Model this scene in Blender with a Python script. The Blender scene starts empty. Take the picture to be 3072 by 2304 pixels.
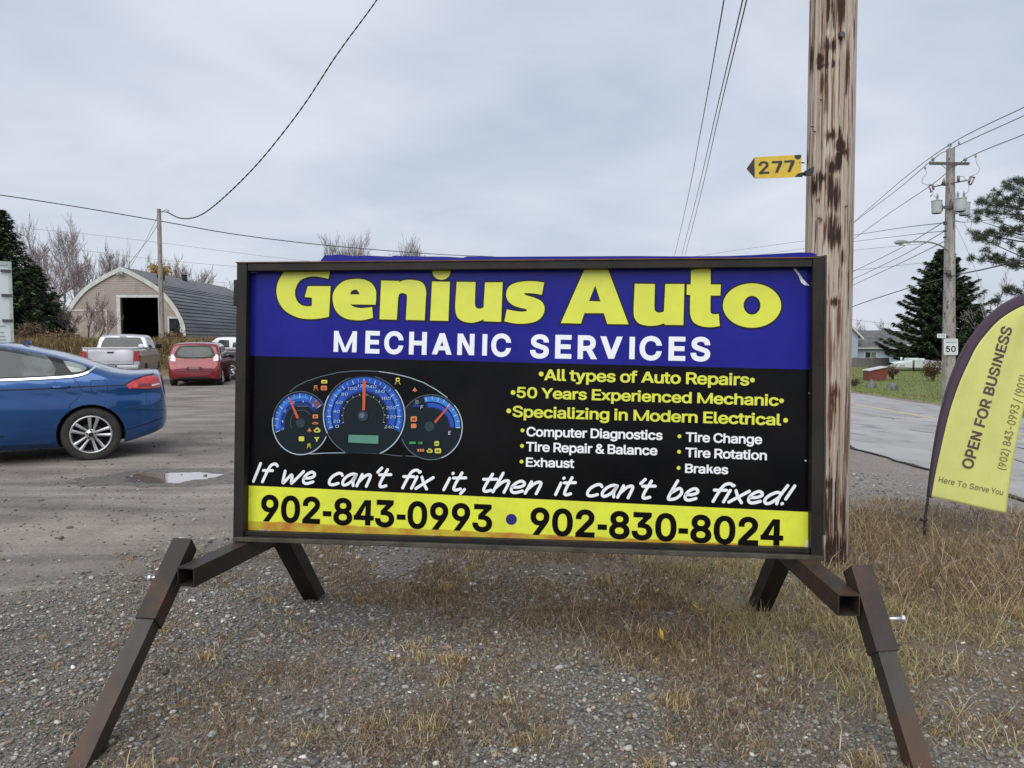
import bpy, bmesh, math, random
import numpy as np
from mathutils import Vector, Matrix
from mathutils.geometry import tessellate_polygon

R = math.radians
scene = bpy.context.scene
COL = scene.collection

# ------------------------------------------------------------------ camera
F = 2250.0                      # focal length in photograph pixels (3072 wide)
HC = 1.45                       # eye height
HOR = 1030.0                    # horizon row in the photograph
PITCH = math.atan((1152 - HOR) / F)
cam_d = bpy.data.cameras.new("camera")
cam = bpy.data.objects.new("camera", cam_d)
COL.objects.link(cam)
cam.location = (0, 0, HC)
cam.rotation_euler = (math.pi / 2 - PITCH, 0, 0)
cam_d.sensor_width = 36.0
cam_d.lens = 36.0 * F / 3072.0
cam_d.clip_start = 0.05
cam_d.clip_end = 1500
scene.camera = cam

# ------------------------------------------------------------------ world
world = bpy.data.worlds.new("World")
scene.world = world
world.use_nodes = True
wn, wl = world.node_tree.nodes, world.node_tree.links
wn.clear()
w_out = wn.new("ShaderNodeOutputWorld")
w_bg = wn.new("ShaderNodeBackground")
w_bg.inputs[1].default_value = 1.0
sky = wn.new("ShaderNodeTexSky")
sky.sky_type = 'NISHITA'
sky.sun_disc = False
sky.sun_elevation = R(48)
sky.sun_rotation = R(200)
sky.air_density = 1.0
sky.dust_density = 3.0
w_sc = wn.new("ShaderNodeVectorMath"); w_sc.operation = 'SCALE'
w_sc.inputs['Scale'].default_value = 0.08
wl.new(sky.outputs[0], w_sc.inputs[0])
w_tc = wn.new("ShaderNodeTexCoord")
w_sep = wn.new("ShaderNodeSeparateXYZ")
wl.new(w_tc.outputs['Generated'], w_sep.inputs[0])
# project the view direction on a flat cloud deck so clouds flatten towards the horizon
w_add = wn.new("ShaderNodeMath"); w_add.operation = 'ADD'; w_add.inputs[1].default_value = 0.22
w_abs = wn.new("ShaderNodeMath"); w_abs.operation = 'ABSOLUTE'
wl.new(w_sep.outputs[2], w_abs.inputs[0]); wl.new(w_abs.outputs[0], w_add.inputs[0])
w_div = wn.new("ShaderNodeVectorMath"); w_div.operation = 'DIVIDE'
w_cmb = wn.new("ShaderNodeCombineXYZ")
for i in range(3): wl.new(w_add.outputs[0], w_cmb.inputs[i])
wl.new(w_tc.outputs['Generated'], w_div.inputs[0]); wl.new(w_cmb.outputs[0], w_div.inputs[1])
w_n1 = wn.new("ShaderNodeTexNoise"); w_n1.inputs['Scale'].default_value = 1.35
w_n1.inputs['Detail'].default_value = 5; w_n1.inputs['Roughness'].default_value = 0.5
w_n1.inputs['Distortion'].default_value = 0.35
wl.new(w_div.outputs[0], w_n1.inputs[0])
w_r = wn.new("ShaderNodeValToRGB")
w_r.color_ramp.elements[0].position = 0.36; w_r.color_ramp.elements[0].color = (0.285, 0.325, 0.395, 1)
w_r.color_ramp.elements[1].position = 0.66; w_r.color_ramp.elements[1].color = (0.430, 0.456, 0.506, 1)
wl.new(w_n1.outputs[0], w_r.inputs[0])
# an even brightening towards the horizon
w_h = wn.new("ShaderNodeMapRange"); w_h.inputs[1].default_value = 0.0; w_h.inputs[2].default_value = 0.42
w_h.inputs[3].default_value = 1.0; w_h.inputs[4].default_value = 0.0
wl.new(w_sep.outputs[2], w_h.inputs[0])
w_hm = wn.new("ShaderNodeMix"); w_hm.data_type = 'RGBA'
w_hf = wn.new("ShaderNodeMath"); w_hf.operation = 'MULTIPLY'; w_hf.inputs[1].default_value = 0.50
wl.new(w_h.outputs[0], w_hf.inputs[0]); wl.new(w_hf.outputs[0], w_hm.inputs[0])
wl.new(w_r.outputs[0], w_hm.inputs[6]); w_hm.inputs[7].default_value = (0.430, 0.458, 0.512, 1)
w_mx = wn.new("ShaderNodeMix"); w_mx.data_type = 'RGBA'; w_mx.inputs[0].default_value = 0.94
wl.new(w_sc.outputs[0], w_mx.inputs[6]); wl.new(w_hm.outputs[2], w_mx.inputs[7])
wl.new(w_mx.outputs[2], w_bg.inputs[0]); wl.new(w_bg.outputs[0], w_out.inputs[0])

sun_d = bpy.data.lights.new("sun", 'SUN')
sun_d.energy = 1.5
sun_d.angle = R(68)
sun_d.color = (1.0, 0.97, 0.93)
sun = bpy.data.objects.new("sun", sun_d)
COL.objects.link(sun)
sun.rotation_euler = (R(42), 0, R(-20))      # veiled sun, high behind the viewer's left shoulder
scene.view_settings.view_transform = 'Standard'
scene.view_settings.look = 'None'
scene.view_settings.exposure = 0.8
scene.view_settings.gamma = 1.0
scene.view_settings.use_curve_mapping = False

# ------------------------------------------------------------------ measuring helpers
def ray(px, py):
    u = (px - 1536.0) / F; v = (py - 1152.0) / F
    c, s = math.cos(PITCH), math.sin(PITCH)
    return Vector((u, c - v * s, -s - v * c))
def at(px, py, Y):
    d = ray(px, py)
    return Vector((0, 0, HC)) + d * (Y / d.y)
def on_z(px, py, z=0.0):
    d = ray(px, py)
    return Vector((0, 0, HC)) + d * ((z - HC) / d.z)
def sstep(a, b, x):
    t = min(1.0, max(0.0, (x - a) / (b - a))); return t * t * (3 - 2 * t)
def height(x, y):
    z = 0.0
    if x > 4: z -= 0.065 * (min(x, 19.0) - 4)
    if x > 19: z -= 0.010 * min(x - 19, 30)
    f = 1 - sstep(-11, -3, x)
    z += f * sstep(31.5, 37.5, y + 0.10 * (x + 20)) * 1.30
    n = 0.012 * math.sin(x * 2.1 + y * 0.7) * math.cos(y * 1.7 - x * 0.4) + 0.006 * math.sin(x * 5.3 + 1.0) * math.sin(y * 4.1)
    n *= sstep(.7, 1.5, math.hypot(x + 3.70, y - 8.07))
    if x < 4.5: z += n * (1 - sstep(3.8, 4.5, x))
    return z
def ngrid(a, seed, oct=4):
    """value noise for arrays a of shape (n,2)"""
    rng = np.random.RandomState(seed)
    T = rng.rand(256, 256)
    out = np.zeros(len(a)); amp = 1.0; tot = 0.0
    for o in range(oct):
        p = a * (2 ** o) + 17.3 * o
        i = np.floor(p).astype(int); f = p - i; f = f * f * (3 - 2 * f)
        x0, y0 = i[:, 0] % 256, i[:, 1] % 256; x1, y1 = (x0 + 1) % 256, (y0 + 1) % 256
        v = (T[x0, y0] * (1 - f[:, 0]) + T[x1, y0] * f[:, 0]) * (1 - f[:, 1]) + (T[x0, y1] * (1 - f[:, 0]) + T[x1, y1] * f[:, 0]) * f[:, 1]
        out += v * amp; tot += amp; amp *= 0.5
    return out / tot

# ------------------------------------------------------------------ scene-graph helpers
def tag(o, label=None, cat=None, group=None, kind=None):
    if label: o['label'] = label
    if cat: o['category'] = cat
    if group: o['group'] = group
    if kind: o['kind'] = kind
    return o
def thing(name, label, cat, loc=(0, 0, 0), rz=0.0, group=None, rot=None):
    o = bpy.data.objects.new(name, None); COL.objects.link(o)
    o.location = loc; o.rotation_euler = rot if rot else (0, 0, rz)
    o.empty_display_size = 0.2
    return tag(o, label, cat, group)
def link(name, me, parent=None, loc=None, rot=None):
    o = bpy.data.objects.new(name, me); COL.objects.link(o)
    if parent: o.parent = parent
    if loc is not None: o.location = loc
    if rot is not None: o.rotation_euler = rot
    return o
def copy_tree(o, parent=None):
    c = o.copy(); COL.objects.link(c)
    if parent: c.parent = parent
    for ch in list(o.children): copy_tree(ch, c)
    return c
def mesh_np(name, verts, faces, mat=None, smooth=False, colors=None):
    """verts (n,3) array, faces (m,k) array of equal size"""
    verts = np.asarray(verts, dtype=np.float32); faces = np.asarray(faces, dtype=np.int32)
    me = bpy.data.meshes.new(name)
    n, (m, k) = len(verts), faces.shape
    me.vertices.add(n); me.vertices.foreach_set('co', verts.ravel())
    me.loops.add(m * k); me.loops.foreach_set('vertex_index', faces.ravel())
    me.polygons.add(m)
    me.polygons.foreach_set('loop_start', np.arange(0, m * k, k, dtype=np.int32))
    me.polygons.foreach_set('loop_total', np.full(m, k, dtype=np.int32))
    if smooth: me.polygons.foreach_set('use_smooth', np.ones(m, dtype=bool))
    me.update(calc_edges=True)
    if colors is not None:
        ca = me.color_attributes.new('tint', 'FLOAT_COLOR', 'POINT')
        c4 = np.ones((n, 4), dtype=np.float32); c4[:, :3] = colors
        ca.data.foreach_set('color', c4.ravel())
    if mat: me.materials.append(mat)
    return me

class MB:
    """collects shapes into one bmesh"""
    def __init__(s): s.bm = bmesh.new(); s.mi = 0
    def face(s, pts):
        vs = [s.bm.verts.new(p) for p in pts]
        f = s.bm.faces.new(vs); f.material_index = s.mi; return f
    def box(s, lo, hi, M=None):
        x0, y0, z0 = lo; x1, y1, z1 = hi
        P = [(x0,y0,z0),(x1,y0,z0),(x1,y1,z0),(x0,y1,z0),(x0,y0,z1),(x1,y0,z1),(x1,y1,z1),(x0,y1,z1)]
        P = [Vector(p) for p in P]
        if M: P = [M @ p for p in P]
        v = [s.bm.verts.new(p) for p in P]
        for q in ((0,3,2,1),(4,5,6,7),(0,1,5,4),(1,2,6,5),(2,3,7,6),(3,0,4,7)):
            f = s.bm.faces.new([v[i] for i in q]); f.material_index = s.mi
        return s
    def bar(s, a, b, wx, wz, up=Vector((0, 0, 1)), hollow=0.0):
        a, b = Vector(a), Vector(b); d = (b - a); L = d.length; d.normalize()
        x = d.cross(up)
        if x.length < 1e-4: x = Vector((1, 0, 0))
        x.normalize(); z = x.cross(d)
        M = Matrix(((x.x, d.x, z.x, a.x), (x.y, d.y, z.y, a.y), (x.z, d.z, z.z, a.z), (0, 0, 0, 1)))
        if not hollow:
            return s.box((-wx/2, 0, -wz/2), (wx/2, L, wz/2), M)
        h = hollow
        ring = lambda e, w2, z2: [M @ Vector(p) for p in ((-w2, e, -z2), (w2, e, -z2), (w2, e, z2), (-w2, e, z2))]
        o0, o1 = ring(0, wx/2, wz/2), ring(L, wx/2, wz/2)
        i0, i1 = ring(0, wx/2-h, wz/2-h), ring(L, wx/2-h, wz/2-h)
        O0, O1, I0, I1 = [[s.bm.verts.new(p) for p in r] for r in (o0, o1, i0, i1)]
        for k in range(4):
            j = (k + 1) % 4
            for q in ((O0[k], O0[j], O1[j], O1[k]), (I0[j], I0[k], I1[k], I1[j]), (O0[j], O0[k], I0[k], I0[j]), (O1[k], O1[j], I1[j], I1[k])):
                s.bm.faces.new(q).material_index = s.mi
        return s
    def tube(s, pts, r, n=8, caps=True):
        pts = [Vector(p) for p in pts]
        rs = r if isinstance(r, (list, tuple)) else [r] * len(pts)
        rings = []; prev = None
        for i, p in enumerate(pts):
            d = (pts[min(i+1, len(pts)-1)] - pts[max(i-1, 0)]).normalized()
            if prev is None:
                x = d.cross(Vector((0, 0, 1)))
                if x.length < 1e-3: x = d.cross(Vector((1, 0, 0)))
            else: x = prev - d * prev.dot(d)
            x.normalize(); prev = x; y = d.cross(x)
            rings.append([s.bm.verts.new(p + (x * math.cos(2*math.pi*k/n) + y * math.sin(2*math.pi*k/n)) * rs[i]) for k in range(n)])
        for a, b in zip(rings, rings[1:]):
            for k in range(n):
                f = s.bm.faces.new((a[k], a[(k+1) % n], b[(k+1) % n], b[k])); f.material_index = s.mi; f.smooth = n > 5
        if caps:
            s.bm.faces.new(rings[0][::-1]).material_index = s.mi; s.bm.faces.new(rings[-1]).material_index = s.mi
        return s
    def lathe(s, prof, n=24, axis='Z', M=None, caps=True):
        """prof = [(r, h)...]"""
        rings = []
        for r, h in prof:
            ring = []
            for k in range(n):
                a = 2 * math.pi * k / n
                if axis == 'Z': p = Vector((r*math.cos(a), r*math.sin(a), h))
                elif axis == 'Y': p = Vector((r*math.cos(a), h, r*math.sin(a)))
                else: p = Vector((h, r*math.cos(a), r*math.sin(a)))
                if M: p = M @ p
                ring.append(s.bm.verts.new(p))
            rings.append(ring)
        for a, b in zip(rings, rings[1:]):
            for k in range(n):
                try:
                    f = s.bm.faces.new((a[k], a[(k+1) % n], b[(k+1) % n], b[k])); f.material_index = s.mi; f.smooth = True
                except ValueError: pass
        for rg, (r, h) in ((rings[0], prof[0]), (rings[-1], prof[-1])):
            if r > 1e-5 and caps:
                s.bm.faces.new(rg).material_index = s.mi
        return s
    def prism(s, poly, w0, w1, fn):
        """poly 2-D, fn(a,b,w) -> 3-D"""
        A = [s.bm.verts.new(fn(a, b, w0)) for a, b in poly]; B = [s.bm.verts.new(fn(a, b, w1)) for a, b in poly]
        n = len(poly)
        s.bm.faces.new(A[::-1]).material_index = s.mi; s.bm.faces.new(B).material_index = s.mi
        for k in range(n): s.bm.faces.new((A[k], A[(k+1) % n], B[(k+1) % n], B[k])).material_index = s.mi
        return s
    def build(s, name, mats, parent=None, bevel=0.0, segs=2, smooth=False, loc=None, rot=None, me_only=False, fix=True):
        if fix: bmesh.ops.recalc_face_normals(s.bm, faces=s.bm.faces)
        if bevel:
            bmesh.ops.bevel(s.bm, geom=[e for e in s.bm.edges if len(e.link_faces) == 2 and e.calc_face_angle(0) > 0.5], offset=bevel, segments=segs, affect='EDGES', profile=0.5, clamp_overlap=True)
        if smooth:
            for f in s.bm.faces: f.smooth = True
        me = bpy.data.meshes.new(name); s.bm.to_mesh(me); s.bm.free()
        for m in (mats if isinstance(mats, (list, tuple)) else [mats]): me.materials.append(m)
        return me if me_only else link(name, me, parent, loc, rot)

def set_sharp(o, ang=35):
    me = o.data if hasattr(o, 'data') else o
    me.polygons.foreach_set('use_smooth', [True] * len(me.polygons))
    try: me.set_sharp_from_angle(angle=R(ang))
    except Exception: pass

# ------------------------------------------------------------------ materials
MATS = {}
def mat(name, col, rough=0.6, metal=0.0, col2=None, scale=6.0, detail=5, lo=0.4, hi=0.6, bump=0.0, bscale=60.0, coat=0.0, stretch=(1,1,1), tint=False, spec=0.5, trans=0.0, col3=None, scale3=1.3, coords='Object', coat_rough=0.06, blo=0.0, aniso=None, extra=None, lo3=0.45, hi3=0.7):
    m = bpy.data.materials.new(name); m.use_nodes = True
    nt = m.node_tree; N, L = nt.nodes, nt.links
    b = N['Principled BSDF']
    b.inputs['Base Color'].default_value = (*col, 1)
    b.inputs['Roughness'].default_value = rough; b.inputs['Metallic'].default_value = metal
    b.inputs['Specular IOR Level'].default_value = spec
    b.inputs['Coat Weight'].default_value = coat; b.inputs['Coat Roughness'].default_value = coat_rough
    if trans: b.inputs['Transmission Weight'].default_value = trans
    tc = N.new('ShaderNodeTexCoord'); mp = N.new('ShaderNodeMapping')
    mp.inputs['Scale'].default_value = stretch
    L.new(tc.outputs[coords], mp.inputs[0])
    cur = None
    if col2 is not None:
        n = N.new('ShaderNodeTexNoise'); n.inputs['Scale'].default_value = scale; n.inputs['Detail'].default_value = detail
        n.inputs['Roughness'].default_value = 0.62
        L.new(mp.outputs[0], n.inputs[0])
        r = N.new('ShaderNodeMapRange'); r.inputs[1].default_value = lo; r.inputs[2].default_value = hi
        L.new(n.outputs[0], r.inputs[0])
        mx = N.new('ShaderNodeMix'); mx.data_type = 'RGBA'
        L.new(r.outputs[0], mx.inputs[0]); mx.inputs[6].default_value = (*col, 1); mx.inputs[7].default_value = (*col2, 1)
        cur = mx.outputs[2]
    if col3 is not None:
        n = N.new('ShaderNodeTexNoise'); n.inputs['Scale'].default_value = scale3; n.inputs['Detail'].default_value = 6
        L.new(mp.outputs[0], n.inputs[0])
        r = N.new('ShaderNodeMapRange'); r.inputs[1].default_value = lo3; r.inputs[2].default_value = hi3
        L.new(n.outputs[0], r.inputs[0])
        mx = N.new('ShaderNodeMix'); mx.data_type = 'RGBA'
        L.new(r.outputs[0], mx.inputs[0])
        if cur: L.new(cur, mx.inputs[6])
        else: mx.inputs[6].default_value = (*col, 1)
        mx.inputs[7].default_value = (*col3, 1); cur = mx.outputs[2]
    if tint:
        a = N.new('ShaderNodeVertexColor'); a.layer_name = 'tint'
        if cur:
            mx = N.new('ShaderNodeMix'); mx.data_type = 'RGBA'; mx.blend_type = 'MULTIPLY'; mx.inputs[0].default_value = 1
            L.new(cur, mx.inputs[6]); L.new(a.outputs[0], mx.inputs[7]); cur = mx.outputs[2]
        else: cur = a.outputs[0]
    if cur: L.new(cur, b.inputs['Base Color'])
    if bump:
        n = N.new('ShaderNodeTexNoise'); n.inputs['Scale'].default_value = bscale; n.inputs['Detail'].default_value = 6
        L.new(mp.outputs[0], n.inputs[0])
        bp = N.new('ShaderNodeBump'); bp.inputs['Strength'].default_value = 1.0; bp.inputs['Distance'].default_value = bump
        L.new(n.outputs[0], bp.inputs['Height']); L.new(bp.outputs[0], b.inputs['Normal'])
    MATS[name] = m
    return m
# ------------------------------------------------------------------ THE GROUND
def grid_sheet(name, xs, ys, m, dz=0.0, attr=None, fn=None, kind='structure'):
    xs, ys = np.asarray(xs), np.asarray(ys)
    X, Y = np.meshgrid(xs, ys)
    P = np.stack([X.ravel(), Y.ravel()], 1)
    Z = np.array([height(x, y) for x, y in P]) + dz
    V = np.column_stack([P, Z])
    nx, ny = len(xs), len(ys)
    i = np.arange(nx * ny).reshape(ny, nx)
    Fc = np.stack([i[:-1, :-1].ravel(), i[:-1, 1:].ravel(), i[1:, 1:].ravel(), i[1:, :-1].ravel()], 1)
    me = mesh_np(name, V, Fc, m, smooth=True, colors=attr(P) if attr else None)
    o = link(name, me); tag(o, kind=kind)
    return o
def steps(segs):
    out = []
    for a, b, d in segs:
        n = max(1, int(round((b - a) / d))); out += list(np.linspace(a, b, n, endpoint=False))
    return out + [segs[-1][1]]

def zones(P):
    """returns gravel, soil (0..1) for points: loose gravel near the sign, rooty soil under the weeds"""
    x, y = P[:, 0], P[:, 1]
    n = ngrid(P * 0.9 + 50, 3, 5) - 0.5
    # lot edge: a line from (-3.4,4.3) to (-1.6,5.6) and on to (0.4,8)
    s = (0.80 * (x + 2.5) - 0.60 * (y - 4.95)) + n * 1.0
    gr = np.clip(s / 0.9 + 0.35, 0, 1)
    far = np.clip((7.4 - y + n * 2.0) / 1.4, 0, 1)
    n2 = ngrid(P * 0.75 + 9, 5, 5) - 0.5
    soil = np.clip((x - np.interp(y, [2.5, 3.05, 3.36, 4.2, 5.3, 7], [2.0, 1.2, .5, .1, -.3, -.5]) + n2 * 3.0) / 1.0, 0, 1) * far
    soil = soil * np.clip((4.2 - x + n) / 0.7, 0, 1) * gr
    return gr, soil, far
def yard_attr(P):
    g, s, f = zones(P)
    return np.stack([g, s, f], 1)

def yard_material():
    m = bpy.data.materials.new('yard_dirt_and_gravel'); m.use_nodes = True
    N, L = m.node_tree.nodes, m.node_tree.links
    b = N['Principled BSDF']; b.inputs['Roughness'].default_value = 0.93; b.inputs['Specular IOR Level'].default_value = 0.25
    tc = N.new('ShaderNodeTexCoord')
    at_ = N.new('ShaderNodeVertexColor'); at_.layer_name = 'tint'
    sp = N.new('ShaderNodeSeparateColor'); L.new(at_.outputs[0], sp.inputs[0])
    def noise(sc, det=5, st=None, rough=.6):
        n = N.new('ShaderNodeTexNoise'); n.inputs['Scale'].default_value = sc; n.inputs['Detail'].default_value = det; n.inputs['Roughness'].default_value = rough
        if st:
            mp = N.new('ShaderNodeMapping'); mp.inputs['Scale'].default_value = st[:3]; mp.inputs['Rotation'].default_value = (0, 0, st[3])
            L.new(tc.outputs['Object'], mp.inputs[0]); L.new(mp.outputs[0], n.inputs[0])
        else: L.new(tc.outputs['Object'], n.inputs[0])
        return n.outputs[0]
    def ramp(v, pts):
        r = N.new('ShaderNodeValToRGB'); e = r.color_ramp.elements
        while len(e) < len(pts): e.new(0.5)
        for k, (p, c) in enumerate(pts): e[k].position = p; e[k].color = (*c, 1)
        L.new(v, r.inputs[0]); return r.outputs[0]
    def mix(f, a, c, mode='MIX'):
        x = N.new('ShaderNodeMix'); x.data_type = 'RGBA'; x.blend_type = mode
        if isinstance(f, float): x.inputs[0].default_value = f
        else: L.new(f, x.inputs[0])
        for i, v in ((6, a), (7, c)):
            if isinstance(v, tuple): x.inputs[i].default_value = (*v, 1)
            else: L.new(v, x.inputs[i])
        return x.outputs[2]
    # packed dirt of the parking lot with tyre streaks
    d1 = ramp(noise(0.9, 7), [(0.32, (0.170, 0.152, 0.135)), (0.52, (0.255, 0.232, 0.208)), (0.72, (0.330, 0.306, 0.276))])
    d2 = ramp(noise(1.0, 6, (0.22, 2.6, 1, R(-12))), [(0.36, (0.58, 0.57, 0.56)), (0.62, (1.12, 1.1, 1.08))])
    dirt = mix(0.8, d1, d2, 'MULTIPLY')
    sp1 = ramp(noise(38, 3), [(0.42, (0.84, 0.83, 0.82)), (0.66, (1.2, 1.18, 1.15))])
    dirt = mix(0.8, dirt, sp1, 'MULTIPLY')
    fleck = ramp(noise(75, 2), [(0.66, (0, 0, 0)), (0.72, (1, 1, 1))])
    dirt = mix(fleck, dirt, (0.30, 0.285, 0.26))
    # fine gravel
    def vor(sc):
        v = N.new('ShaderNodeTexVoronoi'); v.inputs['Scale'].default_value = sc; L.new(tc.outputs['Object'], v.inputs['Vector']); return v
    v1 = vor(95); v2 = vor(48)
    hs = N.new('ShaderNodeSeparateColor'); L.new(v1.outputs['Color'], hs.inputs[0])
    g1 = ramp(hs.outputs[0], [(0.0, (0.085, 0.075, 0.067)), (0.40, (0.175, 0.16, 0.147)), (0.8, (0.32, 0.305, 0.28)), (0.97, (0.52, 0.505, 0.475))])
    hs2 = N.new('ShaderNodeSeparateColor'); L.new(v2.outputs['Color'], hs2.inputs[0])
    g2 = ramp(hs2.outputs[1], [(0.0, (0.10, 0.088, 0.078)), (0.5, (0.20, 0.18, 0.160)), (0.85, (0.30, 0.275, 0.245)), (1.0, (0.44, 0.41, 0.38))])
    grav = mix(0.45, g1, g2)
    dd = ramp(v1.outputs['Distance'], [(0.0, (1, 1, 1)), (0.75, (0.42, 0.40, 0.38))])
    grav = mix(1.0, grav, dd, 'MULTIPLY')
    grav = mix(ramp(noise(2.2, 5), [(0.4, (0, 0, 0)), (0.68, (0.7, 0.7, 0.7))]), grav, (0.135, 0.110, 0.085))
    soil = ramp(noise(22, 6), [(0.3, (0.085, 0.062, 0.040)), (0.55, (0.165, 0.125, 0.080)), (0.75, (0.27, 0.215, 0.14))])
    soil = mix(0.35, soil, grav)
    sh = ramp(noise(1.4, 6), [(0.3, (0.19, 0.16, 0.142)), (0.7, (0.27, 0.235, 0.21))])
    sh = mix(0.8, sh, sp1, 'MULTIPLY')
    sh = mix(0.35, sh, g1)
    c = mix(sp.outputs[0], dirt, grav)
    # the pinkish stone verge by the road
    gx = N.new('ShaderNodeSeparateXYZ'); L.new(tc.outputs['Object'], gx.inputs[0])
    mr = N.new('ShaderNodeMapRange'); mr.inputs[1].default_value = 1.0; mr.inputs[2].default_value = 2.6; L.new(gx.outputs[0], mr.inputs[0])
    c = mix(mr.outputs[0], c, sh)
    c = mix(sp.outputs[1], c, soil)
    L.new(c, b.inputs['Base Color'])
    bp = N.new('ShaderNodeBump'); bp.inputs['Distance'].default_value = 0.006
    ad = N.new('ShaderNodeMath'); ad.operation = 'SUBTRACT'; L.new(noise(30, 6), ad.inputs[0]); 
    ml = N.new('ShaderNodeMath'); ml.operation = 'MULTIPLY'; L.new(v1.outputs['Distance'], ml.inputs[0]); ml.inputs[1].default_value = 0.8
    L.new(ml.outputs[0], ad.inputs[1]); L.new(ad.outputs[0], bp.inputs['Height']); L.new(bp.outputs[0], b.inputs['Normal'])
    return m

m_ground = mat('lawn_grass', (0.115, 0.150, 0.040), 0.95, col2=(0.150, 0.180, 0.050), scale=1.8, lo=.35, hi=.65, col3=(0.15, 0.125, 0.06), scale3=0.35, lo3=.5, hi3=.75, bump=0.03, bscale=9)
m_bank = mat('dry_bank_soil', (0.13, 0.095, 0.05), 0.95, col2=(0.20, 0.15, 0.075), scale=2.5, bump=0.04, bscale=6)
m_yard = yard_material()
far = [600, 420, 300, 220, 160, 120]
gx = [-v for v in far] + steps([(-90, -20, 5), (-20, 22, 1.2), (22, 90, 4)]) + far[::-1]
gy = steps([(-60, 0, 6), (0, 60, 1.2), (60, 120, 5)]) + [150, 200, 280, 400, 600]
grid_sheet('ground', gx, gy, m_ground, dz=-0.03)
yx = steps([(-42, -7, 1.2), (-7, 5.0, 0.07)])
yy = steps([(-12, 1.4, 1.2), (1.4, 9, 0.07), (9, 32, 0.6)])
grid_sheet('gravel_yard', yx, yy, m_yard, 0.004, attr=yard_attr)
grid_sheet('dry_bank', steps([(-60, -2, 1.2)]), steps([(31.6, 60, 0.8)]), m_bank, 0.012)

# road, centre line, far verge
m_asph = mat('asphalt', (0.275, 0.272, 0.268), 0.9, col2=(0.36, 0.357, 0.350), scale=0.7, lo=.35, hi=.65, col3=(0.19, 0.193, 0.198), scale3=1.6, lo3=.58, hi3=.66, bump=0.004, bscale=60)
m_line = mat('worn_yellow_paint', (0.62, 0.50, 0.20), 0.8, col2=(0.36, 0.34, 0.27), scale=9, lo=.55, hi=.7)
m_verge = mat('reddish_verge_gravel', (0.165, 0.118, 0.095), 0.95, col2=(0.24, 0.19, 0.15), scale=7, bump=0.01, bscale=40)
m_crack = mat('tar_seam', (0.03, 0.028, 0.026), 0.85)
def wob_sheet(name, fx0, fx1, ys, m, dz, parent=None, n=8):
    V = []; Fc = []
    for j, y in enumerate(ys):
        a, b_ = fx0(y), fx1(y)
        for i in range(n + 1):
            x = a + (b_ - a) * i / n; V.append((x, y, height(x, y) + dz))
    for j in range(len(ys) - 1):
        for i in range(n):
            k = j * (n + 1) + i; Fc.append((k, k + 1, k + n + 2, k + n + 1))
    o = link(name, mesh_np(name, V, Fc, m, smooth=True), parent); return o
ry = steps([(-30, 4, 2), (4, 30, 0.25), (30, 160, 4)])
edge = lambda y: 4.93 + 0.035 * math.sin(y * 2.3) + 0.03 * math.sin(y * 5.1 + 1) + 0.02 * math.sin(y * 11.7)
o = wob_sheet('road', edge, lambda y: 14.55 + 0.05 * math.sin(y * 1.3), ry, m_asph, 0.012, n=14); tag(o, kind='structure')
cl = wob_sheet('centre_line', lambda y: 10.36, lambda y: 10.50, ry, m_line, 0.016, n=1); tag(cl, kind='structure')
o = wob_sheet('road_edge_seam', lambda y: edge(y) - 0.05 - 0.02 * math.sin(y * 3.7), lambda y: edge(y) + 0.02 * math.sin(y * 7) + 0.02, ry, m_crack, 0.020, n=1); tag(o, kind='structure')
o = wob_sheet('verge', lambda y: 14.35, lambda y: 15.55 + 0.2 * math.sin(y * 1.1) + 0.12 * math.sin(y * 3.1), ry, m_verge, 0.008, n=3); tag(o, kind='structure')

# hairline cracks across the road surface
rs = random.Random(5)
cr = MB()
for k in range(16):
    x, y = rs.uniform(5.4, 14), rs.uniform(9, 26)
    a = rs.uniform(-0.5, 0.5) + (0 if rs.random() < .6 else 1.57); pts = []
    for i in range(rs.randint(6, 14)):
        pts.append((x, y)); a += rs.uniform(-.5, .5); x += math.sin(a) * .3; y += math.cos(a) * .3
        x = min(max(x, 5.2), 14.2)
    for (xa, ya), (xb, yb) in zip(pts, pts[1:]):
        w = rs.uniform(.008, .018); d = Vector((xb-xa, yb-ya, 0))
        if d.length < 1e-3: continue
        n = Vector((-d.y, d.x, 0)).normalized() * w
        cr.face([Vector((xa, ya, height(xa, ya) + .0175 + k*0.0002)) - n, Vector((xb, yb, height(xb, yb) + .0175 + k*0.0002)) - n, Vector((xb, yb, height(xb, yb) + .0175 + k*0.0002)) + n, Vector((xa, ya, height(xa, ya) + .0175+ k*0.0002)) + n])
o = cr.build('road_cracks', m_crack); tag(o, kind='structure')

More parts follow.
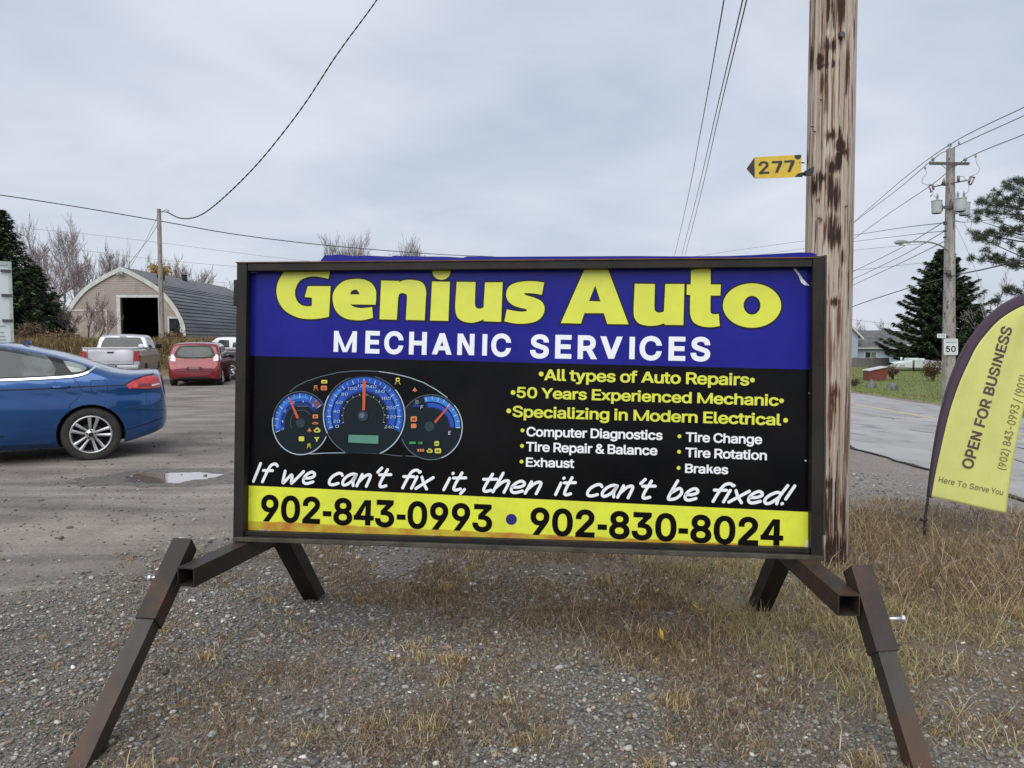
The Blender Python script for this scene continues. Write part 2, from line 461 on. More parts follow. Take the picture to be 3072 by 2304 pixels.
# puddle
m_water = mat('muddy_water', (0.26, 0.18, 0.12), 0.02, spec=1.0, coat=1.0, coat_rough=0.01)
m_mud = mat('wet_mud', (0.085, 0.073, 0.062), 0.6, col2=(0.15, 0.133, 0.115), scale=14, bump=0.01, bscale=30)
pc = on_z(505, 1434)
def blob(cx, cy, rx, ry_, z, n, seed, name, m, zfn=None):
    r_ = random.Random(seed); ph = [r_.uniform(0, 6.28) for _ in range(5)]
    b = MB(); pts = []
    for k in range(n):
        a = 2 * math.pi * k / n
        q = 1 + .12 * math.sin(2*a + ph[0]) + .10 * math.sin(3*a + ph[1]) + .07 * math.sin(5*a+ph[2]) + .05 * math.sin(9*a+ph[3]) + .04 * math.sin(17*a+ph[4])
        pts.append((cx + rx * q * math.cos(a), cy + ry_ * q * math.sin(a)))
    zs = max(height(x, y) for x, y in pts) if zfn is None else None
    c = b.bm.verts.new((cx, cy, (height(cx, cy) if zfn else zs) + z))
    vs = [b.bm.verts.new((x, y, (height(x, y) if zfn else zs) + z)) for x, y in pts]
    for k in range(n): b.bm.faces.new((c, vs[k], vs[(k+1) % n]))
    o = b.build(name, m, fix=False); tag(o, kind='structure'); return o
blob(pc.x, pc.y, 0.80, 0.62, 0.006, 90, 3, 'wet_mud', m_mud, zfn=1)
blob(pc.x + .02, pc.y, 0.43, 0.36, 0.008, 90, 8, 'puddle', m_water)

# ------------------------------------------------------------------ gravel stones (stuff)
def icosa():
    t = (1 + 5 ** .5) / 2
    v = np.array([(-1,t,0),(1,t,0),(-1,-t,0),(1,-t,0),(0,-1,t),(0,1,t),(0,-1,-t),(0,1,-t),(t,0,-1),(t,0,1),(-t,0,-1),(-t,0,1)], float)
    v /= np.linalg.norm(v[0])
    f = np.array([(0,11,5),(0,5,1),(0,1,7),(0,7,10),(0,10,11),(1,5,9),(5,11,4),(11,10,2),(10,7,6),(7,1,8),(3,9,4),(3,4,2),(3,2,6),(3,6,8),(3,8,9),(4,9,5),(2,4,11),(6,2,10),(8,6,7),(9,8,1)])
    return v, f
def Hn(P): return np.array([height(a, b) for a, b in P])
def stones(name, P, rad, seed, pal, m):
    rng = np.random.RandomState(seed); n = len(P)
    bv, bf = icosa()
    V = bv[None] * (1 + rng.uniform(-.22, .22, (n, 12, 1)))
    S = np.stack([rng.uniform(.75, 1.45, n), rng.uniform(.65, 1.1, n), rng.uniform(.35, .75, n)], 1) * rad[:, None]
    V = V * S[:, None, :]
    tx = rng.uniform(-.35, .35, n); c, s = np.cos(tx)[:, None], np.sin(tx)[:, None]
    y, z = V[:, :, 1].copy(), V[:, :, 2].copy(); V[:, :, 1] = c * y - s * z; V[:, :, 2] = s * y + c * z
    a = rng.uniform(0, 6.28, n); c, s = np.cos(a)[:, None], np.sin(a)[:, None]
    x, y = V[:, :, 0].copy(), V[:, :, 1].copy(); V[:, :, 0] = c * x - s * y; V[:, :, 1] = s * x + c * y
    V[:, :, 0] += P[:, 0, None]; V[:, :, 1] += P[:, 1, None]; V[:, :, 2] += (Hn(P) + .004 + S[:, 2] * .55)[:, None]
    Fc = (bf[None] + (np.arange(n) * 12)[:, None, None]).reshape(-1, 3)
    pal = np.array(pal); w = pal[:, 3] / pal[:, 3].sum()
    idx = rng.choice(len(pal), n, p=w)
    C = pal[idx, :3] * rng.uniform(.7, 1.25, (n, 1))
    C = np.repeat(C[:, None, :], 12, 1).reshape(-1, 3)
    me = mesh_np(name, V.reshape(-1, 3), Fc, m, smooth=False, colors=C)
    return link(name, me)
PAL = [(r_*1.4, g_0*1.38, b_0*1.34, w_0) for r_, g_0, b_0, w_0 in [(.085,.083,.082,5), (.14,.134,.125,7), (.20,.192,.178,6), (.29,.275,.25,3.2), (.42,.41,.385,.9), (.56,.55,.52,.16), (.19,.13,.11,.6), (.28,.205,.17,.4), (.13,.15,.15,2), (.20,.22,.22,1.2), (.17,.13,.085,2.5)]]
m_stone = mat('stone', (1, 1, 1), 0.85, col2=(.78, .78, .78), scale=90, tint=True, spec=.35)
def scatter(n, seed, y0, y1, dens, xl=.80, power=1.0, xmin=-99, xmax=99):
    """random points in the camera-side wedge of ground, thinned by dens(P)"""
    rng = np.random.RandomState(seed)
    y = y0 + (y1 - y0) * rng.rand(n) ** power
    x = (rng.rand(n) * 2 - 1) * (xl * y + .4)
    P = np.stack([x, y], 1)
    k = (rng.rand(n) < dens(P)) & (x > xmin) & (x < xmax)
    return P[k]
def d_grav(P):
    g, s, f = zones(P); n = ngrid(P * 2.2 + 7, 11, 4)
    return np.clip(g * 1.05 + .03, 0, 1) * (1 - .72 * s) * np.clip(.45 + 1.6 * (n - .35), .2, 1) * np.clip((4.3 - P[:, 0]), 0, 1)
P1 = scatter(98000, 1, 1.9, 4.6, d_grav, power=.85)
r1 = np.random.RandomState(2).lognormal(math.log(.0050), .45, len(P1)); r1 = np.clip(r1, .0025, .021)
o = stones('gravel', P1, r1, 4, PAL, m_stone); tag(o, 'loose grey gravel stones lying in front of and under the sign', 'gravel', kind='stuff')
P2 = scatter(36000, 9, 4.4, 8.2, d_grav)
r2 = np.clip(np.random.RandomState(8).lognormal(math.log(.0085), .4, len(P2)), .004, .026)
o = stones('gravel_behind_sign', P2, r2, 14, PAL, m_stone); tag(o, 'thinner loose gravel behind the sign towards the lot', 'gravel', kind='stuff')
P3 = scatter(5200, 19, 4.0, 12, lambda P: (P[:, 0] < -1.2) * .9)
r3 = np.clip(np.random.RandomState(18).lognormal(math.log(.006), .5, len(P3)), .003, .022)
o = stones('lot_pebbles', P3, r3, 24, [(.12,.11,.10,3),(.2,.185,.16,4),(.3,.28,.25,.7),(.14,.105,.075,2)], m_stone); tag(o, 'scattered small pebbles on the packed dirt lot', 'gravel', kind='stuff')

# ------------------------------------------------------------------ grass, weeds (stuff)
m_blade = mat('dry_blades', (1, 1, 1), 0.8, tint=True, spec=.2)
def blades(P, h, w, lean, seed, pal, z0=None, curl=.6, segs=2):
    rng = np.random.RandomState(seed); n = len(P)
    a = rng.uniform(0, 6.28, n); d = np.stack([np.cos(a), np.sin(a)], 1)
    b = rng.uniform(0, 6.28, n); wd = np.stack([np.cos(b), np.sin(b)], 1) * w[:, None] * .5
    z = (Hn(P) if z0 is None else z0)
    base = np.column_stack([P, z])
    ln = lean[:, None]
    def lv(t, k):
        off = d * (ln * (t ** (1 + curl)) * h[:, None]); up = h * t * np.sqrt(np.maximum(.05, 1 - (lean * t * .8) ** 2))
        q = base.copy(); q[:, :2] += off; q[:, 2] += up
        l = q.copy(); l[:, :2] -= wd * k; r = q.copy(); r[:, :2] += wd * k
        return l, r, q
    l0, r0, _ = lv(0, 1); l1, r1, _ = lv(.55, .8); _, _, t = lv(1.0, 0)
    V = np.stack([l0, r0, l1, r1, t], 1).reshape(-1, 3)
    f = np.array([(0, 1, 3), (0, 3, 2), (2, 3, 4)])
    Fc = (f[None] + (np.arange(n) * 5)[:, None, None]).reshape(-1, 3)
    pal = np.array(pal); idx = rng.choice(len(pal), n, p=pal[:, 3] / pal[:, 3].sum())
    C = pal[idx, :3] * rng.uniform(.65, 1.3, (n, 1))
    return V, Fc, np.repeat(C[:, None], 5, 1).reshape(-1, 3)
def join(parts):
    V, Fc, C, o = [], [], [], 0
    for v, f, c in parts:
        V.append(v); Fc.append(f + o); C.append(c); o += len(v)
    return np.concatenate(V), np.concatenate(Fc), np.concatenate(C)
DRY = [(.48,.38,.22,4), (.36,.27,.15,5), (.24,.165,.09,6), (.60,.51,.34,1.6), (.25,.25,.09,1.6), (.15,.10,.055,3)]
OLV = [(.27,.25,.10,3), (.38,.33,.15,4), (.47,.39,.22,4), (.33,.24,.12,4), (.18,.20,.065,1.2)]
BRN = [(.23,.155,.085,5), (.32,.225,.13,4), (.16,.105,.062,4), (.44,.34,.19,2.5)]
def tufts(centres, per, spread, hm, seed, pal, wid=.003, lean=(.2, 1.0)):
    rng = np.random.RandomState(seed); P, h = [], []
    for (x, y, s) in centres:
        k = int(per * s); r = np.abs(rng.normal(0, spread * s, k)); a = rng.uniform(0, 6.28, k)
        P.append(np.stack([x + r * np.cos(a), y + r * np.sin(a)], 1)); h.append(rng.uniform(.45, 1.1, k) * hm * s)
    P, h = np.concatenate(P), np.concatenate(h)
    return blades(P, h, rng.uniform(.7, 1.4, len(P)) * wid, rng.uniform(lean[0], lean[1], len(P)), seed + 1, pal)

def d_grass(P):
    g, s, f = zones(P); n = ngrid(P * 1.8 + 31, 21, 5)
    x, y = P[:, 0], P[:, 1]
    bx = np.interp(y, [2.3, 3.05, 3.36, 4.2, 5.3, 7], [1.5, .75, .15, -.35, -.95, -1.2])
    base = np.clip((x - bx + (n - .5) * 2.6 + .05) / 1.0, 0, 1)
    f_ = ngrid(P * 5.5 + 13, 33, 3); base = base * np.clip(.30 + 3.2 * (f_ - .38), .04, 1)
    base = base * np.clip((6.9 - y + (n - .5) * 1.6) / .8, 0, 1)
    base = base * np.clip((3.1 + .25 * y - x + (n - .5) * 1.5) / .7, 0, 1)
    return base * np.clip(.25 + 2.4 * (n - .36), 0.04, 1)
parts = []
G = scatter(380000, 41, 2.4, 7.4, d_grass, power=.8, xmin=-.6)
rng = np.random.RandomState(77)
n = ngrid(G * 1.3, 61, 4)
k = n > .56
kb_ = n < .47
hA = rng.uniform(.025, .09, len(G)) 
parts.append(blades(G[k], hA[k], rng.uniform(.0016, .0036, k.sum()), rng.uniform(.4, 1.25, k.sum()), 43, OLV))
k2 = (~k) & (~kb_)
parts.append(blades(G[k2], hA[k2] * .9, rng.uniform(.0016, .0036, k2.sum()), rng.uniform(.4, 1.25, k2.sum()), 44, DRY))
parts.append(blades(G[kb_], hA[kb_] * .8, rng.uniform(.0018, .0036, kb_.sum()), rng.uniform(.4, 1.3, kb_.sum()), 45, BRN + [(.11,.07,.045,5), (.30,.22,.13,2)]))
V, Fc, C = join(parts)
o = link('dry_grass', mesh_np('dry_grass', V, Fc, m_blade, colors=C)); tag(o, 'matted dry autumn grass between the right sign leg and the road', 'grass', kind='stuff')

# taller tangle round the pole and the flag
def d_tall(P):
    n = ngrid(P * 2.5 + 3, 71, 4); x, y = P[:, 0], P[:, 1]
    return np.clip((x - 1.3 + (n - .5)) / .6, 0, 1) * np.clip((3.05 + .27 * y - x) / .5, 0, 1) * np.clip((n - .3) * 3, 0, 1) * np.clip((6.7 - y) / .6, 0, 1) * np.clip((y - 3.5) / .8, 0, 1)
T = scatter(45000, 51, 3.3, 6.9, d_tall, xmin=.8)
parts = [blades(T, rng.uniform(.06, .23, len(T)), rng.uniform(.0018, .0036, len(T)), rng.uniform(.45, 1.25, len(T)), 53, BRN + [(.20,.12,.075,6), (.27,.17,.11,5), (.14,.085,.055,4)] + DRY)]
S_ = scatter(11000, 55, 2.6, 6.8, lambda P: d_grass(P) * .8, xmin=.2)
parts.append(blades(S_, rng.uniform(.08, .24, len(S_)), rng.uniform(.0018, .003, len(S_)), rng.uniform(.3, 1.2, len(S_)), 57, [(.50,.42,.26,3), (.33,.25,.14,3), (.2,.14,.08,2)]))
V, Fc, C = join(parts)
o = link('tall_weeds', mesh_np('tall_weeds', V, Fc, m_blade, colors=C)); tag(o, 'tall tangled brown weeds around the pole foot and the flag', 'weeds', kind='stuff')

# low brown weeds on the gravel under and before the sign
def d_low(P):
    g, s, f = zones(P); n = ngrid(P * 2.6 + 90, 81, 5)
    return np.clip((n - .455 + .15 * np.exp(-((P[:, 0] + .2) / 1.3) ** 2 - ((P[:, 1] - 4.1) / 1.2) ** 2)) * 5.0, 0, 1) * g * np.clip((P[:, 0] + 1.9 + .35 * (P[:, 1] - 3) + (n - .5)) / 1.2, .03, 1)
Lw = scatter(330000, 91, 2.0, 6.4, d_low, power=.9, xmax=3.5)
parts = [blades(Lw, rng.uniform(.010, .055, len(Lw)) * (.6 + .9 * ngrid(Lw * 3.1 + 5, 97, 3)), rng.uniform(.0015, .0038, len(Lw)), rng.uniform(.3, 1.3, len(Lw)), 93, [(.22,.155,.092,6), (.30,.22,.135,4), (.13,.088,.055,5), (.48,.39,.25,1.6), (.22,.20,.09,1.5)])]
cs = [(-.42, 3.35, 1.1), (-.30, 3.1, .9), (-.03, 2.93, .9), (-.52, 2.72, 1.0), (-1.0, 3.6, .6), (-1.55, 3.7, .6), (-1.2, 3.95, .5), (-2.3, 3.6, .6), (-2.05, 3.3, .6), (-.9, 4.8, .6), (.1, 3.5, .8), (.5, 3.2, .9), (.35, 2.75, .6), (-.75, 2.55, .5), (.05, 4.2, .9), (-2.6, 2.95, .5), (-2.75, 4.0, .5), (.9, 2.6, .8), (-1.7, 2.6, .3), (.75, 3.6, 1.0), (-.3, 4.3, 1.0)]
cs = [(x_, y_, s_ * .62) for x_, y_, s_ in cs[:10]]
rt_ = random.Random(12)
for _k in range(110):
    y_ = rt_.uniform(2.3, 5.2); x_ = rt_.uniform(-.55, .75) * y_; s_ = rt_.choice([.18, .25, .3, .4, .55, .8])
    cs.append((x_, y_, s_)); 
    if rt_.random() < .4: cs.append((x_ + rt_.uniform(-.1, .1), y_ + rt_.uniform(-.06, .06), s_ * .7))
parts.append(tufts(cs, 120, .07, .10, 95, [(.50,.38,.19,4), (.40,.28,.13,4), (.58,.47,.27,2), (.30,.21,.10,3), (.20,.13,.07,3)], .0026, (.2, 1.1)))
V, Fc, C = join(parts)
o = link('low_weeds', mesh_np('low_weeds', V, Fc, m_blade, colors=C)); tag(o, 'low withered weeds and straw tufts growing through the gravel', 'weeds', kind='stuff')

# bank grass, lawn grass far away
def rect_pts(n, x0, x1, y0, y1, seed):
    r_ = np.random.RandomState(seed); return np.stack([r_.uniform(x0, x1, n), r_.uniform(y0, y1, n)], 1)
B = rect_pts(46000, -34, -8, 31.0, 42, 101)
B = B[(ngrid(B * .6, 5, 4) + .16 * np.clip((B[:, 1] - 33) / 3, 0, 1)) > .46]
hb = rng.uniform(.18, .62, len(B)) * np.clip((B[:, 1] - 30.5 + .1 * (B[:, 0] + 20)) / 2.0, .1, 1)
V, Fc, C = blades(B, hb, rng.uniform(.02, .05, len(B)), rng.uniform(.2, .9, len(B)), 103, [(.30,.22,.10,4), (.22,.155,.075,5), (.14,.10,.055,4), (.20,.19,.07,2), (.12,.075,.045,2)])
o = link('bank_grass', mesh_np('bank_grass', V, Fc, m_blade, colors=C)); tag(o, 'tall tan dead grass on the bank behind the parked cars', 'grass', kind='stuff')
B = rect_pts(42000, 15.3, 42, 18, 78, 111)
B = B[(B[:, 0] / B[:, 1] > .40) & (B[:, 0] / B[:, 1] < .80)]
V, Fc, C = blades(B, rng.uniform(.03, .08, len(B)), rng.uniform(.02, .06, len(B)), rng.uniform(.3, 1.0, len(B)), 113, [(.16,.21,.055,5), (.20,.245,.070,4), (.25,.25,.09,1.5), (.13,.175,.05,2), (.27,.22,.11,.8)])
o = link('lawn_blades', mesh_np('lawn_blades', V, Fc, m_blade, colors=C)); tag(o, 'short green lawn grass sloping across the road', 'grass', kind='stuff')
# ------------------------------------------------------------------ THE SIGN
m_rust = mat('rusted_black_steel', (0.010, 0.0095, 0.009), 0.55, 0.1, col2=(0.030, 0.018, 0.012), scale=5.5, lo=.42, hi=.66, col3=(0.020, 0.021, 0.018), scale3=2.4, bump=.0012, bscale=160, spec=.3)
m_rust2 = mat('brown_rusted_steel', (0.030, 0.024, 0.020), 0.55, 0.2, col2=(0.088, 0.038, 0.020), scale=6, lo=.45, hi=.68, col3=(0.035, 0.031, 0.028), scale3=3, bump=.0012, bscale=160, spec=.45)
m_legst = mat('grey_brown_steel', (0.060, 0.054, 0.046), 0.5, 0.4, col2=(0.032, 0.027, 0.024), scale=2.6, lo=.42, hi=.64, col3=(0.095, 0.048, 0.028), scale3=3.3, lo3=.50, hi3=.70, bump=.001, bscale=180, spec=.5)
m_tube_shade = mat('tube_shade', (0.012, 0.011, 0.010), 0.9)  # near-black standing in for the shade inside the tubes
m_zinc = mat('bright_zinc', (0.75, 0.77, 0.78), 0.35, 0.7)

OL = Vector((-1.305, 3.462, 0.532)); SW = 2.657     # lower left corner of the frame; it leans back a little
SR = Matrix.Rotation(-.1058, 4, 'Z') @ Matrix.Rotation(-.0659, 4, 'X') @ Matrix.Rotation(.0031, 4, 'Y')
SH = 1.300
sign = thing('service_sign', 'large blue, black and yellow auto mechanic sign in a rusty steel frame on splayed legs', 'sign', OL, 0)
sign.rotation_euler = SR.to_euler()
SM = Matrix.Translation(OL) @ SR   # local x right, y away from viewer, z up
SMI = SM.inverted()
def loc(p): return SMI @ Vector(p)
SD = 0.050                                           # depth of the printed sheet behind the frame's front
def S(px, py, d=SD):
    """photograph pixel -> (u, v) on the printed sheet, by sighting it from the eye"""
    r = ray(px, py); o = loc((0, 0, HC)); q = SMI.to_3x3() @ r
    t = (d - o.y) / q.y; p = o + q * t
    return (p.x, p.z)

# printed sheet: three bands, wavy top edge standing proud of the frame
m_blue = mat('blue_print', (0.008, 0.009, 0.20), 0.28, col2=(0.013, 0.014, 0.235), scale=2.0, coat=.22, coat_rough=.07, spec=.1, bump=.004, bscale=2.2)
m_black = mat('black_print', (0.0028, 0.0028, 0.0040), 0.26, col2=(0.006, 0.0055, 0.006), scale=3, coat=.14, coat_rough=.08, spec=.06, bump=.004, bscale=2.2)
def yellow_print():
    m = mat('yellow_print', (0.70, 0.76, 0.045), 0.34, col2=(0.64, 0.68, 0.05), scale=7, coat=.3, coat_rough=.15, bump=.0015, bscale=3.0)
    N, L = m.node_tree.nodes, m.node_tree.links; b = N['Principled BSDF']
    src = b.inputs['Base Color'].links[0].from_socket
    tc = N.new('ShaderNodeTexCoord'); sx = N.new('ShaderNodeSeparateXYZ'); L.new(tc.outputs['Object'], sx.inputs[0])
    n = N.new('ShaderNodeTexNoise'); n.inputs['Scale'].default_value = 9; n.inputs['Detail'].default_value = 6; L.new(tc.outputs['Object'], n.inputs[0])
    def mth(op, a, c):
        q = N.new('ShaderNodeMath'); q.operation = op
        for i, v in enumerate((a, c)):
            if isinstance(v, (int, float)): q.inputs[i].default_value = v
            else: L.new(v, q.inputs[i])
        return q.outputs[0]
    # rusty stain seeping up from the lower frame, stronger on the left half
    lim = mth('SUBTRACT', 0.086, mth('MULTIPLY', sx.outputs[0], 0.016))
    e = mth('SUBTRACT', lim, sx.outputs[2])
    e = mth('ADD', e, mth('MULTIPLY', mth('SUBTRACT', n.outputs[0], 0.5), 0.012))
    f = N.new('ShaderNodeMapRange'); f.inputs[1].default_value = 0.0; f.inputs[2].default_value = 0.006; L.new(e, f.inputs[0])
    n2 = N.new('ShaderNodeTexNoise'); n2.inputs['Scale'].default_value = 14; n2.inputs['Detail'].default_value = 5; L.new(tc.outputs['Object'], n2.inputs[0])
    r = N.new('ShaderNodeValToRGB'); r.color_ramp.elements[0].position = .35; r.color_ramp.elements[0].color = (.50, .42, .03, 1)
    r.color_ramp.elements[1].position = .65; r.color_ramp.elements[1].color = (.42, .17, .02, 1); L.new(n2.outputs[0], r.inputs[0])
    mx = N.new('ShaderNodeMix'); mx.data_type = 'RGBA'; L.new(f.outputs[0], mx.inputs[0]); L.new(src, mx.inputs[6]); L.new(r.outputs[0], mx.inputs[7])
    # faint smudges at the left end
    n3 = N.new('ShaderNodeTexNoise'); n3.inputs['Scale'].default_value = 16; n3.inputs['Detail'].default_value = 8; L.new(tc.outputs['Object'], n3.inputs[0])
    r3 = N.new('ShaderNodeMapRange'); r3.inputs[1].default_value = .60; r3.inputs[2].default_value = .75; r3.inputs[4].default_value = .35; L.new(n3.outputs[0], r3.inputs[0])
    m3 = N.new('ShaderNodeMix'); m3.data_type = 'RGBA'; L.new(r3.outputs[0], m3.inputs[0]); L.new(mx.outputs[2], m3.inputs[6]); m3.inputs[7].default_value = (.45, .40, .06, 1)
    L.new(m3.outputs[2], b.inputs['Base Color']); return m
m_yel = yellow_print()
uL, uR = 0.03, SW - 0.03
_, vb1 = S(751, 1067); _, vb2 = S(2434, 1109)
_, vy1 = S(737, 1456); _, vy2 = S(2433, 1536.5)
sh = MB()
def quad(u0, v0, u1, v1a, u0t, v0t, mi): pass
sh.mi = 2; sh.face([(uL, SD, .022), (uR, SD, .022), (uR, SD, vy2), (uL, SD, vy1)])
sh.mi = 1; sh.face([(uL, SD, vy1), (uR, SD, vy2), (uR, SD, vb2), (uL, SD, vb1)])
sh.mi = 0
rs = random.Random(3)
tu0, tv0 = S(948, 788); tu1, tv1 = S(975, 763); tuE, tvE = S(2440, 752)
tops = [(uL, SH - .02), (tu0 - .004, SH - .02), (tu1, S(975, 764)[1])]
for px, py in ((985, 766), (1015, 763), (1060, 768), (1110, 767), (1175, 770), (1178, 767), (1260, 769), (1340, 770), (1390, 773), (1400, 769), (1500, 770), (1700, 769), (1900, 768), (2050, 769), (2180, 768), (2260, 765), (2330, 761), (2400, 757), (2436, 758), (2452, 764), (2462, 772)):
    a, b_ = S(px, py); tops.append((a, b_))
tops[-1] = (uR, tops[-1][1])
poly = [(uL, vb1), (uR, vb2)] + tops[::-1]
vs = [Vector((a, SD, b_)) for a, b_ in poly]
for t in tessellate_polygon([vs]): sh.face([vs[i] for i in t])
# the thin edge thickness behind
sh.mi = 3; sh.box((uL, SD + .003, .022), (uR, SD + .009, SH - .02))
m_backing = mat('grey_sign_backing', (0.20, 0.20, 0.20), 0.7)
face_o = sh.build('printed_sheet', [m_blue, m_black, m_yel, m_backing], sign, fix=False)

def rail(name, lo, hi, m, bev=.002):
    b = MB(); b.box(lo, hi); return b.build(name, m, sign, bevel=bev, segs=1)
rail('frame_post', (0, 0, 0.0), (.050, .062, SH), m_rust)
rail('frame_post', (SW - .048, 0, 0.0), (SW, .062, SH + .006), m_rust)
rail('frame_rail', (.052, .002, SH - .040), (SW - .050, .046, SH - .004), m_rust)
b = MB(); b.box((-.004, -.004, SH - .003), (SW - .02, .050, SH + .002)); b.build('frame_lip', mat('bare_rust_lip', (0.16, 0.075, 0.05), .7, .2, col2=(.09, .045, .03), scale=12), sign)
rail('frame_rail', (.052, .012, .020), (SW - .050, .046, .040), m_rust)
b = MB(); b.box((.0, -.006, -.006), (SW, .060, .014)); b.build('frame_sill', mat('greenish_worn_steel', (0.085, 0.080, 0.058), .6, .3, col2=(.045, .038, .030), scale=7, bump=.001, bscale=120), sign, bevel=.002, segs=1)
# right outer bracket of the frame
b = MB(); b.box((SW + .001, .004, .10), (SW + .012, .058, SH + .012)); b.build('hanger_bracket', m_rust2, sign, bevel=.002, segs=1)
b = MB(); b.box((-.020, .010, SH - .20), (-.001, .050, SH - .08)); b.build('hanger_bracket', m_rust, sign, bevel=.002, segs=1)
# torn white corners of the print
for a_, b_ in ((2416, 1382), (742, 1120), (1300, 1606), (2000, 1634), (744, 1440), (2428, 1180)):
    u_, v_ = S(a_, b_); q = MB(); q.tube([(u_, SD - .0005, v_), (u_, SD - .005, v_)], .0042, 8); q.build('screw', m_zinc, sign)
m_torn = mat('torn_white_vinyl', (0.75, 0.75, 0.76), .5, col2=(.45, .45, .47), scale=30)
def scrap(name, pts, m, w=.0016):
    b = MB(); vs = [Vector((*S(x, y)[:1], SD - w, S(x, y)[1])) for x, y in pts]
    for t in tessellate_polygon([vs]): b.face([vs[i] for i in t])
    return b.build(name, m, sign, fix=False)
scrap('torn_vinyl', [(2413, 1647), (2418, 1625), (2427, 1612), (2430, 1600), (2434, 1602), (2434, 1650)], m_torn)
scrap('torn_vinyl', [(2378, 806), (2384, 803), (2398, 822), (2408, 838), (2428, 858), (2412, 856), (2402, 848), (2394, 828)], m_torn, .006)
scrap('torn_vinyl', [(745, 812), (762, 808), (775, 812), (772, 818), (750, 820)], m_torn, .006)
scrap('torn_vinyl', [(738, 1592), (752, 1590), (768, 1594), (776, 1588), (800, 1588), (818, 1590), (822, 1596), (740, 1598)], mat('peeling_buff_paper', (.50, .40, .25), .8, col2=(.2, .16, .1), scale=40), .0016)

# ---- lettering tools
KC = {'yellow_letter': mat('yellow_letter', (0.68, 0.72, 0.05), .32, coat=.15, coat_rough=.12, col2=(.62, .66, .055), scale=5),
      'white_letter': mat('white_letter', (0.80, 0.83, 0.86), .35, coat=.15),
      'black_letter': mat('black_letter', (0.004, 0.003, 0.003), .5, spec=.08),
      'navy_dot': mat('navy_dot', (0.012, 0.010, 0.16), .35, coat=.3),
      'outline': mat('dark_letter_outline', (0.014, 0.012, 0.016), .45, spec=.2)}
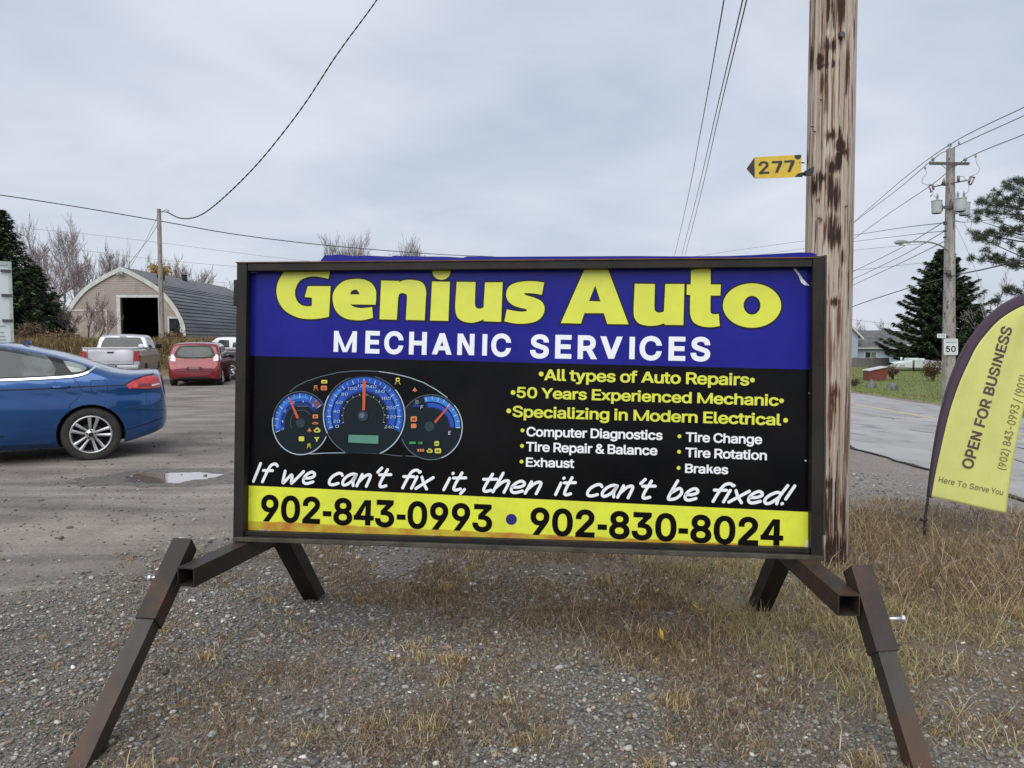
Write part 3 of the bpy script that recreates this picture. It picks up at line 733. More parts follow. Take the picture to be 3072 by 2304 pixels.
# letter outlines of a plain grotesque: advance width, then contours as x, y, x, y ...
GLYPHS = {
'bold': {
' ': (188, []),
'&': (448, [[188,-26,216,-25,252,-20,300,-2,326,15,355,-19,477,-19,391,89,415,137,422,162,428,243,331,243,329,198,322,176,247,271,325,338,342,384,341,430,335,450,313,485,293,505,274,517,229,531,171,531,150,526,124,516,104,503,88,487,64,448,57,417,58,374,70,335,80,316,110,279,62,239,30,199,21,176,15,136,17,103,25,76,38,51,60,24,100,-5,126,-16,160,-24],[190,65,151,74,125,96,117,117,117,143,126,165,154,194,169,206,175,202,265,92,264,89,244,76,212,67],[188,347,158,383,157,408,164,426,176,436,199,442,225,437,239,422,243,407,242,394]]),
'-': (453, [[95,169,356,169,356,263,95,263]]),
'0': (453, [[222,-26,268,-22,304,-10,336,9,365,38,387,71,402,106,415,149,422,197,424,241,422,311,415,359,402,402,385,441,365,471,350,486,336,499,309,516,268,531,232,535,185,531,152,520,117,499,92,474,68,441,48,393,37,354,31,312,29,268,31,196,37,154,51,106,68,67,88,38,117,9,149,-10,185,-22],[223,69,200,73,179,85,163,102,150,125,140,152,134,177,128,260,134,331,140,357,152,388,172,417,190,432,211,439,230,441,261,433,274,424,291,406,303,386,319,331,325,248,319,177,302,121,291,102,263,77,247,71]]),
'2': (453, [[45,-19,408,-19,408,76,194,76,351,246,380,289,395,330,400,379,398,403,390,431,377,456,363,475,341,497,316,514,281,527,230,535,198,533,164,526,133,513,108,497,85,474,70,453,57,425,49,396,46,343,145,343,149,390,162,414,186,433,221,441,254,437,275,427,286,416,297,399,300,388,300,357,294,336,45,55]]),
'3': (453, [[210,-26,256,-24,318,-5,345,12,371,35,386,55,402,85,409,111,412,140,410,179,401,206,387,233,371,254,345,278,315,294,293,302,258,308,391,453,391,528,51,528,51,433,249,433,138,307,138,229,228,227,268,217,282,208,299,188,309,161,309,127,300,105,279,84,254,73,223,69,190,72,159,82,140,100,130,119,125,151,22,151,29,98,39,72,55,44,79,20,97,6,125,-8,178,-23]]),
'4': (445, [[255,0,357,0,357,105,425,105,425,192,357,192,357,509,235,509,38,192,15,192,15,105,255,105],[149,192,255,406,255,192]]),
'5': (453, [[213,-26,258,-23,286,-16,318,-3,345,18,370,43,386,65,400,98,408,135,410,157,409,192,397,239,387,261,373,281,341,315,303,338,275,347,224,353,189,349,157,336,168,433,385,433,385,528,79,528,46,236,135,226,159,245,186,254,221,258,248,253,273,240,281,233,297,213,307,182,309,159,305,131,290,102,267,80,239,70,216,69,192,72,170,83,151,102,147,109,138,149,39,149,44,100,60,61,67,48,76,38,106,10,132,-7,165,-19,187,-24]]),
'7': (400, [[110,0,215,1,385,396,385,509,15,509,15,417,258,417]]),
'8': (453, [[217,-26,263,-24,292,-18,324,-7,353,9,380,33,394,50,409,75,417,103,420,130,414,179,404,205,381,239,346,267,375,296,390,321,398,348,401,385,398,410,391,437,377,462,364,478,340,500,321,512,286,527,260,533,234,535,192,533,166,527,136,515,112,500,98,488,74,462,67,449,60,434,53,403,51,375,54,348,62,321,75,299,90,281,106,267,88,256,59,224,48,204,34,161,35,103,45,73,58,50,68,39,99,9,129,-7,160,-18,189,-24],[217,68,174,77,154,91,139,112,134,136,135,150,146,180,156,191,177,206,206,215,246,215,275,206,296,191,306,180,316,154,316,124,308,103,290,85,263,72],[222,309,197,312,177,322,161,339,153,361,153,391,156,401,166,418,184,432,209,440,242,440,276,427,292,411,299,390,299,360,296,350,287,335,275,322,255,312]]),
'9': (453, [[94,-19,210,-19,356,196,391,262,401,293,408,340,406,383,398,415,385,444,369,468,342,495,321,510,292,524,261,532,220,535,191,532,154,521,133,511,110,496,86,472,69,447,55,418,46,377,47,316,53,290,64,263,83,234,103,214,126,197,151,186,183,178,228,176],[223,262,209,264,183,273,162,293,149,318,144,355,149,385,162,410,183,430,189,433,208,440,229,441,264,433,270,430,291,410,304,385,308,346,304,317,291,292,278,279,258,267]]),
'A': (490, [[5,0,120,0,157,105,333,105,370,0,485,0,302,509,187,508],[190,192,193,206,242,343,246,348,301,192]]),
'B': (456, [[41,-19,257,-19,289,-17,332,-7,380,15,403,38,416,56,428,80,436,115,436,157,430,188,419,213,406,233,389,250,361,267,379,279,404,310,416,348,415,403,398,453,384,471,363,492,339,508,307,520,267,527,41,528],[145,76,144,212,251,212,284,207,309,194,320,183,332,163,336,140,334,119,323,100,303,85,280,79,250,76],[145,304,144,433,243,433,268,430,287,425,298,417,309,404,314,389,316,358,308,337,290,319,269,308,241,304]]),
'C': (510, [[260,-26,298,-25,318,-22,370,-5,394,8,429,36,450,59,477,105,497,177,497,179,393,179,386,149,373,123,362,110,335,88,292,74,262,72,238,75,216,81,193,92,178,104,155,130,141,154,129,190,122,248,125,296,131,328,143,359,156,381,193,416,215,427,245,435,270,437,312,430,324,426,354,406,373,386,386,360,393,329,497,329,477,405,450,451,427,474,394,501,369,514,322,530,272,535,219,531,178,519,139,500,99,466,77,441,56,408,36,361,25,310,21,261,25,198,34,154,52,107,77,67,109,32,139,9,160,-2,178,-11,220,-22]]),
'D': (502, [[41,-19,228,-19,273,-16,319,-4,361,14,395,38,428,73,451,111,468,156,473,180,477,200,481,248,477,311,466,360,451,398,429,435,395,472,364,495,319,514,270,525,232,528,41,528],[145,76,144,433,249,431,283,424,307,414,328,399,348,378,363,352,373,321,379,283,379,227,373,189,363,158,348,132,328,111,310,98,283,86,253,79,220,76]]),
'E': (419, [[41,-19,394,-19,394,76,144,76,144,210,374,210,374,305,144,305,144,433,391,433,391,528,41,528]]),
'F': (410, [[41,-19,144,-19,144,202,365,202,365,297,144,297,144,433,388,433,388,528,41,528]]),
'H': (517, [[41,-19,144,-19,144,213,373,213,373,-19,476,-19,476,528,373,528,373,308,144,308,144,528,41,528]]),
'I': (212, [[55,0,157,0,157,509,55,509]]),
'M': (685, [[50,0,152,0,152,292,290,0,394,1,531,292,531,0,633,0,633,509,531,509,531,486,528,479,342,73,155,479,152,486,152,509,50,509]]),
'N': (513, [[50,0,152,0,152,333,346,1,461,0,461,509,359,509,359,176,166,508,50,509]]),
'O': (533, [[261,-26,314,-22,356,-11,395,9,435,42,457,67,482,108,499,154,508,193,512,245,509,310,499,355,482,400,457,441,424,477,395,500,350,521,315,531,273,535,219,531,178,519,139,500,99,466,77,441,56,408,36,361,25,310,21,261,25,198,34,154,52,107,77,67,109,32,139,9,160,-2,178,-11,220,-22],[261,72,238,74,216,81,193,92,178,104,157,127,141,153,131,180,125,212,122,261,125,296,133,334,142,357,170,397,193,417,216,427,239,434,271,437,315,429,340,417,377,382,392,356,403,325,409,295,411,244,409,213,403,183,392,153,377,126,340,92,318,81,295,74]]),
'P': (445, [[41,-19,144,-19,144,167,264,168,312,177,342,190,366,206,390,230,407,255,426,313,428,356,425,386,408,438,392,462,366,488,342,504,309,518,268,526,242,528,41,528],[145,261,144,433,256,432,289,422,311,402,316,395,324,366,324,329,315,299,299,280,274,266,261,264,236,261]]),
'R': (449, [[41,-19,144,-19,144,179,235,179,342,-19,460,-19,341,198,341,200,369,217,380,227,392,239,407,261,420,292,426,318,428,344,426,386,420,412,407,443,393,465,381,477,343,506,308,519,278,525,243,528,41,528],[145,274,144,433,257,432,291,423,311,406,322,385,326,348,322,321,308,297,291,284,270,277,239,274]]),
'S': (447, [[214,-28,265,-26,297,-19,330,-7,361,9,387,33,402,53,417,79,425,107,426,166,418,193,412,208,402,222,370,254,165,331,153,339,138,355,134,378,139,398,150,414,176,431,221,440,253,437,274,431,292,421,307,407,314,396,322,359,422,359,417,408,408,434,392,461,369,486,345,504,323,516,304,523,263,533,235,535,191,533,150,523,131,516,102,500,72,475,59,460,45,436,35,406,33,367,37,335,50,302,76,272,101,253,139,234,301,181,307,177,323,161,324,157,325,126,321,114,303,92,280,78,246,69,203,69,160,82,137,101,125,125,119,156,16,156,23,104,33,76,48,48,73,21,90,7,135,-14,183,-26]]),
'T': (449, [[174,-19,276,-19,276,433,436,433,436,528,13,528,13,433,174,433]]),
'U': (517, [[248,-27,302,-25,336,-17,373,-2,404,18,431,45,449,69,464,101,473,135,476,166,476,528,374,528,372,157,360,121,335,93,307,78,284,72,270,71,233,72,216,76,195,85,180,95,166,109,158,121,145,157,143,528,41,528,41,166,44,135,53,100,69,69,86,45,119,14,146,-3,182,-17,215,-25]]),
'V': (490, [[183,0,298,1,480,509,364,508,241,161,237,166,116,508,0,509]]),
'Y': (470, [[184,0,286,0,286,190,296,190,292,196,293,200,470,509,355,509,236,298,234,298,115,509,0,509,177,200,178,196,174,190,184,190]]),
'a': (389, [[156,-28,185,-26,220,-18,249,-3,257,4,258,-19,356,-19,356,259,354,283,349,305,339,330,316,361,280,386,260,394,170,402,126,393,107,386,80,371,46,340,34,324,15,280,107,252,143,298,178,311,212,311,232,305,247,293,254,280,257,257,255,252,88,219,68,210,36,184,27,172,18,153,11,111,13,79,20,55,44,18,64,-1,87,-13,109,-21],[168,64,136,70,116,84,111,102,112,115,116,125,131,136,257,166,255,125,247,103,241,94,229,82,206,69]]),
'c': (396, [[201,-27,231,-26,283,-14,302,-5,333,18,347,32,367,60,388,114,299,138,214,74,200,66,170,73,147,90,127,121,121,141,115,183,117,212,125,249,134,269,143,282,156,295,170,304,186,309,203,310,298,241,387,264,372,305,356,334,338,354,317,372,284,389,249,400,231,403,169,401,139,393,106,376,84,359,57,330,38,298,25,263,18,230,15,194,18,145,25,113,38,78,57,46,84,17,106,0,146,-18,169,-24]]),
'd': (424, [[190,-26,221,-26,246,-20,262,-13,293,11,294,-19,391,-19,391,528,292,528,292,368,263,390,222,402,160,401,129,392,100,377,81,361,54,332,37,300,27,273,16,219,17,147,27,104,37,77,49,54,70,26,100,0,129,-15,159,-25],[201,66,169,72,139,99,121,142,115,195,125,252,143,284,169,305,184,309,209,311,239,305,265,285,283,254,288,233,293,185,287,141,274,105,266,93,239,73]]),
'e': (404, [[206,-27,242,-26,267,-22,291,-14,333,11,364,43,376,65,390,105,296,127,280,95,264,79,248,71,215,65,190,68,174,71,160,77,135,101,120,131,118,150,390,150,390,189,389,232,384,261,365,313,351,334,315,370,293,384,251,399,196,403,167,401,128,388,104,375,82,358,56,329,37,297,25,261,17,229,15,180,18,145,28,104,40,74,57,46,73,27,106,0,138,-15,172,-24],[260,233,134,237,119,238,119,240,126,263,147,289,170,305,208,311,240,305,253,298,265,286,280,262,287,233]]),
'f': (254, [[62,-19,161,-19,162,308,247,308,247,398,162,398,162,433,167,446,179,453,241,448,268,537,245,540,139,540,126,536,97,515,80,498,69,478,63,457,62,398,-13,398,-13,308,62,308]]),
'g': (425, [[201,-170,242,-168,266,-164,303,-152,325,-140,344,-126,366,-102,381,-75,389,-45,391,-18,391,398,294,398,294,368,260,391,222,402,161,401,130,392,100,377,56,332,39,304,26,272,16,221,15,181,19,140,24,117,38,80,56,53,79,27,102,11,130,-4,160,-12,190,-13,221,-13,239,-9,277,7,292,20,290,-25,283,-46,269,-61,248,-72,226,-77,198,-78,160,-70,145,-61,105,-17,25,-62,43,-96,85,-138,107,-150,151,-165],[203,78,167,85,155,92,134,113,120,148,115,197,120,237,133,271,144,286,155,297,172,305,184,309,209,311,240,304,263,288,275,274,289,238,293,187,289,146,283,128,266,102,254,91,240,84]]),
'h': (410, [[34,-19,133,-19,134,247,143,275,158,293,181,306,206,310,231,307,247,301,261,289,269,278,274,261,277,238,277,-19,376,-19,376,249,369,300,359,329,343,353,312,381,305,386,257,402,194,401,167,392,140,378,133,371,133,528,34,528]]),
'i': (167, [[34,-19,133,-19,133,398,34,398],[68,425,100,425,114,430,138,454,144,466,144,499,142,504,132,521,115,535,97,540,67,540,42,527,31,515,22,485,25,465,31,452,52,431]]),
'k': (385, [[45,0,147,0,147,145,184,188,187,186,263,0,377,0,276,249,239,250,360,390,240,390,147,252,147,509,45,509]]),
'l': (189, [[108,-19,204,-15,185,73,137,72,133,83,133,528,34,528,34,76,36,53,44,29,58,8,81,-9]]),
'm': (610, [[34,-19,133,-19,134,256,138,271,156,297,176,308,195,311,218,309,230,305,249,288,253,276,255,-19,354,-19,355,262,362,282,376,299,392,308,415,311,435,310,459,299,469,289,475,270,477,256,477,-19,576,-19,575,278,567,317,558,338,546,356,524,378,507,389,463,404,426,405,392,399,353,382,320,352,297,378,278,392,244,403,210,405,184,401,163,393,133,373,131,373,131,398,34,398]]),
'n': (410, [[34,-19,133,-19,134,247,143,275,158,293,181,306,206,310,231,307,247,301,261,289,269,278,274,261,277,238,277,-19,376,-19,376,249,374,275,368,304,358,331,343,353,323,373,305,386,257,402,204,402,194,401,167,392,140,378,131,369,131,398,34,398]]),
'o': (415, [[201,-27,246,-24,278,-15,310,0,333,18,358,46,376,76,390,112,398,145,400,177,398,230,390,264,376,300,358,330,341,350,310,376,279,392,246,401,198,403,165,400,130,389,106,376,84,359,57,330,38,298,25,263,17,221,15,180,18,145,25,113,38,78,57,46,84,17,106,0,146,-18,169,-24],[206,65,170,73,143,94,125,126,120,147,115,191,125,249,144,283,170,304,186,309,212,311,245,304,259,295,273,281,282,267,295,233,300,183,295,142,282,106,257,80,247,74]]),
'p': (424, [[34,-162,133,-162,133,7,148,-4,185,-22,217,-27,266,-25,296,-15,324,0,354,25,376,54,388,77,400,113,407,147,409,179,407,231,400,264,387,302,369,332,325,377,295,392,264,401,203,402,161,390,131,366,131,398,34,398],[216,66,186,72,164,88,158,95,143,121,137,140,132,194,137,238,150,273,173,298,200,309,225,311,255,305,278,288,290,273,304,236,309,184,304,141,298,123,281,94,255,72,240,68]]),
'r': (259, [[34,-19,133,-19,133,239,137,263,153,287,167,298,178,303,203,305,262,302,262,403,186,402,153,390,140,383,132,374,131,398,34,398]]),
's': (365, [[152,-26,214,-26,239,-21,269,-11,286,-2,307,13,327,35,340,56,348,80,350,101,348,130,338,161,323,181,299,203,263,220,144,252,130,265,129,286,144,303,153,308,184,314,207,312,230,302,245,283,257,255,349,276,334,319,316,349,308,357,282,379,261,390,216,402,157,402,128,395,84,376,48,341,37,323,30,301,28,269,31,244,41,217,62,191,81,176,110,162,235,127,246,115,249,101,241,84,221,71,205,66,186,64,162,66,136,75,118,95,106,129,13,108,22,69,34,43,66,7,104,-15,127,-22]]),
't': (227, [[133,-20,236,-16,217,74,157,70,149,75,146,84,145,308,223,308,223,398,145,398,145,490,46,490,46,398,-13,398,-13,308,46,308,46,86,49,58,60,31,81,5,106,-11]]),
'u': (410, [[175,-24,215,-22,242,-13,269,1,278,11,279,-19,376,-19,376,398,277,398,276,134,266,105,250,85,229,73,204,69,183,71,163,78,149,90,140,104,135,119,133,398,34,398,35,105,44,69,52,49,67,26,87,6,105,-6,128,-16,153,-22]]),
'x': (385, [[0,0,120,0,192,107,265,0,385,0,253,194,385,390,265,390,193,283,120,390,0,390,132,196]]),
'y': (390, [[30,-150,153,-150,159,-140,193,-139,243,-2,244,0,250,0,247,9,390,390,275,389,194,170,120,390,5,390,132,10,131,2,104,-68,30,-68]]),
'z': (380, [[23,-19,358,-19,358,75,161,75,352,324,352,398,29,398,29,304,218,303,23,53]]),
},
'reg': {
' ': (188, []),
'(': (273, [[176,-98,239,-98,180,47,169,82,157,142,153,199,162,308,179,383,206,466,238,540,175,540,170,531,142,477,116,402,91,275,87,198,90,152,98,99,109,52,125,4,146,-44]]),
')': (273, [[34,-98,98,-98,102,-92,126,-47,145,-2,176,102,184,153,185,248,175,325,156,406,143,446,116,510,99,540,35,540,67,466,92,391,110,315,120,202,111,114,95,51,83,15]]),
'-': (453, [[112,186,339,186,339,246,112,246]]),
'/': (249, [[11,-78,74,-76,238,535,175,533]]),
'0': (453, [[222,-9,265,-5,297,5,325,22,352,49,370,75,386,111,398,153,405,199,405,309,399,350,386,397,370,433,352,460,338,474,325,486,297,504,264,514,231,518,189,514,157,504,128,486,102,460,83,433,67,397,55,355,48,309,48,199,51,178,65,117,83,75,101,49,131,20,165,2,189,-5],[222,52,202,54,182,62,166,73,149,92,125,144,117,174,111,261,117,334,125,365,149,416,166,436,182,447,202,455,231,458,254,454,287,436,318,393,336,334,342,248,336,174,318,116,304,92,287,73,269,61,251,54]]),
'1': (300, [[150,0,219,0,219,509,150,509,150,498,147,495,50,420,50,340,150,407]]),
'2': (453, [[62,-2,391,-2,391,59,155,59,338,257,365,297,372,313,379,334,383,368,381,400,374,425,363,447,351,462,306,500,279,510,228,518,166,509,141,498,119,484,97,462,81,438,66,393,64,360,129,360,134,398,149,425,172,445,183,450,227,458,258,453,287,439,299,428,313,405,317,391,317,354,309,327,62,49]]),
'3': (453, [[185,-7,253,-7,311,10,357,46,385,88,393,121,394,166,373,224,335,264,310,278,275,289,251,292,225,291,374,459,374,511,68,511,68,450,286,450,155,301,155,246,205,246,254,239,275,232,301,213,314,196,326,164,326,124,314,95,289,70,275,63,241,53,198,53,165,61,140,76,120,100,111,134,42,134,46,103,54,79,67,57,80,44,108,19,154,0]]),
'4': (432, [[255,0,324,0,324,105,419,105,419,164,324,164,324,509,234,508,33,168,30,164,15,164,15,105,255,105],[107,164,112,178,255,444,255,164]]),
'5': (453, [[214,-9,255,-6,289,3,311,13,356,53,371,74,380,93,389,125,393,158,389,205,372,253,349,283,329,303,296,323,254,334,210,335,176,327,146,313,135,303,153,450,368,450,368,511,94,511,65,251,130,244,154,261,188,272,221,275,257,268,293,245,312,221,324,185,326,159,321,126,303,91,276,66,242,53,188,56,160,70,138,92,132,102,124,132,58,132,61,104,79,62,101,37,140,8,166,-2]]),
'6': (453, [[223,-9,258,-6,312,12,332,26,370,71,389,126,389,189,372,242,359,261,318,297,267,314,219,315,194,309,174,290,326,511,249,509,110,304,78,241,63,189,64,128,72,96,86,67,113,34,140,13,166,1],[224,50,190,57,163,73,150,86,133,119,127,155,133,197,149,227,174,250,206,262,216,263,263,257,291,241,312,213,320,196,325,161,320,119,312,101,294,76,263,57]]),
'7': (400, [[110,0,181,1,385,426,385,509,15,509,15,447,297,447]]),
'8': (453, [[190,-7,262,-7,317,8,343,23,365,43,393,82,403,132,396,181,389,197,371,223,348,246,321,262,303,266,323,273,342,285,361,306,374,328,384,377,375,431,349,468,330,487,284,510,257,516,185,514,168,510,124,488,88,452,82,441,76,427,68,383,80,325,110,285,127,274,150,265,115,254,82,225,64,199,51,158,52,107,56,94,72,60,109,23,144,5],[216,51,167,62,138,82,123,106,117,136,118,153,136,195,169,221,204,232,249,232,283,221,313,199,333,158,333,120,322,93,300,71,267,56],[223,292,190,297,157,317,140,344,135,379,140,407,153,429,164,440,192,453,229,458,260,453,286,441,307,418,316,393,317,373,312,344,293,315,260,296]]),
'9': (453, [[126,-2,203,0,342,205,376,271,389,320,389,380,382,410,370,436,354,460,328,485,287,508,229,518,194,515,166,508,123,484,114,476,83,438,70,410,64,384,64,319,69,295,81,267,96,245,114,227,135,212,162,200,186,195,221,193,247,196,284,227],[222,245,206,247,174,259,149,282,133,313,127,355,133,390,149,421,174,444,190,452,229,458,263,452,279,444,304,420,320,390,325,346,320,312,303,280,291,268,263,251]]),
'A': (490, [[5,0,82,0,123,105,367,105,408,0,485,0,284,509,205,508],[148,164,221,352,246,409,343,164]]),
'E': (419, [[58,-2,377,-2,377,59,127,59,127,227,357,227,357,288,127,288,127,450,374,450,374,511,58,511]]),
'F': (410, [[58,-2,127,-2,127,219,348,219,348,280,127,280,127,450,371,450,371,511,58,511]]),
'H': (517, [[58,-2,127,-2,127,230,390,230,390,-2,459,-2,459,511,390,511,390,291,127,291,127,511,58,511]]),
'I': (179, [[55,0,124,0,124,509,55,509]]),
'M': (665, [[50,0,119,0,119,366,297,0,367,1,544,366,544,0,613,0,613,509,544,509,544,494,332,68,119,494,119,509,50,509]]),
'S': (447, [[185,-9,263,-9,296,-2,351,23,388,62,401,85,408,110,409,163,403,185,389,211,359,241,157,316,145,324,124,345,121,352,117,378,122,402,138,427,169,447,189,453,221,457,256,454,280,447,302,435,320,418,330,402,335,376,403,376,400,405,392,429,379,451,359,471,316,501,262,516,192,516,163,510,136,500,93,471,73,450,60,427,52,402,50,368,54,339,65,311,89,284,110,267,145,250,310,195,338,168,342,156,342,121,336,106,319,84,286,62,248,52,202,52,166,61,141,75,116,102,106,139,36,139,40,107,48,83,62,58,86,33,100,21,128,6,154,-3]]),
'T': (449, [[191,-2,259,-2,259,450,419,450,419,511,30,511,30,450,191,450]]),
'U': (517, [[218,-8,299,-8,331,-1,363,12,390,29,419,58,435,78,445,99,456,138,459,168,459,511,391,511,391,172,389,154,376,115,353,87,331,70,286,55,272,54,231,55,187,70,154,97,134,133,126,175,126,511,58,511,58,167,68,109,83,78,98,57,124,31,154,12,187,-1]]),
'X': (470, [[0,0,77,0,234,204,393,0,470,0,273,254,470,509,393,509,236,305,77,509,0,509,196,256]]),
'Y': (470, [[201,0,269,0,269,190,276,190,274,196,470,509,391,507,236,257,231,261,79,507,0,509,196,196,194,190,201,190]]),
'e': (404, [[222,-9,239,-9,282,1,320,23,350,53,368,92,305,107,293,84,276,67,268,63,236,50,189,50,151,63,122,90,104,127,99,167,373,167,372,230,367,257,349,307,338,323,302,359,285,369,247,382,210,386,170,384,140,375,113,361,69,319,54,294,34,226,32,181,35,147,41,117,55,81,70,56,95,30,115,14,146,0,175,-7],[208,222,99,223,99,233,111,270,134,302,164,321,202,328,221,327,261,313,286,286,296,269,302,250,305,222]]),
'o': (415, [[201,-10,243,-7,270,0,301,14,319,29,345,56,360,81,374,117,381,148,381,227,374,259,360,295,345,320,301,362,273,376,243,384,172,384,142,376,115,362,70,320,55,295,42,262,34,219,32,181,41,117,53,85,70,56,115,14,145,0,172,-7],[206,48,163,57,131,82,110,117,98,191,108,252,131,294,165,320,183,326,213,328,232,326,252,319,280,298,296,278,312,237,317,182,312,138,297,99,286,83,252,57]]),
'r': (259, [[51,-2,116,-2,116,240,121,269,135,294,159,313,188,322,245,320,245,386,189,385,169,379,150,369,122,341,115,324,114,381,51,381]]),
'u': (410, [[179,-7,211,-5,236,3,259,15,281,36,295,58,296,-2,359,-2,359,381,294,381,294,150,288,113,281,97,261,72,234,57,203,52,174,55,146,69,136,78,126,94,118,116,116,381,51,381,52,107,64,66,67,57,97,20,133,0]]),
'v': (372, [[147,0,226,1,372,390,294,389,187,104,78,389,0,390]]),
},
}
FONT = {w: {c: (a, [list(zip(l[::2], l[1::2])) for l in ls]) for c, (a, ls) in t.items()} for w, t in GLYPHS.items()}
FONT['bold']['-'] = (225, [[(30, 150), (200, 150), (200, 245), (30, 245)]])
def inside(p, P):
    r = False
    for i in range(len(P)):
        (x0, y0), (x1, y1) = P[i-1], P[i]
        if (y0 > p[1]) != (y1 > p[1]) and p[0] < (x1 - x0) * (p[1] - y0) / (y1 - y0) + x0: r = not r
    return r
def glyph_faces(cons):
    """outer contours with their holes -> vertices, triangles"""
    V, T = [], []
    n = len(cons); depth = [sum(inside(cons[i][0], cons[j]) for j in range(n) if j != i) for i in range(n)]
    for i in range(n):
        if depth[i] % 2: continue
        ls = [cons[i]] + [cons[j] for j in range(n) if depth[j] == depth[i] + 1 and inside(cons[j][0], cons[i])]
        P = [[Vector((x, y, 0)) for x, y in l] for l in ls]
        o = len(V); V += [p for l in P for p in l]; T += [tuple(o + k for k in t) for t in tessellate_polygon(P)]
    return V, T
def text_mesh(s, p0, p1, cap, fn, m, weight='bold', space=1.0, shear=0.0, name='lettering', parent=None, w=0.0, split=False, fat=0.0, offset=None):
    """fit text between 2-D points p0,p1 (baseline ends); cap = capital height; fn(a,b,w)->3-D"""
    F_ = FONT[weight]; x = 0; items = []
    for ch in s:
        adv, cons = F_[ch]
        if cons: items.append((ch, x, cons))
        x += adv * space if ch != ' ' else adv * (1 + (space - 1) * 3)
    x0 = min(px + a for _, px, cs in items for c_ in cs for a, _b in c_); x1 = max(px + a for _, px, cs in items for c_ in cs for a, _b in c_)
    b0 = min(b_ for a, b_ in F_['E'][1][0]); b1 = max(b_ for a, b_ in F_['E'][1][0])
    p0, p1 = Vector(p0), Vector(p1); d = p1 - p0; L = d.length; e = d / L; nrm = Vector((-e.y, e.x)); out = []
    b = MB()
    for ch, px, cons in items:
        V, T = glyph_faces(cons); vs = []
        for v in V:
            X = (v.x + px - x0) / (x1 - x0) * L; Y = (v.y - b0) / (b1 - b0) * cap; q = p0 + e * (X + shear * Y) + nrm * Y; vs.append(b.bm.verts.new(fn(q.x, q.y, w)))
        for t in T:
            try: b.bm.faces.new([vs[i] for i in t])
            except ValueError: pass
        if fat:
            for cn in cons:
                Q = [p0 + e * ((a_ + px - x0) / (x1 - x0) * L) + nrm * ((c_ - b0) / (b1 - b0) * cap) for a_, c_ in cn]
                n_ = len(Q); nn = []
                for k in range(n_):
                    d0 = (Q[k] - Q[k-1]).normalized(); d1 = (Q[(k+1) % n_] - Q[k]).normalized(); t_ = d0 + d1
                    if t_.length < 1e-4: t_ = d1
                    t_.normalize(); q_n = Vector((-t_.y, t_.x)); nn.append(q_n * fat / max(.6, q_n.dot(Vector((-d1.y, d1.x)))))
                for k in range(n_):
                    j = (k + 1) % n_; b.face([fn(*(Q[k] + nn[k]), w - .0002), fn(*(Q[j] + nn[j]), w - .0002), fn(*(Q[j] - nn[j]), w - .0002), fn(*(Q[k] - nn[k]), w - .0002)])
        if split: out.append(b.build('digit' if ch.isdigit() else 'letter', m, parent, fix=False)); b = MB()
    if split: b.bm.free(); return out
    o = b.build(name, m, parent, fix=False)
    if len(items) > 1: o['kind'] = 'stuff'
    return o
SF = lambda a, b_, w: (a, SD - w, b_)
def sign_text(s, px0, py0, px1, py1, cap_px, m, space=1.0, w=.0012, offset=None, **kw):
    a, b_ = S(px0, py0), S(px1, py1)
    mx, my = (px0 + px1) / 2, (py0 + py1) / 2
    c = abs(S(mx, my - cap_px)[1] - S(mx, my)[1])
    return text_mesh(s, a, b_, c, SF, m, space=space, w=w, parent=sign, **kw)
def C3(x, y): return (700 + x * .425, 740 + y * .425)
def C4(x, y): return (1500 + x * .4792, 740 + y * .4792)
def line4(s, x0, y0, x1, y1, cap, m, **kw):
    kw.setdefault('space', .94)
    a, b_ = C4(x0, y0), C4(x1, y1); return sign_text(s, *a, *b_, cap * .4792, m, **kw)
wl_, yl_ = KC['white_letter'], KC['yellow_letter']
sign_text('MECHANIC', *C3(710, 745), *C3(1955, 776), 66, wl_, space=1.22, split=True, fat=.0018)
line4('SERVICES', 190, 695, 1312, 716, 145, wl_, space=1.22, split=True, fat=.0018)
line4('All types of Auto Repairs', 275, 838, 1560, 870, 74, yl_)
line4('50 Years Experienced Mechanic', 103, 946, 1745, 998, 70, yl_)
line4('Specializing in Modern Electrical', 77, 1066, 1760, 1120, 72, yl_)
line4('Computer Diagnostics', 165, 1187, 1017, 1211, 60, wl_)
line4('Tire Repair & Balance', 162, 1281, 985, 1307, 60, wl_)
line4('Exhaust', 162, 1377, 465, 1386, 58, wl_)
line4('Tire Change', 1162, 1221, 1640, 1237, 60, wl_)
line4('Tire Rotation', 1160, 1317, 1670, 1337, 60, wl_)
line4('Brakes', 1158, 1416, 1428, 1425, 58, wl_)
sign_text('902-843-0993', 783, 1563, 1475, 1596, 80, KC['black_letter'], split=True, space=.98, fat=.0014)
sign_text('902-830-8024', 1591, 1603, 2348, 1640, 82, KC['black_letter'], split=True, space=.98, fat=.0014)
def disc_pts(cx, cy, rx, ry_, n=24): return [S(cx + rx * math.cos(2*math.pi*k/n), cy + ry_ * math.sin(2*math.pi*k/n)) for k in range(n)]
def flat(polys, m, name, w=.0012, parent=None, mats=None):
    b = MB()
    for pl in polys: b.face([(a, SD - w, c) for a, c in pl][::-1])
    return b.build(name, m, parent or sign, fix=False)
for x, y, r in ((258, 797, 15), (1580, 835, 15), (82, 913, 15), (1762, 965, 15), (55, 1028, 15), (1787, 1087, 15), (141, 1150, 12), (138, 1247, 12), (135, 1345, 12), (1123, 1187, 12), (1121, 1284, 12), (1118, 1385, 12)):
    px, py = C4(x, y); flat([disc_pts(px, py, r * .4792, r * .4792)], yl_, 'bullet_dot')
flat([disc_pts(1534, 1558, 16.5, 16.5, 32)], KC['navy_dot'], 'bullet_dot')

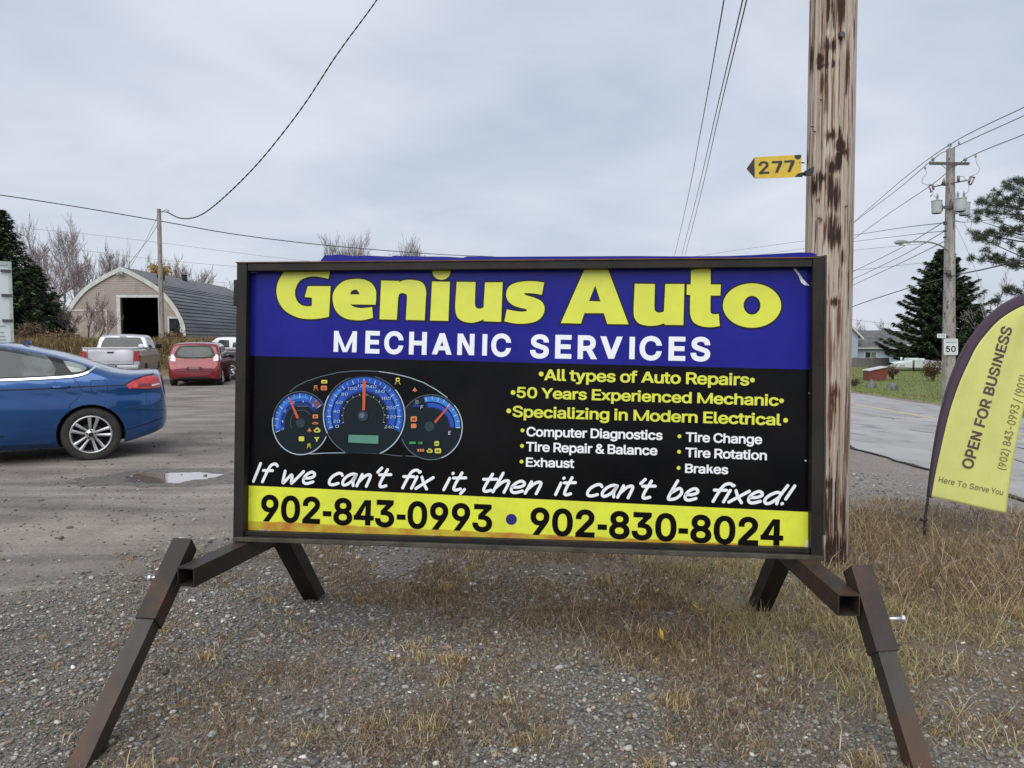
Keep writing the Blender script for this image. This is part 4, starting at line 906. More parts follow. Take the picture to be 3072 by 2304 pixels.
# ---- big heavy title letters, drawn outline by outline
def smooth_path(pts):
    """pts: (x,y) smooth or (x,y,1) corner -> dense closed polyline"""
    n = len(pts); out = []
    cs = [len(p) > 2 for p in pts]
    P = [Vector(p[:2]) for p in pts]
    for i in range(n):
        p1, p2 = P[i], P[(i+1) % n]
        p0 = P[i-1] if not cs[i] else p1 - (p2 - p1)
        p3 = P[(i+2) % n] if not cs[(i+1) % n] else p2 + (p2 - p1)
        straight = cs[i] and cs[(i+1) % n]
        k = 1 if straight else 7
        for j in range(k):
            t = j / k
            q = 0.5 * ((2*p1) + (p2 - p0)*t + (2*p0 - 5*p1 + 4*p2 - p3)*t*t + (3*p1 - p0 - 3*p2 + p3)*t**3) if not straight else p1
            out.append((q.x, q.y))
    return out
def ell(cx, cy, rx, ry_, n=40): return [(cx + rx*math.cos(2*math.pi*k/n), cy + ry_*math.sin(2*math.pi*k/n)) for k in range(n)]
c = 1
GL = []
c5 = lambda x, y: (780 + x * .3526, 760 + y * .3526)
c6 = lambda x, y: (1480 + x * .4159, 760 + y * .4159)
GL.append((c5, [[(610,108,c),(583,218,c),(520,203),(435,198),(350,228),(308,290),(300,350),(318,405),(355,440),(400,451),(443,448,c),(443,378,c),(382,372,c),(408,280,c),(602,280,c),(588,540,c),(520,553),(430,560),(330,548),(230,500),(170,430),(143,345),(150,260),(190,180),(250,125),(330,98),(430,88),(520,92)]], 'G'))
GL.append((c5, [[(985,437,c),(990,370),(985,310),(950,255),(890,225),(810,218),(720,235),(655,285),(622,350),(625,430),(655,500),(720,550),(800,568),(880,568),(963,548,c),(955,458,c),(900,464),(850,466),(800,455),(768,435,c)], [(768,350,c),(778,325),(800,311),(830,315),(850,350,c)]], 'e'))
GL.append((c5, [[(1032,232,c),(1188,236,c),(1183,248,c),(1230,229),(1300,227),(1365,240),(1402,275),(1415,330),(1412,380,c),(1402,570,c),(1242,566,c),(1252,385,c),(1248,352),(1215,338),(1188,347),(1177,375,c),(1165,565,c),(1018,562,c)]], 'n'))
GL.append((c5, [[(1465,240,c),(1617,243,c),(1603,575,c),(1448,572,c)]], 'i'))
GL.append((c5, [None, ell(1545, 151, 78, 75)], 'i'))
GL.append((c5, [[(1675,243,c),(1835,245,c),(1829,410,c),(1832,448),(1850,468),(1878,470),(1903,460,c),(1915,248,c),(2065,246,c),(2052,583,c),(1903,578,c),(1902,564,c),(1850,582),(1790,591),(1720,575),(1676,535),(1662,470),(1664,400,c)]], 'u'))
GL.append((c6, [[(367,212,c),(350,300,c),(300,291),(250,287),(221,290),(240,304),(300,322),(350,350),(370,395),(355,450),(310,490),(230,507),(150,505),(80,490,c),(98,405,c),(150,415),(200,421),(238,417),(238,404),(190,392),(140,373),(105,340),(93,295),(110,245),(160,214),(240,202),(310,203)]], 's'))
GL.append((c6, [[(665,98,c),(820,98,c),(975,512,c),(822,510,c),(797,432,c),(657,432,c),(632,507,c),(487,503,c)], [(735,232,c),(773,347,c),(690,345,c)]], 'A'))
GL.append((c6, [[(1020,220,c),(1165,222,c),(1161,375,c),(1164,408),(1180,425),(1205,428),(1230,420,c),(1240,222,c),(1378,222,c),(1370,518,c),(1235,516,c),(1234,504,c),(1180,520),(1110,522),(1050,505),(1018,465),(1012,410),(1014,350,c)]], 'u'))
GL.append((c6, [[(1425,122,c),(1567,100,c),(1567,225,c),(1640,225,c),(1637,305,c),(1566,305,c),(1565,400,c),(1568,428),(1590,440),(1625,437,c),(1633,525,c),(1570,533),(1500,526),(1445,498),(1422,450),(1418,390,c),(1420,300,c),(1393,298,c),(1396,225,c),(1424,225,c)]], 't'))
GL.append((c6, [None, ell(1865, 377, 210, 160), ell(1865, 375, 61, 68)], 'o'))
ow = .0072
for conv, cons, nm in GL:
    loops = []
    if cons[0] is None: loops = [[conv(*p) for p in q] for q in cons[1:]]
    else: loops = [[conv(*p) for p in smooth_path(q)] for q in cons]
    uv = [[S(*p) for p in lp] for lp in loops]
    V3 = [[Vector((a, SD - .0026, b_)) for a, b_ in lp] for lp in uv]
    flatv = [v for lp in V3 for v in lp]
    b = MB()
    vv = [b.bm.verts.new(v) for v in flatv]
    for t in tessellate_polygon(V3):
        try: b.bm.faces.new([vv[i] for i in t])
        except ValueError: pass
    lt = b.build('title_letter', yl_, sign, fix=False)
    # the dark keyline that surrounds each letter
    b = MB()
    for li, lp in enumerate(uv):
        n = len(lp); P = [Vector(p) for p in lp]
        area = sum(P[k].x * P[(k+1) % n].y - P[(k+1) % n].x * P[k].y for k in range(n))
        outs = []
        for k in range(n):
            d0 = (P[k] - P[k-1]).normalized(); d1 = (P[(k+1) % n] - P[k]).normalized()
            t = (d0 + d1)
            if t.length < 1e-4: t = d1
            t.normalize(); nr = Vector((t.y, -t.x)); cosa = max(.45, nr.dot(Vector((d1.y, -d1.x))))
            outs.append((nr, ow / cosa))
        sg = 1 if area > 0 else -1
        if li: sg = -sg
        o_ = [P[k] + outs[k][0] * outs[k][1] * sg for k in range(n)]
        i_ = [P[k] - outs[k][0] * .002 * sg for k in range(n)]
        if li and nm == 'e': o_ = [sum(P, Vector((0, 0))) / n] * n
        for k in range(n):
            j = (k + 1) % n
            b.face([(i_[k].x, SD - .0016, i_[k].y), (i_[j].x, SD - .0016, i_[j].y), (o_[j].x, SD - .0016 + .0000, o_[j].y + (1e-6 if o_[j] == o_[k] else 0)), (o_[k].x, SD - .0016, o_[k].y)])
    b.build('letter_keyline', KC['outline'], lt, fix=False)

# ---- hand-drawn slogan letters: strokes with round ends
ST = {'I': ([[(.14, .0), (.17, 1.0)]], .36), 'f': ([[(.60, .90), (.50, 1.0), (.36, .97), (.27, .8), (.22, .4), (.19, 0)], [(.05, .62), (.46, .64)]], .47),
 'w': ([[(.02, .64), (.10, .05), (.16, .04), (.36, .46), (.46, .04), (.52, .05), (.80, .66)]], .86),
 'e': ([[(.08, .30), (.30, .32), (.45, .43), (.42, .58), (.28, .65), (.12, .50), (.06, .28), (.12, .07), (.27, .01), (.50, .12)]], .57),
 'c': ([[(.50, .54), (.42, .64), (.28, .63), (.12, .46), (.06, .24), (.12, .04), (.28, .01), (.46, .10)]], .56),
 'a': ([[(.50, .62), (.32, .64), (.14, .48), (.06, .24), (.12, .04), (.26, .05), (.42, .26), (.50, .60), (.48, .26), (.55, .01)]], .64),
 'n': ([[(.10, .64), (.06, .0)], [(.08, .22), (.22, .52), (.36, .64), (.47, .55), (.46, .0)]], .60),
 "'": ([[(.20, 1.04), (.10, .80)]], .22), 't': ([[(.24, .96), (.17, .40), (.18, .08), (.28, .01), (.44, .08)], [(.0, .66), (.46, .70)]], .48),
 'i': ([[(.12, .64), (.08, .0)], [(.17, .92), (.16, .90)]], .26), 'x': ([[(.06, .64), (.22, .32), (.44, .0)], [(.52, .64), (.24, .30), (.0, .0)]], .56),
 ',': ([[(.12, .06), (.04, -.17)]], .22), 'h': ([[(.12, 1.04), (.06, .0)], [(.08, .22), (.22, .52), (.36, .64), (.47, .55), (.46, .0)]], .60),
 'b': ([[(.14, 1.04), (.07, .12), (.20, .01), (.38, .10), (.48, .34), (.42, .56), (.30, .62), (.12, .40)]], .60),
 'd': ([[(.60, 1.04), (.50, .40), (.52, .02)], [(.50, .60), (.34, .64), (.14, .46), (.06, .22), (.14, .02), (.30, .06), (.48, .34)]], .64),
 '!': ([[(.20, 1.04), (.11, .30)], [(.06, .03), (.07, .05)]], .30)}
def cat(pts, k=6):
    P = [Vector(p) for p in pts]; out = []
    if len(P) == 2: return P
    for i in range(len(P) - 1):
        p0, p1, p2, p3 = P[max(0, i-1)], P[i], P[i+1], P[min(len(P)-1, i+2)]
        for j in range(k):
            t = j / k; out.append(0.5 * ((2*p1) + (p2-p0)*t + (2*p0-5*p1+4*p2-p3)*t*t + (3*p1-p0-3*p2+p3)*t**3))
    return out + [P[-1]]
def ribbon(b, P, wid, fn, w, caps=True):
    n = len(P); L_, R_ = [], []
    for k in range(n):
        t = (P[min(n-1, k+1)] - P[max(0, k-1)])
        if t.length < 1e-9: t = Vector((0, 1))
        t = t.normalized(); nr = Vector((-t.y, t.x)); L_.append(P[k] + nr * wid / 2); R_.append(P[k] - nr * wid / 2)
    for k in range(n - 1): b.face([fn(*L_[k], w), fn(*L_[k+1], w), fn(*R_[k+1], w), fn(*R_[k], w)])
    if caps:
        for q, s_ in ((0, -1), (n - 1, 1)):
            t = (P[min(n-1, q+1)] - P[max(0, q-1)]).normalized() * s_; nr = Vector((-t.y, t.x))
            b.face([fn(*(P[q] + (nr * math.cos(a) + t * math.sin(a)) * wid / 2), w) for a in [math.pi * j / 8 for j in range(9)]])
def script_word(s, px0, px1, wd=.165):
    base = lambda px: 1444 + (px - 755) * .0434
    x = 0; sts = []
    for ch in s:
        g, adv = ST[ch]
        for st in g: sts.append([p + Vector((x, 0)) for p in cat(st)])
        x += adv
    sts = [[Vector((p.x + .30 * p.y, p.y)) for p in st] for st in sts]
    lo = min(p.x for st in sts for p in st) - wd / 2; hi = max(p.x for st in sts for p in st) + wd / 2
    b = MB(); k = 0
    for st in sts:
        Q = []
        for p in st:
            px = px0 + (p.x - lo) / (hi - lo) * (px1 - px0); Q.append(Vector(S(px, base(px) - p.y * 55)))
        ribbon(b, Q, wd * 55 * 3.35 / F, SF, .0012 + k * .00012); k += 1
    b.build('slogan_lettering', wl_, sign, fix=False)['kind'] = 'stuff'
for s, a, b_ in (("If", 755, 838), ("we", 843, 950), ("can't", 982, 1179), ("fix", 1202, 1306), ("it,", 1325, 1404), ("then", 1444, 1630), ("it", 1661, 1732), ("can't", 1756, 1972), ("be", 1998, 2100), ("fixed!", 2132, 2391)):
    script_word(s, a, b_)

# ---- the printed dashboard picture
def flatmat(n, c_, r_=.4): return mat(n, c_, r_, coat=.1, coat_rough=.1, spec=.15)
DM = {k: flatmat('print_' + k, v) for k, v in dict(ring=(.42, .50, .58), ringdim=(.10, .14, .17), face=(.006, .013, .018), blue=(.022, .085, .42), deep=(.014, .035, .22), bright=(.05, .20, .60), tick=(.60, .72, .80), needle=(.62, .09, .04), hub=(.025, .05, .065), lcd=(.10, .25, .19), yel=(.62, .55, .08), org=(.62, .20, .08), red=(.30, .03, .02), grn=(.04, .30, .08), halo=(.006, .016, .032), num=(.38, .50, .62), smudge=(.045,.016,.014), rdm=(.16,.07,.10)).items()}
DN = list(DM); 
g_ = lambda x, y: Vector(S(780 + x * .3074, 1080 + y * .3074))
def gpx(P): return [g_(*p) for p in P]
class Dial:
    def __init__(s, base): s.b = MB(); s.w = base
    def mi(s, k): s.b.mi = DN.index(k)
    def up(s): s.w += .00012
    def poly(s, pts, k): s.mi(k); s.up(); s.b.face([SF(p.x, p.y, s.w) for p in gpx(pts)])
    def rib(s, pts, k, wid=.003, caps=False): s.mi(k); s.up(); ribbon(s.b, gpx(pts), wid, SF, s.w, caps)
    def arc(s, cx, cy, rx, ry_, a0, a1, n=48): return [(cx + rx * math.cos(R(a0 + (a1-a0)*k/n)), cy - ry_ * math.sin(R(a0 + (a1-a0)*k/n))) for k in range(n + 1)]
    def band(s, cx, cy, r0, r1, a0, a1, k, asp=1.0, n=40):
        s.mi(k); s.up(); A, B_ = gpx(s.arc(cx, cy, r0, r0*asp, a0, a1, n)), gpx(s.arc(cx, cy, r1, r1*asp, a0, a1, n))
        for i in range(n): s.b.face([SF(*A[i], s.w), SF(*A[i+1], s.w), SF(*B_[i+1], s.w), SF(*B_[i], s.w)])
    def done(s, name, parent): return s.b.build(name, [DM[k] for k in DN], parent, fix=False)
dash = Dial(.0008)
dash.rib([(290,310),(360,255),(460,205),(600,160),(760,122),(900,107),(1020,105),(1160,112)], 'ringdim', .0035)
dash.rib([(1160,112),(1300,132),(1450,168),(1600,222),(1720,290),(1830,368)], 'ring', .0035)
dash.rib([(480,917),(640,908),(830,905)], 'ring', .003); dash.rib([(830,905),(1000,908),(1190,915),(1300,930),(1390,937)], 'ringdim', .003)
dash.rib([(1420,935),(1520,942),(1600,945)], 'ringdim', .003)
dash.poly([(1068,878),(1120,880),(1180,888),(1178,905),(1110,900),(1070,893)], 'ring')
dash_o = dash.done('dashboard_picture', sign)
# rev counter
d = Dial(.003)
d.poly(d.arc(400, 615, 272, 306, 0, 360)[:-1], 'face')
d.rib(d.arc(400, 615, 275, 308, 20, 200), 'ringdim', .003); d.rib(d.arc(400, 615, 275, 308, 170, 335), 'ring', .0045)
d.band(400, 615, 190, 258, 38, 198, 'blue', 1.12); d.band(400, 615, 158, 182, 38, 198, 'deep', 1.12); d.band(400,615,214,240,70,192,'bright',1.12)
d.band(400, 615, 205, 255, 40, 58, 'rdm', 1.1)
for k in range(13):
    a = 198 - k * 13.3; r0 = 215 if k % 2 == 0 else 232
    d.rib([(400 + r0*math.cos(R(a)), 615 - 1.12*r0*math.sin(R(a))), (400 + 256*math.cos(R(a)), 615 - 1.12*256*math.sin(R(a)))], 'tick', .0022 if k % 2 == 0 else .0013)
d.rib(d.arc(410, 610, 108, 122, 40, 205), 'ringdim', .0018)
d.rib([(365,450),(470,450)], 'ringdim', .004)
d.poly(d.arc(400, 615, 44, 44, 0, 360, 20)[:-1], 'hub')
d.poly([(362,572),(386,565),(302,378),(290,372),(286,382)], 'needle')
dl = d.done('rev_dial', dash_o)
# fuel gauge
d = Dial(.003)
d.poly(d.arc(1670, 655, 302, 314, 0, 360)[:-1], 'face')
d.rib(d.arc(1670, 655, 305, 317, 40, 150), 'ringdim', .003); d.rib(d.arc(1670, 655, 305, 317, -75, 42), 'ring', .0045); d.rib(d.arc(1670, 655, 305, 317, 200, 290), 'ringdim', .004)
d.band(1670, 655, 238, 285, -2, 104, 'bright', 1.05); d.band(1670, 655, 180, 228, -2, 102, 'deep', 1.05); d.band(1670,655,190,222,2,98,'blue',1.05)
for k in range(9):
    a = 100 - k * 12.6; r0 = 248 if k % 2 == 0 else 258
    d.rib([(1670 + r0*math.cos(R(a)), 655 - 1.05*r0*math.sin(R(a))), (1670 + 284*math.cos(R(a)), 655 - 1.05*284*math.sin(R(a)))], 'tick', .0024)
d.poly(d.arc(1655, 648, 48, 48, 0, 360, 20)[:-1], 'hub')
d.poly([(1700,600),(1716,618),(1852,452),(1846,444)], 'needle')
d.done('fuel_dial', dash_o)
# speedometer
d = Dial(.0085)
oc = [p for p in d.arc(1022, 545, 392, 392, -66, 246, 72)]
d.poly(oc, 'face')
d.rib(d.arc(1022, 545, 396, 396, -67, 40, 40), 'ring', .005); d.rib(d.arc(1022, 545, 396, 396, 40, 75, 14), 'ringdim', .003); d.rib(d.arc(1022, 545, 396, 396, 110, 150, 14), 'ringdim', .003); d.rib(d.arc(1022, 545, 396, 396, 150, 205, 24), 'ring', .005); d.rib(d.arc(1022, 545, 396, 396, 205, 242, 14), 'ringdim', .004)
d.band(1022, 545, 320, 378, -24, 202, 'blue'); d.band(1022, 545, 328, 352, -20, 40, 'bright'); d.band(1022, 545, 328, 352, 130, 198, 'bright'); d.band(1022, 545, 232, 312, -22, 200, 'deep'); d.band(1022, 545, 248, 302, -18, 196, 'blue')
for k in range(25):
    a = 199 - k * 9.08; r0 = 322 if k % 2 == 0 else 340
    d.rib([(1022 + r0*math.cos(R(a)), 545 - r0*math.sin(R(a))), (1022 + 362*math.cos(R(a)), 545 - 362*math.sin(R(a)))], 'tick', .0026 if k % 2 == 0 else .0016)
d.rib(d.arc(1018, 548, 200, 205, -18, 198, 44), 'ringdim', .0022)
for k in range(12):
    a = 197 - k * 19.4; d.rib([(1018 + 200*math.cos(R(a)), 548 - 205*math.sin(R(a))), (1018 + 216*math.cos(R(a)), 548 - 221*math.sin(R(a)))], 'tick', .0018)
d.poly(d.arc(1012, 545, 50, 50, 0, 360, 24)[:-1], 'hub'); d.poly(d.arc(1004, 540, 26, 26, 0, 360, 16)[:-1], 'ringdim')
d.poly([(1008,490),(1034,490),(1042,215),(1030,195),(1012,205)], 'needle')
d.poly([(875,728),(1166,735),(1163,816),(870,803)], 'lcd')
sp_o = d.done('speed_dial', dash_o)
nm_ = DM['num']
for t_, x, y in (('0', 760, 645), ('20', 755, 595), ('40', 753, 500), ('60', 780, 412), ('80', 833, 332), ('100', 908, 278), ('120', 1002, 252), ('140', 1096, 260), ('160', 1175, 306), ('180', 1236, 373), ('200', 1282, 465), ('220', 1287, 553), ('240', 1268, 652)):
    wd = 14 * len(t_) + 4; a, b_ = g_(x - wd, y + 14), g_(x + wd, y + 15)
    cp = abs(g_(x, y - 14).y - g_(x, y + 14).y)
    text_mesh(t_, a, b_, cp, SF, nm_, weight='reg', shear=.15, name='dial_number', parent=sp_o if False else dash_o, w=.0135)
for t_, x, y in (('0', 228, 672), ('1', 222, 600), ('2', 252, 497), ('3', 332, 415), ('4', 425, 402), ('5', 525, 445)):
    a, b_ = g_(x - 10, y + 12), g_(x + 10, y + 12); text_mesh(t_, a, b_, abs(g_(x, y - 12).y - g_(x, y + 12).y), SF, nm_, weight='reg', name='dial_number', parent=dash_o, w=.0065)
for t_, x, y in (('F', 1580, 460), ('E', 1850, 710)):
    a, b_ = g_(x - 11, y + 17), g_(x + 11, y + 17); text_mesh(t_, a, b_, abs(g_(x, y - 17).y - g_(x, y + 17).y), SF, DM['tick'], weight='reg', shear=.15, name='dial_number', parent=dash_o, w=.0065)
# warning lights
ic = Dial(.0068)
def rr(cx, cy, w_, h_, cut=.3):
    a, b_ = w_/2, h_/2; q = min(a, b_) * cut
    return [(cx-a+q,cy-b_),(cx+a-q,cy-b_),(cx+a,cy-b_+q),(cx+a,cy+b_-q),(cx+a-q,cy+b_),(cx-a+q,cy+b_),(cx-a,cy+b_-q),(cx-a,cy-b_+q)]
def icon(cx, cy, w_, h_, k, inner=True, style=0):
    if style == 0:
        ic.poly(rr(cx, cy, w_, h_), k)
        if inner: ic.poly(rr(cx, cy + 2, w_*.5, h_*.34), 'face'); ic.rib([(cx - w_*.1, cy - h_*.3), (cx + w_*.05, cy + h_*.36)], k, .0016)
    elif style == 1:      # figure with legs
        ic.poly(rr(cx, cy - h_*.18, w_*.62, h_*.5), k); ic.poly(rr(cx, cy - h_*.16, w_*.3, h_*.22), 'face')
        ic.rib([(cx - w_*.2, cy + h_*.1), (cx - w_*.42, cy + h_*.46)], k, .0028); ic.rib([(cx + w_*.2, cy + h_*.1), (cx + w_*.42, cy + h_*.46)], k, .0028)
    elif style == 2:      # bell / cone
        ic.poly([(cx, cy - h_*.5), (cx + w_*.22, cy - h_*.1), (cx + w_*.5, cy + h_*.28), (cx - w_*.5, cy + h_*.28), (cx - w_*.22, cy - h_*.1)], k); ic.poly(rr(cx, cy + h_*.4, w_*.25, h_*.2), k)
    elif style == 3:      # funnel
        ic.poly([(cx - w_*.5, cy - h_*.4), (cx + w_*.5, cy - h_*.4), (cx + w_*.14, cy + h_*.1), (cx + w_*.08, cy + h_*.5), (cx - w_*.08, cy + h_*.5), (cx - w_*.14, cy + h_*.1)], k); ic.poly(rr(cx, cy - h_*.18, w_*.3, h_*.14), 'face')
    elif style == 4:      # word bar
        for q in range(3): ic.poly(rr(cx + (q - 1) * w_*.34, cy, w_*.26, h_, .1), k)
    elif style == 5:      # engine outline
        ic.poly([(cx-w_*.5,cy-h_*.1),(cx-w_*.3,cy-h_*.1),(cx-w_*.2,cy-h_*.35),(cx-w_*.1,cy-h_*.5),(cx+w_*.2,cy-h_*.5),(cx+w_*.25,cy-h_*.3),(cx+w_*.5,cy-h_*.1),(cx+w_*.5,cy+h_*.35),(cx+w_*.2,cy+h_*.5),(cx-w_*.3,cy+h_*.45),(cx-w_*.45,cy+h_*.2)], k); ic.poly(rr(cx, cy + h_*.05, w_*.46, h_*.34), 'face')
icon(632, 212, 58, 34, 'yel', style=0); icon(550, 272, 52, 56, 'org', style=1); icon(630, 273, 60, 44, 'org'); icon(1348, 205, 62, 76, 'yel', style=1); icon(1515, 288, 50, 46, 'org', style=2)
icon(547, 550, 54, 38, 'org'); icon(545, 615, 62, 24, 'org', style=5); icon(490, 682, 46, 44, 'org', style=2); icon(563, 683, 66, 48, 'yel', style=5); icon(413, 768, 54, 46, 'yel', False, style=0); icon(562, 772, 52, 52, 'yel', style=3); icon(486, 836, 46, 50, 'yel', style=1)
icon(1506, 575, 62, 52, 'org'); icon(1505, 642, 54, 44, 'org', False); icon(1493, 806, 62, 22, 'grn', False); icon(1570, 808, 42, 24, 'grn', style=4); icon(1730, 813, 44, 46, 'yel'); icon(1574, 879, 70, 26, 'org', style=4); icon(1660, 883, 58, 44, 'yel', style=5); icon(1742, 884, 62, 48, 'yel')
ic.poly(rr(1538, 410, 36, 38), 'ringdim'); ic.rib([(1552,398),(1570,408),(1566,425)], 'ringdim', .002); ic.poly(rr(1533, 445, 66, 26, .2), 'deep')
ic.done('warning_lights', dash_o)['kind'] = 'stuff'

# ---- legs, crossbars (in world coordinates, parented to the sign)
def wpart(b, name, m, bevel=.0025):
    for v in b.bm.verts: v.co = SMI @ v.co
    return b.build(name, m, sign, bevel=bevel, segs=1)
def wtube(name, a, b_, w1, m, hollow=.005, up=Vector((0, 0, 1))):
    q = MB(); q.bar(a, b_, w1, w1, up=up, hollow=hollow); return wpart(q, name, m, 0)
wtube('crossbar', (-1.352, 3.06, .482), (-1.165, 3.92, .482), .079, m_rust2)
wtube('crossbar', (1.246, 2.725, .482), (1.300, 3.78, .482), .080, m_rust2)
q = MB(); q.bar((-1.3515, 3.20, .482), (-1.3505, 3.205, .482), .066, .066); wpart(q, 'tube_shadow_plug', m_tube_shade, 0)  # dark plug added in the tube to stand in for its shade
q = MB(); q.bar((1.252, 2.86, .482), (1.252, 2.865, .482), .066, .066); wpart(q, 'tube_shadow_plug', m_tube_shade, 0)  # same added shade plug for the right tube
upx = Vector((1, 0, 0))
# front legs: a sleeve beside the crossbar and a longer leg sliding out of it
def lerp(a, b_, t): return Vector(a) + (Vector(b_) - Vector(a)) * t
LA, LB = Vector((-1.428, 3.235, .575)), Vector((-1.482, 2.47, -.03))
RA, RB = Vector((1.330, 2.845, .585)), Vector((1.375, 2.422, -.03))
def front_leg(a, b_, t1, nm):
    m1 = lerp(a, b_, t1)
    wtube('leg_sleeve', a, m1, .081, m_rust2, .006, upx)
    wtube('leg', lerp(a, b_, t1 - .08), b_, .067, m_legst, .005, upx)
front_leg(LA, LB, .395, 0); front_leg(RA, RB, .42, 0)
q = MB(); q.bar(lerp(LA, LB, .04), lerp(LA, LB, .045), .071, .071, up=upx); wpart(q, 'tube_cap', m_rust2, 0)
q = MB(); q.bar(lerp(RA, RB, .04), lerp(RA, RB, .045), .071, .071, up=upx); wpart(q, 'tube_cap', m_rust2, 0)
wtube('leg', (-1.158, 3.72, .50), (-1.130, 4.27, -.04), .088, m_rust, .005, upx)
wtube('leg', (1.322, 3.56, .50), (1.366, 4.10, -.04), .088, m_rust, .005, upx)
def weld(pts, r_):
    q = MB(); rs_ = random.Random(len(pts) + int(pts[0][0] * 100)); P = [Vector(p) for p in pts]
    for a_, b_ in zip(P, P[1:]):
        n_ = max(2, int((b_ - a_).length / .008))
        for k in range(n_):
            c_ = a_.lerp(b_, k / n_); m_ = Matrix.Translation(c_); q.lathe([(.001, -r_), (r_ * rs_.uniform(.8, 1.2), 0), (.001, r_)], 6, 'Z', m_)
    wpart(q, 'weld_bead', m_rust2, 0)
weld([(-1.391, 3.065, .445), (-1.391, 3.10, .525)], .005); weld([(1.288, 2.74, .445), (1.288, 2.78, .522)], .005)
def bolt(p, d, L=.05):
    q = MB(); d = Vector(d).normalized(); p = Vector(p)
    q.tube([p, p + d * L], .0065, 8); q.tube([p + d * (L - .012), p + d * L], .013, 6); wpart(q, 'bolt', m_zinc, 0)
bolt((-1.46, 3.08, .475), (-1, -.1, 0), .055); bolt((1.392, 2.73, .430), (1, .05, 0), .065)
# ------------------------------------------------------------------ the near utility pole
def wood_pole_mesh(h, r0, r1, nu, nv, seed, blots, z_min=-.3, grain=1.0, dark=.55, base=((.52,.465,.41),(.36,.285,.215))):
    """weathered round wood: grooved surface, grain, dark tar runs. blots: (angle, z, half-angle, half-height, strength)"""
    u = np.linspace(0, 2 * np.pi, nu, endpoint=False); v = np.linspace(z_min, h, nv)
    A, Z = np.meshgrid(u, v); A = A.ravel(); Z = Z.ravel()
    # seam-free noise: use cos/sin of the angle
    P1_ = np.stack([A * 9.0, Z * 1.1], 1); P2_ = np.stack([A * 22.0, Z * 2.6], 1); P3_ = np.stack([A * 3.0, Z * .9], 1)
    g1 = ngrid(P1_, seed, 4); g2 = ngrid(P2_, seed + 1, 3); g3 = ngrid(P3_, seed + 2, 5); g4 = ngrid(np.stack([A * 12.0, Z * 3.2], 1), seed + 3, 4)
    t = (Z - z_min) / (h - z_min); r = r0 + (r1 - r0) * t
    fib = ngrid(np.stack([A * 16, Z * .7], 1), seed + 7, 3)
    r = r * (1 + grain * (.020 * (g1 - .5) + .028 * (fib - .5)))
    crack = np.clip((g4 - .66) * 9, 0, 1)
    r = r - grain * crack * .006
    # pale and brown fibres mix at random; the runs seep down the grain
    c0, c1 = np.array(base[0]), np.array(base[1])
    k = np.clip((fib - .38) * 2.6, 0, 1)[:, None]
    C = c1 * (1 - k) + c0 * k
    C = C * (0.80 + .42 * g2)[:, None] * (.86 + .28 * ngrid(np.stack([A * 40, Z * 14], 1), seed + 21, 3))[:, None]
    grey = np.clip((g3 - .45) * 3, 0, 1)[:, None]
    C = C * (1 - .35 * grey) + np.array([.40, .375, .35]) * .35 * grey
    D = np.zeros(len(A))
    strk = np.clip((ngrid(np.stack([A * 17, Z * 2.0], 1), seed + 9, 5) - .585) * 14, 0, 1)
    D = np.maximum(D, strk * dark)
    D = np.maximum(D, crack * .75)
    edge = (ngrid(np.stack([A * 26, Z * 2.2], 1), seed + 11, 4) - .5) + .35 * (ngrid(np.stack([A * 9, Z * 9], 1), seed + 12, 4) - .5)
    for a0, z0, da, dz, s in blots:
        dA = (A - a0 + np.pi) % (2 * np.pi) - np.pi
        q = 1.0 - np.sqrt((dA / da) ** 2 + ((Z - z0) / dz) ** 2) + edge * 2.3
        D = np.maximum(D, np.clip(q * 1.7, 0, 1) * s)
    D = D[:, None]
    tar = np.array([.022, .013, .010]) * (1 + 1.2 * g1[:, None]); brn = np.array([.17, .080, .045]) * (.6 + .9 * g2[:, None])
    k1 = np.clip(D * 1.5, 0, 1); k2 = np.clip((D - .42) * 2.4, 0, 1)
    C = C * (1 - k1) + brn * k1; C = C * (1 - k2) + tar * k2
    V = np.column_stack([r * np.cos(A), r * np.sin(A), Z])
    i = np.arange(nu * nv).reshape(nv, nu); j = np.roll(i, -1, 1)
    Fc = np.stack([i[:-1].ravel(), j[:-1].ravel(), j[1:].ravel(), i[1:].ravel()], 1)
    return V, Fc, C
m_wood = mat('weathered_pole_wood', (1, 1, 1), .82, tint=True, spec=.25)
PX, PY, PR = 2.075, 4.93, .147
def pa(px, py):
    """angle and height on the near pole for a photograph pixel"""
    r = ray(px, py); o = Vector((0, 0, HC))
    dx, dy = r.x, r.y; ex, ey = o.x - PX, o.y - PY
    A_ = dx*dx + dy*dy; B_ = 2*(ex*dx + ey*dy); C_ = ex*ex + ey*ey - PR*PR
    dd = max(0, B_*B_ - 4*A_*C_); t = (-B_ - math.sqrt(dd)) / (2*A_); p = o + r * t
    return math.atan2(p.y - PY, p.x - PX) % (2*math.pi), p.z
def B(px, py, w, h, s=1.0):
    a, z = pa(px, py); k = 4.8 / F
    return (a, z, 1.45 * w * k / PR, 1.35 * h * k, s)
